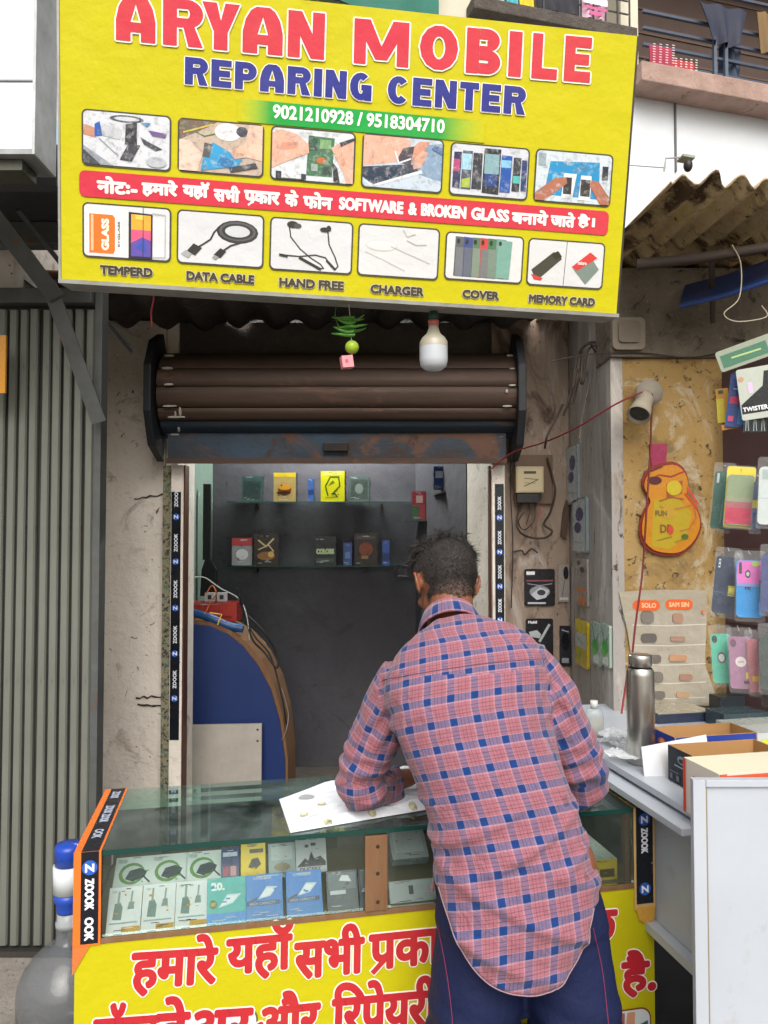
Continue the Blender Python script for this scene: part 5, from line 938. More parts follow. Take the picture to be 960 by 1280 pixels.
# ---- guitar-shaped foil balloon pack and plastic pocket sheet on the yellow wall
fY = wall(2.772)
gt = thing('guitar_packet', 'yellow and red guitar-shaped foil pack pinned on the yellow wall', 'packet', P(838, 640, 2.75))
out = [(812, 583), (838, 577), (853, 585), (859, 600), (858, 618), (868, 632), (875, 650), (874, 664), (866, 680), (850, 693), (832, 695), (812, 690), (800, 676), (798, 658), (802, 642), (809, 628), (806, 618), (801, 606), (804, 594)]
def ring_(k):
    cu, cv = 836, 640; p2 = [fY.px(cu + (u - cu) * k, cv + (v - cv) * k) for u, v in out]; p3 = cat_rom([V((a, b, 0)) for a, b in p2 + [p2[0]]], 3); return [(p.x, p.y) for p in p3[:-1]][::-1]
MB('#7c2014').prism(fY, ring_(1.0), .001, .010).build('foil_back', gloss_m, gt)
q = MB('#b8780f'); q.prism(fY, ring_(.93), .0105, .018)
q.build('foil_front', gloss_m, gt)
g0, g1, g2, g3 = wpx(fY, 800, 578, 874, 694)
q = MB(); q.draw(fY, g0, g1, g2 - g0, g3 - g1, [('p', '#a88f14', [(.15, .1), (.45, .06), (.75, .2), (.85, .45), (.6, .62), (.2, .6)]), ('l', '#8a2a1c', .018, [(.1, .8), (.3, .86), (.5, .84), (.74, .9)]), ('l', '#5a1c18', .02, [(.15, .90), (.35, .95)]), ('e', '#4a1a1c', .22, .80, .12, .045), ('p', '#8c4418', [(.42, .6), (.68, .66), (.7, .8), (.42, .76)]), ('e', '#b8a41c', .55, .72, .13, .08), ('l', '#8a4a1c', .015, [(.3, .58), (.5, .62), (.7, .6)]),
    ('l', '#a8622c', .015, [(.3, .52), (.45, .48), (.62, .5), (.88, .54), (.92, .4), (.8, .28), (.64, .26)]), ('e', '#b08a24', .45, .46, .12, .07), ('t', '#7c4a1c', 'DP', .3, .24, .5, .33, .004), ('t', '#6c5a2c', 'FUN', .22, .42, .42, .48, .003), ('l', '#c43a20', .02, [(.78, .72), (.95, .55)]), ('l', '#c43a20', .02, [(.74, .66), (.94, .5)]), ('e', '#b8402c', .48, .27, .05, .05), ('e', '#3f5a24', .72, .2, .06, .03), ('l', '#7c6a1c', .008, [(.25, .16), (.5, .2)]), ('l', '#7c6a1c', .008, [(.55, .14), (.75, .19)])], .0185); q.build('print', gloss_m, gt)
a0, b0, a1, b1 = wpx(fY, 811, 555, 834, 592); MB('#8c1c44').prism(fY, [(a0 + .012, b0), (a1 - .008, b0 + .01), (a1, b1), (a0, b1)], .001, .006).build('pink_tail', gloss_m, gt)
ps_ = thing('pocket_sheet', 'cloudy plastic pocket sheet of small parts pinned low on the yellow wall', 'sheet', P(828, 810, 2.74))
sh = mat('aged_film', '#9d937f', rough=.35, var=(9, '#b8b0a0', .6), bump=((16, .006), (40, .003)))
o_ = [(773, 740), (800, 738), (835, 737), (883, 738), (882, 790), (880, 830), (896, 875), (898, 882), (820, 880), (800, 870), (790, 830), (784, 790)]
MB().prism(fY, [fY.px(u, v) for u, v in o_][::-1], .002, .006).build('film', sh, ps_)
q = MB()
for v in (781, 806, 830, 853, 872):
    q.line(fY, [fY.px(790, v), fY.px(835, v + 1), fY.px(881, v - 1)], .0035, .0068, '#d2cbb9')
q.build('weld_seam', gloss_m, ps_, kind='stuff')
for (u0, v0, u1, v1, s_) in ((790, 750, 824, 763, '(?)SOLO'), (831, 749, 865, 762, 'SAM SIN')):
    a0, b0, a1, b1 = wpx(fY, u0, v0, u1, v1); q = MB(); q.poly(fY, rr(a0, b0, a1, b1, (b1 - b0) * .49, 5), .0075, '#d85a1c'); q.text(s_.replace('(?)', ''), fY, a0 + (a1 - a0) * (.32 if '?' in s_ else .12), b0 + .010, a1 - .014, b1 - .010, .008, '#e8b890', .001); q.build('orange_label', print_m, ps_)
q = MB()
for (u, v, w, h, c_) in ((808, 771, 16, 16, '#6b6054'), (810, 797, 19, 11, '#4c4038'), (818, 823, 14, 10, '#5a5046'), (821, 846, 13, 14, '#6a6054'), (823, 868, 14, 9, '#5f564c'), (846, 772, 13, 12, '#a3785c'), (846, 798, 18, 6, '#9c765e'), (846, 822, 22, 8, '#b58458'), (856, 846, 16, 8, '#9c7058'), (852, 868, 16, 6, '#b08a60'), (878, 765, 4, 5, '#d07848')):
    a0, b0, a1, b1 = wpx(fY, u - w / 2, v - h / 2, u + w / 2, v + h / 2); MB(c_).prism(fY, rr(a0, b0, a1, b1, (b1 - b0) * .35, 3), .0062, .013).build('small_part', print_m, ps_)
MB().prism(fY, [fY.px(u, v) for u, v in ((776, 766), (881, 764), (880, 830), (893, 878), (800, 874), (788, 800))][::-1], .0145, .016).build('pocket_film', clear_m, ps_)

# ================================================================== RIGHT-HAND STALL TABLE
tt = thing('side_table', 'white laminate side table running back along the right wall', 'table', (.95, 2.2, 0), R(11.6))
TD = V((-.2013, .9795, 0)); TX = V((TD.y, -TD.x, 0)); O1 = PZ(867, 1015, .95); O1 = O1 - TD * .12
fTb = Fr(O1, TX, TD)
if fTb.n.z < 0: fTb.n = -fTb.n
Lt = 1.20
MB().box(fTb, 0, .8, .02, Lt, -.018, 0).build('table_top', board_m, tt, bevel=.002)
MB().box(fTb, -.045, .5, .10, Lt - .02, -.046, -.028).build('lower_ledge', board_m, tt, bevel=.002)
MB('#9aa0a6').box(fTb, .012, .03, .1, Lt - .02, -.0275, -.0185).build('gap_batten', metal_m, tt)
MB().box(fTb, .03, .048, .02, Lt - .05, -.36, -.047).build('side_panel', board_m, tt)
MB().box(fTb, .0, .05, .02, Lt - .05, -.385, -.362).build('apron', board_m, tt)
MB('#2c2f38').box(fTb, .03, .6, .05, Lt - .05, -.72, -.70).build('dark_shelf', matte_m, tt)
MB('#22242a').box(fTb, .58, .6, .05, Lt - .05, -.94, -.386).build('back_panel', matte_m, tt)
for y in (.05, Lt - .1): MB('#c9cdd2').box(fTb, .03, .06, y, y + .03, -.949, -.386).build('leg', board_m, tt)
MB('#8a8c90').tube(cat_rom([fTb.pt(.02, .42, -.16), fTb.pt(-.005, .40, -.165), fTb.pt(.0, .36, -.20), fTb.pt(.02, .33, -.21)]), .003, 5).build('hook', metal_m, tt)
wp = thing('white_partition', 'tall white laminate board standing at the lower right, in front of the table', 'board', P(920, 1100, 1.55)); xw = P(867, 970, 1.55).x
MB().wbox(xw, 1.5, 1.55, 1.568, .0, 1.094).build('board', board_m, wp)
MB('#e2e5e8').wbox(xw - .004, xw + .022, 1.543, 1.5495, .0, 1.096).build('edge_trim', board_m, wp, bevel=.001)
MB('#e2e5e8').wbox(xw + .023, 1.5, 1.543, 1.5495, 1.082, 1.096).build('top_trim', board_m, wp, bevel=.001)
MB('#8a7f66').wbox(xw + .0225, xw + .0255, 1.5455, 1.5495, .0, 1.081).build('grimy_joint', matte_m, wp)
# flask
c = P(801, 905, 2.14); c.z = .951
fk = thing('steel_flask', 'brushed steel flask standing on the side table', 'flask', c)
MB().lathe([(0, 0), (.036, 0), (.0385, .003), (.0385, .250), (.0375, .262), (.033, .270)], c, 36).build('flask_body', steel_m, fk)
MB().lathe([(.0, .2705), (.030, .271), (.030, .276), (.0325, .278), (.0325, .303), (.030, .309), (0, .309)], c, 32).build('lid', steel_m, fk)
c = P(743, 930, 2.42); c.z = .951
pb_ = thing('plastic_bottle', 'cloudy squat plastic bottle at the back of the side table', 'bottle', c)
MB().lathe([(0, 0), (.030, 0), (.032, .01), (.031, .07), (.024, .085), (.012, .09)], c, 20, sy=.7).build('bottle_body', frost_m, pb_); MB('#c9cbc8').lathe([(0, .0905), (.012, .091), (.012, .115), (0, .115)], c, 14).build('cap', plast_m, pb_); MB('#b5a888').lathe([(.0, .004), (.028, .004), (.028, .055), (0, .055)], c, 18, sy=.65).build('contents', matte_m, pb_)
bd = MB('#c9ccd0').prism(Fr(P(806, 975, 2.02), V((1, .05, .0)), (0, .25, 1)), [(0, -.06), (.19, -.03), (.185, .115), (0, .085)], -.006, 0); tag(bd.build('white_card', print_m), 'plain white card standing between the flask and the open boxes', 'card')
def topbox(name, lab, u, v, z, w, d, h, endc, inner, items, fitems=(), top=None, yaw=0., openb=True):
    o = PZ(u, v, z) if z else None; fx = Fr(o, TX * math.cos(yaw) + TD * math.sin(yaw), TD * math.cos(yaw) - TX * math.sin(yaw)); fx.n = V((0, 0, 1))
    t = thing(name, lab, 'box', o, math.atan2(fx.x.y, fx.x.x)); tk = .004
    if openb:
        MB(inner).box(fx, tk, w - tk, tk, d - tk, 0, .003).build('bottom', print_m, t)
        for nm, a0, a1, b0, b1, cc in (('end_flap', 0, tk, 0, d, endc), ('end_flap', w - tk, w, 0, d, inner), ('side_wall', tk + .0005, w - tk - .0005, 0, tk, endc), ('side_wall', tk + .0005, w - tk - .0005, d - tk, d, inner)):
            q = MB(); ins = inner; q.box(fx, a0, a1, b0, b1, 0, h, cols=[inner] * 6)
            if cc != inner: q.box(fx, a0 - .0012 if nm == 'end_flap' else a0, a1 if nm != 'end_flap' else a0 - .0004, b0 - (.0012 if nm == 'side_wall' else 0), b1 if nm == 'end_flap' else b0 - .0004, .0005, h - .001, cc)
            q.build(nm, print_m, t)
    else:
        q = MB(); q.box(fx, 0, w, 0, d, 0, h, cols=[endc, top or endc, endc, endc, endc, endc]); q.build('carton', print_m, t, bevel=.001)
    fe = Fr(fx.pt(-.002, d, 0), fx.pt(0, 0, 0) - fx.pt(0, d, 0), (0, 0, 1)); q = MB(); q.draw(fe, 0, 0, d, h, items, .0006)
    ff = Fr(fx.pt(0, -.002, 0), fx.x, (0, 0, 1)); q.draw(ff, 0, 0, w, h, fitems, .0006)
    if items or fitems: q.build('print', print_m, t)
    return t
topbox('open_box', 'blue open-topped carton with an orange flower print, behind the black one', 844, 964, .952, .26, .115, .092, '#243a8c', '#a37c50', [('e', '#c0502c', .5, .7, .18, .14), ('e', '#d8a06c', .5, .72, .1, .08), ('p', '#b84030', [(.42, .4), (.58, .4), (.55, .62), (.45, .62)]), ('r', '#3e58b0', .2, .25, .8, .34), ('r', '#8d9cc8', .1, .1, .25, .2), ('l', '#5a70bc', .02, [(.1, .06), (.9, .06)])])
topbox('open_box', 'black open-topped carton with a pale round emblem', 872, 994, .952, .26, .125, .092, '#171c28', '#a37c50', [('e', '#6c8a9c', .5, .72, .15, .12), ('e', '#171c28', .5, .7, .1, .06), ('r', '#8a98a8', .25, .5, .75, .54), ('r', '#5c6878', .1, .3, .4, .33), ('r', '#5c6878', .1, .1, .18, .24), ('r', '#5c6878', .32, .1, .42, .24), ('r', '#5c6878', .56, .1, .66, .24), ('r', '#5c6878', .8, .1, .9, .24)])
topbox('white_carton', 'white carton with red-orange border lines behind the white board', 900, 1040, .952, .36, .13, .125, '#cfc9bd', None, [('r', '#c84a30', .0, .0, .08, 1), ('t', '#c05a50', 'R2', .3, .5, .7, .75, .003)], [('r', '#cf5a3a', .0, .0, .05, 1), ('r', '#cf5a3a', .05, .9, 1, .97), ('r', '#ddd6ca', .07, .1, 1, .86), ('l', '#c86a5c', .03, [(.3, .45), (.36, .65), (.42, .45)]), ('l', '#c86a5c', .03, [(.44, .45), (.44, .7), (.5, .6), (.44, .55)])], '#d2cdb4', openb=False)
# plastic pouches and stacks
for k, (u, v, a) in enumerate(((772, 930, .3), (785, 938, 1.1), (795, 946, .7), (778, 948, 2.), (800, 930, 1.6), (790, 922, .1), (765, 920, .8))):
    c = PZ(u, v, .953 + .004 * k); q = MB('#c5cace'); n = 6; f = Fr(c, TX * math.cos(a) + TD * math.sin(a), TD * math.cos(a) - TX * math.sin(a)); vs = []
    for j in range(n + 1):
        for i in range(n + 1): vs.append(c + f.x * (.10 * (i / n - .5)) + f.y * (.07 * (j / n - .5)) + V((0, 0, .012 + .012 * noise.noise(V((i * .9, j * .9, k * 3.1))))))
    q.add(vs, [(j * (n + 1) + i, j * (n + 1) + i + 1, (j + 1) * (n + 1) + i + 1, (j + 1) * (n + 1) + i) for j in range(n) for i in range(n)])
    o = q.build('plastic_pouch', mat('pouch_film', '#d4d8dc', rough=.15, alpha=.65, spec=.8, bump=((40, .004),)) if k == 0 else bpy.data.materials['pouch_film']); tag(o, 'crumpled clear plastic pouch in the heap beside the flask', 'pouch', 'heap of clear pouches beside the flask')
bx = MB(); f = Fr(PZ(822, 905, .951), TX, TD); f.n = V((0, 0, 1)); bx.box(f, 0, .22, 0, .15, 0, .03, '#30374a'); bx.box(f, .006, .214, .006, .144, .0305, .034, '#a59d8b'); tag(bx.build('flat_box', gloss_m), 'dark flat box with a tan top just under the pocket sheet', 'box')
for k, (u, v, w, d, h, c_, lab) in enumerate(((905, 912, .22, .10, .05, '#3c4a50', 'dark slate flat pack behind the white card'), (925, 925, .2, .12, .035, '#a9aea6', 'pale grey flat pack on the side table'), (940, 938, .2, .10, .05, '#b7bcb8', 'white flat pack with a yellow-green mark near the right edge'), (900, 902, .24, .06, .085, '#2f3438', 'black upright pack against the wall on the side table'))):
    f = Fr(PZ(u, v, .951), TX, TD); f.n = V((0, 0, 1)); f.O.z = .951 + (0 if k != 1 else .0); q = MB(c_).box(f, 0, w, 0, d, 0, h)
    q.draw(Fr(f.pt(0, -.0006, 0), f.x, (0, 0, 1)), 0, 0, w, h, [[('r', '#8a9294', .2, .3, .5, .7)], [('r', '#6c7674', .1, .2, .9, .5)], [('p', '#c4cc2c', [(.1, .5), (.35, .7), (.5, .5), (.3, .3)])], [('r', '#4c5256', .1, .3, .9, .5)]][k], .0004)
    tag(q.build('flat_pack', gloss_m, bevel=.0008), lab, 'pack')

# ---- display board with phone covers, right edge
A_, B_ = P(904, 600, 2.70), P(1120, 600, 2.15); A_.z = B_.z = 0; fD = Fr(A_, B_ - A_, (0, 0, 1)); LD = (B_ - A_).length
dbd = thing('display_board', 'dark maroon backing board for phone covers at the right edge', 'board', fD.pt(LD / 2, 0, 0), math.atan2(fD.x.y, fD.x.x))
MB('#40272a').box(fD, 0, LD, .93, 2.22, -.02, 0).build('backing', matte_m, dbd)
for z in (1.80, 1.545, 1.29): MB('#5a4a48').box(fD, .02, LD, z, z + .012, .001, .006).build('rail', metal_m, dbd)
def cover(lab, u0, v0, u1, v1, Y, body, items, yaw=-22, tilt=0., pouch=True, cat='phone cover', name='phone_cover', grp='phone covers hung at the right edge', rim=None, lean=4.):
    f0_ = wall(Y); a0, b0, a1, b1 = wpx(f0_, u0, v0, u1, v1); w = (a1 - a0) / math.cos(R(yaw)); h = b1 - b0; c = V(((a0 + a1) / 2, Y, b0))
    ca, sa = math.cos(R(yaw)), math.sin(R(yaw)); f = Fr(c, (ca, sa, 0), (0, 0, 1)); rl = R(-lean); f = f.at(-w / 2 * math.cos(rl), 0, 0, rl)
    t = thing(name, lab, cat, c, R(yaw), grp if cat == 'phone cover' else None)
    if pouch: MB().prism(f, rr(-.004, -.012, w + .004, h + .022, .006, 2), -.022, -.020).build('pouch_back', clear_m, t)
    MB(body).prism(f, rr(0, 0, w, h * .97, min(w * (.14 if pouch else .05), h * .12), 4), -.018, -.006).build('cover_shell', gloss_m, t)
    if rim: MB(rim).prism(f, rr(-.003, -.008, w + .003, h + .02, .008, 3), -.0195, -.0185).build('insert_card', gloss_m, t)
    q = MB(); q.draw(f, 0, 0, w, h * .97, items, -.0055)
    if items: q.build('print', gloss_m, t)
    if pouch:
        MB().prism(f, rr(-.004, -.012, w + .004, h + .022, .006, 2), -.0005, .001).build('pouch_front', clear_m, t)
        MB('#b8bab8').tube([f.pt(w / 2, h + .012, -.01), f.pt(w / 2, h + .02, -.07)], .0016, 5).build('hook', metal_m, t)
    return t
camb = [('r', '#c9ccd0', .12, .80, .2, .95), ('e', '#30343c', .16, .84, .03, .02), ('e', '#30343c', .16, .91, .03, .02)]
ring4 = lambda c1, c2: [('e', c1, .5, .52, .22, .12), ('e', c2, .5, .52, .15, .08)]
cover('dark green phone cover in the upper row', 888, 586, 909, 660, 2.20, '#145244', [('r', '#a8b0ae', .12, .8, .25, .97), ('l', '#4f8078', .02, [(.5, .1), (.55, .5)]), ('l', '#3a6c88', .02, [(.8, .3), (.85, .95)])], lean=6)
cover('cover fading from green to crimson on a yellow card, upper row', 907, 590, 936, 655, 2.12, '#7d8c6a', [('r', '#8a8f70', 0, .45, 1, .55), ('r', '#9c5058', .0, .32, 1, .46), ('r', '#b01c44', 0, .02, 1, .34)], rim='#d2bc1c', lean=5)
cover('slim blue and yellow cover pack behind the crimson one', 938, 600, 948, 662, 2.10, '#4c5a7c', [('r', '#c9b82c', 0, .45, .6, .62), ('r', '#2a3a8c', .1, .3, .9, .36)], lean=5)
cover('white phone cover at the right edge of the upper row', 949, 580, 985, 655, 2.04, '#b9c2c0', [('l', '#98a4a2', .01, [(.0, .45), (1, .47)]), ('r', '#9aa8a4', .1, .78, .3, .95)], lean=3)
cover('navy phone cover with a yellow sticker in the middle row', 890, 692, 916, 766, 2.16, '#23304a', camb + [('r', '#c9c02c', .62, .32, .9, .5), ('r', '#e2dc60', .66, .4, .86, .46), ('l', '#4c5c7c', .015, [(0, .38), (1, .34)])], lean=6)
cover('green-edged clear cover tucked beside the pink and blue one', 914, 700, 922, 764, 2.15, '#4a5c50', [('r', '#c9c02c', .1, .38, .8, .52)], lean=5)
cover('pink and sky blue phone cover lettered MI in the middle row', 922, 698, 952, 772, 2.09, '#1f86c8', [('p', '#cc68b0', [(.02, .58), (.98, .58), (.98, .86), (.9, .99), (.1, .99), (.02, .86)]), ('r', '#2c2a3c', .1, .76, .2, .96), ('e', '#2c2a3c', .42, .76, .1, .07), ('e', '#b8b4b8', .42, .76, .06, .04), ('t', '#1c2c44', 'MI', .32, .48, .52, .55, .004), ('r', '#7a8cc0', .02, .54, .98, .60), ('e', '#9ab84c', .7, .94, .14, .05), ('l', '#24384c', .04, [(.88, .65), (.88, .3)])], lean=1)
cover('violet-blue phone cover at the right edge of the middle row', 953, 690, 985, 765, 2.03, '#3c4474', [], lean=2)
cover('mint phone cover with a ring stand in the lower row', 893, 792, 915, 855, 2.16, '#56b096', ring4('#5a6a68', '#c9d0cc') + [('e', '#3c4644', .2, .9, .14, .08)], lean=-3)
cover('dusty pink phone cover with a round white badge in the lower row', 915, 795, 940, 862, 2.10, '#98708a', [('e', '#6a4a5c', .2, .88, .14, .08), ('e', '#cfc9c6', .5, .52, .24, .10), ('t', '#7a6a70', 'LOVE', .38, .5, .62, .54, .001), ('r', '#c9b82c', .7, .2, .95, .32), ('r', '#4c3a44', .6, .1, .9, .16)], lean=-2)
cover('rose phone cover stacked behind the dusty pink one', 938, 798, 950, 866, 2.08, '#a86a70', [('r', '#c9a02c', .3, .2, .9, .3)], lean=-3)
cover('dark grey phone cover at the right edge of the lower row', 953, 790, 985, 864, 2.02, '#3a4440', [], lean=0)
cover('small dark cover pack under the top packs at right edge', 955, 865, 975, 885, 2.05, '#2a2626', [], pouch=False, lean=0, cat='pack', name='cover_pack')
# upper packs
cover('yellow pack hung at the left of the blue one, top row', 898, 484, 912, 528, 2.24, '#c08a18', [('r', '#c9b828', 0, 0, .6, .7), ('r', '#3a3a20', .2, .85, .6, .95)], pouch=False, cat='pack', name='hanging_pack', lean=-3)
cover('blue pack with pink pictures in the top row', 907, 462, 931, 532, 2.17, '#24407c', [('r', '#b02a54', .1, .42, .5, .56), ('r', '#c9b8c4', .3, .84, .8, .93), ('r', '#3f78b0', .55, .05, .95, .6), ('r', '#c04a6c', .1, .1, .35, .2), ('e', '#7a8cc4', .6, .76, .14, .05), ('l', '#c4d0e4', .012, [(.2, .7), (.8, .68)])], pouch=False, cat='pack', name='hanging_pack', lean=7)
cover('white and black pack with a man in a suit, top row', 932, 457, 985, 524, 2.10, '#aeb4a8', [('p', '#181a1c', [(.02, .12), (.02, .3), (.5, .62), (.56, .9), (.66, .9), (.62, .5), (.7, .12)]), ('e', '#b88a6c', .08, .8, .06, .05), ('r', '#c8b4d0', .2, .5, .3, .72), ('t', '#dfe2e4', 'TWISTER', .04, .16, .55, .25, .004), ('r', '#22241f', .6, .3, .9, .9)], pouch=False, cat='pack', name='hanging_pack', lean=-6)
cover('pale green header card above the top row of packs', 907, 434, 985, 462, 2.12, '#8d9482', [('r', '#3f6e56', .05, .15, .7, .75), ('l', '#a8b878', .08, [(.2, .5), (.6, .45)])], pouch=False, cat='card', name='header_card', lean=-17)
cover('orange pack edge peeping out under the blue pack', 905, 530, 929, 537, 2.18, '#b87a28', [], pouch=False, cat='pack', name='hanging_pack', lean=-8)
for k, u in enumerate((934, 944, 954)):
    cover(('black cable pack hanging under the suited man pack, left', 'black cable pack hanging under the suited man pack, middle', 'black cable pack hanging under the suited man pack, right')[k], u - 4, 520, u + 4, 540, 2.12, '#1a2224', [('l', '#8a9494', .05, [(.3, .1), (.4, .9)]), ('l', '#8a9494', .05, [(.7, .1), (.6, .9)])], pouch=False, cat='pack', name='cable_pack', lean=0)

# ================================================================== WATER JAR, LEFT
c = PZ(88, 1330, .15); c = P(86, 1100, 2.16); c.z = .151
wj = thing('water_jar', 'translucent grey water jar with a blue capped pump beside the counter', 'water jar', c)
jar = mat('jar_plastic', '#6a6f74', rough=.12, spec=.9, alpha=.48, bump=((3, .004),))
MB().lathe([(0, 0), (.125, 0), (.134, .010), (.134, .04), (.129, .047), (.134, .054), (.134, .10), (.128, .107), (.134, .114), (.134, .165), (.130, .188), (.118, .215), (.096, .245), (.066, .272), (.040, .288), (.032, .296), (.031, .330)], c, 44).build('jar_body', jar, wj)
MB('#9aa0a6').lathe([(0, .331), (.034, .331), (.035, .345), (.030, .352), (.030, .372), (0, .372)], c, 28).build('neck_ring', frost_m, wj)
MB('#2248a8').lathe([(0, .3725), (.031, .373), (.033, .380), (.033, .398), (.038, .404), (.040, .428), (0, .429)], c, 28).build('pump_collar', plast_m, wj)
MB('#c3c9cc').lathe([(0, .4295), (.042, .430), (.043, .505), (0, .505)], c, 28).build('white_band', plast_m, wj)
MB('#1f43a4').lathe([(0, .5055), (.038, .506), (.039, .550), (.037, .562), (.0, .565)], c, 28).build('blue_cap', plast_m, wj)
#@@PERSON
# ================================================================== THE CUSTOMER AT THE COUNTER
person = thing('person', 'man in a pink and blue plaid shirt leaning over the glass counter', 'person', (.30, 1.66, 0))
def W3(u, v, Y): return P(u, v, Y)
def capsule(q, a, b, r0, r1, n=16):
    a, b = V(a), V(b); d = b - a; L = d.length; prof = []
    for i in range(7): t = math.pi / 2 * i / 6; prof.append((r0 * math.sin(t), -r0 * math.cos(t)))
    for i in range(7): t = math.pi / 2 * i / 6; prof.append((r1 * math.cos(t), L + r1 * math.sin(t)))
    q.lathe(prof, a, n, axis=d)
def loft(q, secs, n=36, cap=True, pw=2.4):
    """secs: (centre, right axis, back axis, half width, half depth)"""
    vs = []
    for c, rx, bx, w, d in secs:
        for k in range(n):
            a = 2 * math.pi * k / n; ca, sa = math.cos(a), math.sin(a)
            x = math.copysign(abs(ca) ** (2 / pw), ca) * w; y = math.copysign(abs(sa) ** (2 / pw), sa) * d; vs.append(V(c) + V(rx) * x + V(bx) * y)
    m = len(secs); fs = [(i * n + k, i * n + (k + 1) % n, (i + 1) * n + (k + 1) % n, (i + 1) * n + k) for i in range(m - 1) for k in range(n)]
    if cap: fs += [tuple(range(n))[::-1], tuple(range((m - 1) * n, m * n))]
    q.add(vs, fs, None, True)
def remeshed(q, voxel, smooth=4, fac=.5):
    me = bpy.data.meshes.new('tmp'); me.from_pydata(q.v, [], q.f); bm = bmesh.new(); bm.from_mesh(me); bmesh.ops.remove_doubles(bm, verts=bm.verts, dist=1e-6); bmesh.ops.recalc_face_normals(bm, faces=bm.faces); bm.to_mesh(me); bm.free()
    o = bpy.data.objects.new('tmp', me); COL.objects.link(o); m = o.modifiers.new('r', 'REMESH'); m.mode = 'VOXEL'; m.voxel_size = voxel; m.use_smooth_shade = True
    if smooth: s_ = o.modifiers.new('s', 'SMOOTH'); s_.iterations = smooth; s_.factor = fac
    dg = bpy.context.evaluated_depsgraph_get(); ev = o.evaluated_get(dg).to_mesh(); vs = [v.co.copy() for v in ev.vertices]; fs = [tuple(p.vertices) for p in ev.polygons]
    o.evaluated_get(dg).to_mesh_clear(); bpy.data.objects.remove(o); bpy.data.meshes.remove(me); return vs, fs
# ---- key joints
Ls, Le, Lw, Lh = W3(503, 846, 1.84), W3(452, 984, 1.90), W3(510, 972, 2.06), W3(548, 962, 2.10)
Rs, Re, Rw, Rh = W3(664, 836, 1.83), W3(722, 968, 1.87), W3(640, 965, 2.06), W3(612, 958, 2.12)
hc = W3(557, 726, 2.0); nb_ = W3(566, 800, 1.90)
# ---- body: head, neck, torso core, arms, hands, legs in one surface
body = MB('#8a5a42')
Hq = Matrix.Rotation(R(18), 3, 'Z') @ Matrix.Rotation(R(-34), 3, 'X') @ Matrix.Rotation(R(4), 3, 'Y')      # face turned down and to the left
def H(x, y, z): return hc + Hq @ V((x, y, z))
Hquat = Hq.to_quaternion()
body.ball(H(0, -.005, .018), .0775, .094, .088, 24, 18, q=Hquat)
body.ball(H(0, .030, -.045), .060, .066, .072, 20, 14, q=Hquat)
body.ball(H(0, .062, -.085), .034, .030, .026, 16, 10, q=Hquat)
capsule(body, H(0, .094, -.005), H(0, .108, -.040), .009, .014)
body.ball(H(0, .088, -.066), .022, .012, .008, 12, 8, q=Hquat)
for s_ in (-1, 1):
    body.ball(H(s_ * .030, .080, .006), .014, .012, .011, 12, 8, q=Hquat)
    body.ball(H(s_ * .040, .070, -.028), .022, .020, .018, 12, 8, q=Hquat)
    # ear: rim, lobe and hollow as a curled tube
    e = [H(s_ * .076, .020, -.022), H(s_ * .082, .004, -.000), H(s_ * .088, -.010, .012), H(s_ * .092, -.020, .004), H(s_ * .090, -.018, -.016), H(s_ * .082, -.004, -.036), H(s_ * .077, .006, -.040)]
    body.tube(cat_rom(e, 4), [.0052] * 25, 8)
    body.ball(H(s_ * .079, .000, -.014), .006, .016, .022, 10, 8, q=Hquat)
capsule(body, H(0, -.022, -.045), nb_ + V((0, .012, -.03)), .056, .064)
tor = [(W3(640, 1110, 1.69), .150, .10), (W3(630, 1020, 1.72), .140, .095), (W3(600, 920, 1.79), .165, .10), (W3(583, 850, 1.85), .165, .095), (W3(574, 812, 1.89), .10, .075)]
loft(body, [(c, V((1, .03, -.05)).normalized(), V((0, -1, .3)).normalized(), w, d) for c, w, d in tor], 28)
for s, e, w_, h_, sg_ in ((Ls, Le, Lw, Lh, -1), (Rs, Re, Rw, Rh, 1)):
    capsule(body, s, e, .045, .037); capsule(body, e, w_, .037, .025)
    d = (h_ - w_).normalized(); up = V((0, 0, 1)); side = d.cross(up).normalized() * (1 if sg_ < 0 else -1); nrm = side.cross(d).normalized() * (1 if sg_ > 0 else -1)
    if nrm.z < 0: nrm = -nrm
    pc = w_ + d * .055
    loft(body, [(w_ - d * .005, side, nrm, .025, .019), (w_ + d * .03, side, nrm, .036, .015), (w_ + d * .07, side, nrm, .041, .0145), (w_ + d * .092, side, nrm, .038, .012)], 18)
    for k, (off, L_) in enumerate(((-.030, .062), (-.0102, .074), (.0102, .069), (.030, .054))):
        p0 = w_ + d * .085 + side * off; p1 = p0 + d * L_ * .48 + side * off * .25 - nrm * .006; p2 = p1 + d * L_ * .28 - nrm * (.016 + .003 * k); p3 = p2 + d * L_ * .10 - nrm * (.018)
        body.tube([p0, p1, p2, p3], [.0088, .0082, .0074, .0062], 10)
    t0 = w_ + d * .028 - side * .026; t1 = t0 - side * .024 + d * .026 - nrm * .004; t2 = t1 + d * .030 - side * .002 - nrm * .010; t3 = t2 + d * .018 + side * .006 - nrm * .006
    body.tube([t0, t1, t2, t3], [.0125, .0105, .0092, .007], 10)
hipL, hipR = V((.205, 1.70, .86)), V((.395, 1.69, .86))
body.ball(V((.30, 1.69, .86)), .165, .105, .10, 24, 14)
for hp, kn, an_, toe in ((hipL, V((.195, 1.66, .47)), V((.175, 1.66, .085)), V((.15, 1.80, .035))), (hipR, V((.425, 1.65, .47)), V((.44, 1.64, .085)), V((.475, 1.78, .035)))):
    capsule(body, hp, kn, .082, .052); capsule(body, kn, an_, .052, .036); capsule(body, an_ - V((0, .01, .035)), toe, .036, .026)
vs, fs = remeshed(body, .0052, 3)
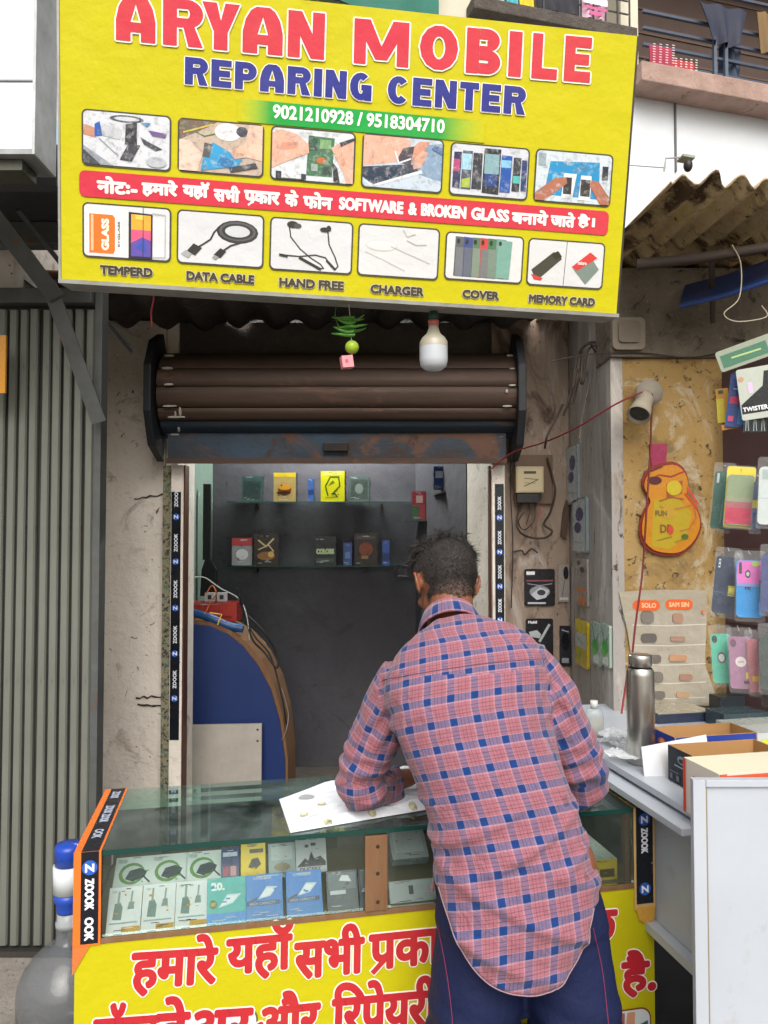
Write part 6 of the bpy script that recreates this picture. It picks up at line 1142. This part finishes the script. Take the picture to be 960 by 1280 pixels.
skin_m = mat('brown_skin', '#84523a', rough=.5, var=(9, '#784834', .5), sss=.08, bump=((90, .0006),))
sk = MB(); sk.add(vs, fs, None, True)
sk.build('body', skin_m, person)
body_bvh = BVHTree.FromPolygons([tuple(v) for v in vs], fs)
# ---- plaid cloth
def plaid():
    m = bpy.data.materials.new('plaid_shirt_cloth'); m.use_nodes = True; N = NT(m); b = N.n['Principled BSDF']
    uv = N.new('ShaderNodeUVMap'); uv.uv_map = 'UVMap'; sp = N.new('ShaderNodeSeparateXYZ')
    N.l.new(uv.outputs[0], sp.inputs[0]); PER = .053
    slub = N.new('ShaderNodeTexNoise'); slub.inputs['Scale'].default_value = 1; slub.inputs['Detail'].default_value = 3
    mp = N.new('ShaderNodeMapping'); mp.inputs['Scale'].default_value = (900, 160, 1); N.l.new(uv.outputs[0], mp.inputs[0]); N.l.new(mp.outputs[0], slub.inputs[0])
    slub2 = N.new('ShaderNodeTexNoise'); slub2.inputs['Detail'].default_value = 3; slub2.inputs['Scale'].default_value = 1
    mp2 = N.new('ShaderNodeMapping'); mp2.inputs['Scale'].default_value = (70, 520, 1); N.l.new(uv.outputs[0], mp2.inputs[0]); N.l.new(mp2.outputs[0], slub2.inputs[0])
    def thread(x, w):
        t = N.math('FRACT', N.math('DIVIDE', x, PER * w))
        pink, pale, blue, dk = '#935c66', '#a67f8a', '#38557c', '#4c3843'
        return N.ramp(t, [(0, pale), (.025, blue), (.325, pale), (.35, pink), (.475, dk), (.505, pink), (.61, dk), (.635, pink), (.78, dk), (.805, pink), (.96, pale)], 'CONSTANT')
    wx = thread(sp.outputs[0], 1.0); wy = thread(sp.outputs[1], .98)
    def band(x, w):
        t = N.math('FRACT', N.math('DIVIDE', x, PER * w)); return N.ramp(t, [(0, 0.), (.02, 1.), (.33, 0.)], 'CONSTANT')
    c = N.mix(.5, wx, wy); both = N.math('MULTIPLY', band(sp.outputs[0], 1.0), band(sp.outputs[1], .98))
    f = N.ramp(slub.outputs['Fac'], [(.35, 0.), (.65, 1.)]); f2 = N.ramp(slub2.outputs['Fac'], [(.4, 0.), (.62, 1.)])
    c = N.mix(N.math('MULTIPLY', f, .16), c, wx); c = N.mix(N.math('MULTIPLY', f2, .42), c, wy)
    c = N.mix(both, c, '#10336b')
    hs_ = N.new('ShaderNodeHueSaturation'); hs_.inputs['Saturation'].default_value = 1.0; hs_.inputs['Value'].default_value = 1.0; N.l.new(c, hs_.inputs['Color']); N.l.new(hs_.outputs[0], b.inputs['Base Color'])
    b.inputs['Roughness'].default_value = .85; b.inputs['Specular IOR Level'].default_value = .2; b.inputs['Sheen Weight'].default_value = .15
    h = N.math('ADD', N.math('MULTIPLY', slub2.outputs['Fac'], .0012), N.math('MULTIPLY', slub.outputs['Fac'], .0004))
    tc = N.new('ShaderNodeTexCoord'); h = N.math('ADD', h, N.math('MULTIPLY', N.noise(tc.outputs['Object'], 16, 3, .5, 1.2), .011))
    bn = N.new('ShaderNodeBump'); bn.inputs['Distance'].default_value = 1; N.l.new(h, bn.inputs['Height']); N.l.new(bn.outputs[0], b.inputs['Normal']); return m
plaid_m = plaid()
# shirt trunk and sleeves
sh_ = MB()
rows = [(1262, 1.655, 566, 706, .130), (1200, 1.655, 549, 730, .138), (1150, 1.66, 539, 746, .144), (1110, 1.67, 540, 745, .143), (1060, 1.68, 543, 731, .135), (1000, 1.705, 528, 714, .128), (950, 1.735, 508, 698, .130), (905, 1.765, 490, 688, .132), (865, 1.795, 476, 686, .128), (835, 1.822, 478, 684, .118), (812, 1.845, 492, 668, .105), (794, 1.868, 515, 640, .088), (780, 1.89, 536, 606, .068)]
TR = []
for v, Y, ul, ur, d in rows:
    a, b = W3(ul, v, Y), W3(ur, v, Y); w = (b.x - a.x) / 2; c = (a + b) / 2; TR.append((c, w, d))
tilt = V((1, .02, .03))
loft(sh_, [(c, V((1, .04, .10)).normalized() if i > 8 else V((1, .02, .04)).normalized(), V((0, -1, .12 + .035 * i)).normalized(), w, d) for i, (c, w, d) in enumerate(TR)], 48, pw=2.25)
def sleeve(pts, rad):
    p = cat_rom(pts, 5); r_ = []
    n = len(pts) - 1
    for i in range(len(p)):
        t = i / 5; k = min(int(t), n - 1); f = t - k; r_.append(rad[k] * (1 - f) + rad[k + 1] * f)
    sh_.tube(p, r_, 24)
SL = [W3(508, 842, 1.84), W3(492, 872, 1.85), W3(471, 918, 1.87), W3(453, 966, 1.895), W3(455, 985, 1.905), W3(477, 983, 1.97), W3(494, 977, 2.01)]
SRr = [W3(652, 826, 1.84), W3(678, 862, 1.83), W3(702, 912, 1.825), W3(723, 958, 1.84), W3(725, 974, 1.87), W3(705, 970, 1.95), W3(672, 966, 2.02)]
sleeve(SL, [.066, .068, .062, .060, .054, .048, .042]); sleeve(SRr, [.064, .070, .070, .066, .058, .048, .042])
vs, fs = remeshed(sh_, .0062, 5)
# wrinkles: real displacement along the normal
me = bpy.data.meshes.new('t'); me.from_pydata(vs, [], fs); me.update(); nm = [v.normal.copy() for v in me.vertices]; bpy.data.meshes.remove(me)
spine = [t[0] for t in TR]
def seg(p, a, b):
    d = b - a; t = max(0, min(1, (p - a).dot(d) / d.length_squared)); return (p - a - d * t).length, t
def chain(p, pts):
    best = (9, 0, 0); L = 0
    for i in range(len(pts) - 1):
        dd, t = seg(p, pts[i], pts[i + 1]); l = (pts[i + 1] - pts[i]).length
        if dd < best[0]: best = (dd, L + l * t, i)
        L += l
    return best
out = []
elb = [SL[3], SRr[3]]; arm = [W3(494, 905, 1.80), W3(694, 880, 1.79)]
for p, n in zip(vs, nm):
    h = 0
    h += 0.0075 * noise.noise(V((p.x * 7, p.y * 7, p.z * 5))) + .0036 * noise.noise(V((p.x * 26, p.y * 26, p.z * 15)))
    # diagonal pull folds on the lower back
    w = math.exp(-((p.z - .80) / .11) ** 2); s_ = p.z * 1.0 + (p.x - .3) * .38 + .02 * noise.noise(p * 6); h += .014 * w * max(0, math.sin(s_ * 62 + 1.2)) ** 2
    w = math.exp(-((p.z - .95) / .07) ** 2); s_ = p.z - (p.x - .3) * .5; h += .011 * w * max(0, math.sin(s_ * 75)) ** 2
    for a in arm: w = math.exp(-((p - a).length / .07) ** 2); h += .009 * w * math.sin((p.z * .8 + abs(p.x - a.x) * 1.1) * 110)
    for a in elb: w = math.exp(-((p - a).length / .075) ** 2); h += .011 * w * math.sin(((p - a).length + p.z * .7 + .01 * noise.noise(p * 20)) * 130)
    # yoke seam
    out.append(p + n * h)
vs = out
# cut away below the curved hem
def hem(p):
    x = (p.x - TR[1][0].x) / (TR[1][1] + .005); x = max(-1, min(1, x)); back = p.y < TR[1][0].y + .03
    zb = .676 + .150 * abs(x) ** 2.9 - .012 * x if back else .70 + .10 * abs(x) ** 2.2
    return zb
keep = [p.z > (hem(p)) for p in vs]
fs2 = [f for f in fs if all(keep[i] for i in f)]
used = sorted({i for f in fs2 for i in f}); idx = {o: n for n, o in enumerate(used)}; vs2 = [vs[i] for i in used]; fs2 = [tuple(idx[i] for i in f) for f in fs2]
# pull the open rim exactly on to the hem curve
from collections import Counter
ec = Counter(); 
for f in fs2:
    for i in range(len(f)): ec[tuple(sorted((f[i], f[(i + 1) % len(f)])))] += 1
rim = {i for e, c in ec.items() if c == 1 for i in e}
for i in rim: vs2[i] = V((vs2[i].x, vs2[i].y, hem(vs2[i])))
W = wm(person).inverted(); me = bpy.data.meshes.new('shirt'); me.from_pydata([W @ p for p in vs2], [], fs2)
uvl = me.uv_layers.new(name='UVMap')
spl = spine[::-1]
SPd = (spine[-3] - spine[2]).normalized()
SLp, SRp = SL[:], SRr[:]
def uvof(p, part, n):
    if part == 0:
        # trunk: across the back by arc length, up the spine
        t = (p - spine[2]).dot(SPd); k = 0
        while k < len(TR) - 2 and TR[k + 1][0].z < p.z: k += 1
        z0, z1 = TR[k][0].z, TR[k + 1][0].z; f = max(0, min(1, (p.z - z0) / (z1 - z0))); c = TR[k][0].lerp(TR[k + 1][0], f); w = max(.10, TR[k][1] * (1 - f) + TR[k + 1][1] * f); d = max(.08, TR[k][2] * (1 - f) + TR[k + 1][2] * f)
        r = p - c
        if k > 7 or (abs(r.x) < w * .8 and r.y < 0): u = w * math.asin(max(-1, min(1, r.x / w))) * .35 + r.x * .65
        else:
            a = math.atan2(r.x / w, -r.y / d); a8 = math.asin(.8); u = math.copysign(w * a8 * .35 + .8 * w * .65 + max(0, abs(a) - a8) * (w * .45 + d * .55), r.x)
        return (u + .003, t)
    pts = SLp if part == 1 else SRp
    dd, L, i = chain(p, pts); d = (pts[i + 1] - pts[i]).normalized(); ref = V((0, -1, 0)); ref = (ref - d * ref.dot(d)).normalized(); w = d.cross(ref)
    dd2, t = seg(p, pts[i], pts[i + 1]); r = p - (pts[i] + (pts[i + 1] - pts[i]) * t); return (math.atan2(r.dot(w), r.dot(ref)) * .060 + .02, -L)
yoke_z = lambda x: W3(600, 826, 1.72).z
nfa = []
for poly in me.polygons:
    c = sum((vs2[i] for i in poly.vertices), V()) / len(poly.vertices)
    dl = chain(c, SLp)[0]; dr = chain(c, SRp)[0]
    px_ = c.x / c.y * F + 480
    pl, pr = .0, .0
    # trunk distance: ellipse measure
    ti = min(range(len(TR)), key=lambda k: abs(TR[k][0].z - c.z)); q_ = c - TR[ti][0]; te = math.hypot(q_.x / TR[ti][1], (q_.y) / TR[ti][2])
    part = 0
    if dl < .080 and (te > 1.03 or c.y > TR[ti][0].y + .06) and c.x < TR[ti][0].x and c.z < 1.30: part = 1
    if dr < .085 and (te > 1.03 or c.y > TR[ti][0].y + .06) and c.x > TR[ti][0].x and c.z < 1.32: part = 2
    base = uvof(c, part, None)
    yk = part == 0 and c.z > W3(590, 832, 1.73).z - .012 + .05 * (c.x - .2) ** 1 and c.y < 1.86
    for li, vi in zip(poly.loop_indices, poly.vertices):
        u_, v_ = uvof(vs2[vi], part, None)
        if part and u_ - base[0] > .15: u_ -= 2 * math.pi * .06
        if part and base[0] - u_ > .15: u_ += 2 * math.pi * .06
        if not part and abs(u_ - base[0]) > .1: u_ = base[0]
        if yk: u_, v_ = u_ + .012, v_ * 1.25 + .02
        uvl.data[li].uv = (u_ + part * .013, v_)
    poly.use_smooth = True
me.materials.append(plaid_m)
so_ = bpy.data.objects.new('shirt', me); COL.objects.link(so_); so_.parent = person; WM[so_.name] = wm(person)
md = so_.modifiers.new('thickness', 'SOLIDIFY'); md.thickness = .0022; md.offset = -1
shirt_bvh = BVHTree.FromPolygons([tuple(v) for v in vs2], fs2)
def on(bvh, u, v, off=.0012):
    h = bvh.ray_cast(EYE, ray(u, v).normalized()); return (h[0] + h[1] * (off if h[1].dot(ray(u, v)) < 0 else -off)) if h[0] else None
# yoke seam and hem stitch as thin raised welts
pp = [on(shirt_bvh, u, v, .0005) for u, v in [(478 + i * 6, 850 - 18 * math.sin(min(1, i / 34) * math.pi * .5) - i * .25) for i in range(0, 35)]]
pp = [p for p in pp if p]
seam_m = mat('seam_thread', '#5a4258', rough=.9)
MB().tube(pp, .0011, 5).build('yoke_seam', seam_m, so_)
hm = []
for i in range(90):
    x = -1 + 2 * i / 89; 
    X = TR[1][0].x + x * (TR[1][1] + .006) * .985; z = .676 + .150 * abs(x) ** 2.9 - .012 * x
    h = shirt_bvh.ray_cast(V((X, .8, z + .004)), V((0, 1, 0)))
    if h[0]: hm.append(h[0] + V((0, -.0016, -.002)))
MB('#9a7c86').tube(hm, .0014, 5).build('hem_edge', matte_m, so_)
# collar: a stand folded over, leaf turned down
ck = nb_ + V((-.004, -.002, .018)); cax = (hc - nb_ + V((0, .02, 0))).normalized(); crx = (V((1, 0, .05)) - cax * cax.dot(V((1, 0, .05)))).normalized(); cby = cax.cross(crx)
n = 48; prof = [(.060, .030), (.063, .044), (.066, .047), (.070, .044), (.080, .018), (.086, -.004), (.085, -.006), (.078, .015), (.0675, .039)]
vsx = []; 
for k in range(n):
    a = 2 * math.pi * k / n; fr_ = math.sin(a)     # +: front
    for r_, z_ in prof:
        gap = 1 + .10 * max(0, fr_); vsx.append(ck + crx * (math.cos(a) * r_ * gap) + cby * (math.sin(a) * (r_ + .004) * gap) + cax * (z_ * (1 - .25 * max(0, fr_)) - .014 * fr_))
m_ = len(prof); fx_ = [(k * m_ + j, ((k + 1) % n) * m_ + j, ((k + 1) % n) * m_ + (j + 1) % m_, k * m_ + (j + 1) % m_) for k in range(n) for j in range(m_ - 1)]
me = bpy.data.meshes.new('collar'); me.from_pydata([W @ p for p in vsx], [], fx_); uvl = me.uv_layers.new(name='UVMap')
for p in me.polygons:
    p.use_smooth = True
    ks = [me.loops[li].vertex_index // m_ for li in p.loop_indices]; wrap = max(ks) - min(ks) > n / 2
    for li in p.loop_indices:
        vi = me.loops[li].vertex_index; k = vi // m_; j = vi % m_
        if wrap and k < n / 2: k += n
        uvl.data[li].uv = (2 * math.pi * k / n * .078, j * .0125 + .008)
me.materials.append(plaid_m); co_ = bpy.data.objects.new('collar', me); COL.objects.link(co_); co_.parent = so_; WM[co_.name] = wm(person)
md = co_.modifiers.new('thickness', 'SOLIDIFY'); md.thickness = .0016
# ---- trousers
tr = MB()
loft(tr, [(V((.292, 1.69, .95)), V((1, 0, 0)), V((0, -1, 0)), .130, .085), (V((.298, 1.685, .88)), V((1, 0, 0)), V((0, -1, 0)), .160, .100), (V((.302, 1.675, .80)), V((1, 0, 0)), V((0, -1, 0)), .178, .112), (V((.303, 1.67, .74)), V((1, 0, 0)), V((0, -1, 0)), .190, .108)], 36)
for cx, kx, ax_, k in ((.208, .196, .176, -1), (.405, .428, .442, 1)):
    p = [V((cx + (.012 if k < 0 else -.02), 1.675, .82)), V((cx + .0, 1.672, .66)), V((kx, 1.662, .48)), V(((kx + ax_) / 2, 1.655, .28)), V((ax_, 1.655, .10)), V((ax_, 1.658, .055))]
    tr.tube(cat_rom(p, 5), [.084, .087, .090, .093, .096, .098] + [.100, .101, .102, .103] + [.101 - .0016 * i for i in range(16)], 28)
vs, fs = remeshed(tr, .0075, 6)
o2 = []
for p in vs:
    h = .006 * noise.noise(V((p.x * 9, p.y * 9, p.z * 4))) + .004 * noise.noise(V((p.x * 20, p.y * 6, p.z * 10)))
    h += .005 * math.exp(-((p.z - .5) / .09) ** 2) * math.sin(p.z * 95 + p.x * 30) + .006 * math.exp(-((p.z - .12) / .06) ** 2) * math.sin(p.z * 130)
    c = V((.208 if p.x < .305 else .405, 1.67, p.z)); n = (p - c); n.z = 0; o2.append(p + n.normalized() * h if n.length > .03 else p)
tq = MB(); tq.add(o2, fs, None, True)
trou_m = mat('navy_track_cloth', '#151e42', rough=.7, spec=.3, var=(5, '#10183a', .6), bump=((14, .008), (300, .0002)))
to = tq.build('trousers', trou_m, person); tb = BVHTree.FromPolygons([tuple(v) for v in o2], fs)
for pts in ([(548, 1160), (556, 1200), (562, 1240), (566, 1282), (566, 1330), (562, 1400)], [(741, 1160), (752, 1210), (757, 1250), (761, 1290), (764, 1340), (764, 1400)]):
    l = [on(tb, u, v, .001) for u, v in [(p.x, p.y) for p in cat_rom([V((a, b, 0)) for a, b in pts], 5)]]; l = [p for p in l if p]
    if len(l) > 3: MB('#7d2248').tube(l, .0011, 5).build('red_piping', matte_m, to)
for toe, an_ in ((V((.15, 1.80, .03)), V((.175, 1.65, .03))), (V((.475, 1.78, .03)), V((.44, 1.63, .03)))):
    d = (toe - an_).normalized(); f = Fr(an_ - d * .06 + V((0, 0, .012)), V((d.y, -d.x, 0)), d); f.n = V((0, 0, 1))
    MB('#2a2420').prism(f, [(x, y) for x, y in ((-.035, 0), (.035, 0), (.045, .08), (.048, .18), (.035, .25), (-.02, .255), (-.044, .19), (-.040, .09))], -.010, .008).build('sandal', matte_m, person, bevel=.003)
# ---- hair: clipped back and sides, longer curls on top
hair_m = mat('dark_hair', '#1c1816', rough=.55, var=(60, '#4a4440', .55), bump=((220, .0012),))
stub_m = mat('clipped_hair', None, rough=.8, var=(160, '#4c4440', .5), spots=((260, .48, .60, '#141110'),), bump=((300, .0015),))
def inside_hair(l):   # head-local test: where hair grows
    x, y, z = l
    nape = -.062 - .028 * (1 - min(1, abs(x) / .06)) ; front = .052 - .25 * max(0, abs(x) - .045)
    if y > front + (.02 if z > .06 else 0): return False
    if z < nape: return False
    if abs(x) > .058 and y > -.028 and z < .012: return False
    if y > .0 and z < .012 + .2 * max(0, y): return False
    return True
cap = MB(); nH, mH = 110, 80; hv = []; ok = []
Hinv = Hq.inverted()
for i in range(mH + 1):
    t = math.pi * i / mH
    for k in range(nH):
        a = 2 * math.pi * k / nH; d = V((math.sin(t) * math.cos(a), math.sin(t) * math.sin(a), math.cos(t))); O_ = H(0, -.005, .0); wd = Hq @ d
        h = body_bvh.ray_cast(O_ + wd * .22, -wd, .21); p = h[0] if h[0] else O_ + wd * .08
        l = Hinv @ (p - hc); e = .0035 + .0045 * max(0, min(1, (l.z - .02) / .05)); hv.append(p + wd * e); ok.append(inside_hair(l) and h[0] is not None and l.length < .125)
hf = []
for i in range(mH):
    for k in range(nH):
        f = (i * nH + k, i * nH + (k + 1) % nH, (i + 1) * nH + (k + 1) % nH, (i + 1) * nH + k)
        if all(ok[j] for j in f): hf.append(f)
for f in hf:
    l = Hinv @ (sum((hv[j] for j in f), V()) / 4 - hc); k_ = max(0, min(1, (l.z + .088) / .05)); cap.add([hv[j] for j in f], [(0, 1, 2, 3)], tuple(a_ * (1 - k_) + b_ * k_ for a_, b_ in zip(lin('#70503f'), lin('#26211f'))), True)
hc_o = cap.build('hair', stub_m, person); rnd = random.Random(3); st1 = MB('#1c1816'); st2 = MB('#1c1816'); hb = BVHTree.FromPolygons([tuple(v) for v in hv], hf)
def strand(q, p, n_, L, curl, r0, k=4):
    t = (n_ * .7 + Hq @ V((rnd.uniform(-.5, .5), rnd.uniform(-.2, .7), rnd.uniform(-.1, .3)))).normalized(); pts = [p]; w = t.cross(V((rnd.random(), rnd.random(), rnd.random()))).normalized()
    for i in range(k): t = (t + w * curl * rnd.uniform(.5, 1.2) - n_ * .22).normalized(); pts.append(pts[-1] + t * L / k)
    q.tube(pts, [r0 * (1 - .8 * i / k) for i in range(k + 1)], 3, cap=False)
tris = [f for f in hf]
for it in range(14000):
    f = rnd.choice(tris); a, b, c, d = (hv[j] for j in f); u_, v_ = rnd.random(), rnd.random(); p = (a * (1 - u_) + b * u_) * (1 - v_) + (d * (1 - u_) + c * u_) * v_
    n_ = (p - H(0, -.005, .0)).normalized(); l = Hinv @ (p - hc); top = max(0, min(1, (l.z - .040) / .03)) * max(0, min(1, (l.y + .085) / .04))
    if top > rnd.random() * .9: strand(st2, p - n_ * .002, n_, .020 + .034 * rnd.random() * top, rnd.uniform(.25, 1.0), .0011, 6)
    else: strand(st1, p - n_ * .001, n_, .006 + .005 * rnd.random(), .15, .00045, 2)
for it in range(420):
    f = rnd.choice(tris); p = hv[f[0]]; l = Hinv @ (p - hc)
    if l.z < .052 or l.y < -.07: continue
    n_ = (p - H(0, -.005, .0)).normalized(); t = (n_ * .55 + Hq @ V((rnd.uniform(-.9, .9), rnd.uniform(-.5, .5), .1))).normalized(); side_ = n_.cross(t).normalized(); pts = [p - n_ * .003]; ph_ = rnd.uniform(0, 6)
    for i in range(9): t = (t + side_ * .42 * math.sin(ph_ + i * .9) - n_ * .16).normalized(); pts.append(pts[-1] + t * .0055)
    for q3 in range(5):
        o3 = V((rnd.uniform(-1, 1), rnd.uniform(-1, 1), rnd.uniform(-1, 1))) * .0022; st2.tube([a_ + o3 * (1 + i * .12) for i, a_ in enumerate(pts)], [.0012 * (1 - .07 * i) for i in range(10)], 4, cap=False)
st1.build('clipped_strands', hair_m, hc_o, kind='stuff'); st2.build('top_curls', hair_m, hc_o, kind='stuff')
# phone in his hands (just visible past the forearm)
pc_ = (Lh + Rh) / 2 + V((0, .03, .035)); f = Fr(pc_, V((1, .1, .05)), V((0, .5, .5))); ph = MB('#15161a').prism(f, rr(-.036, -.075, .036, .075, .008), -.004, .004)
tag(ph.build('mobile_phone', gloss_m), 'black mobile phone held low in front of the man', 'phone')
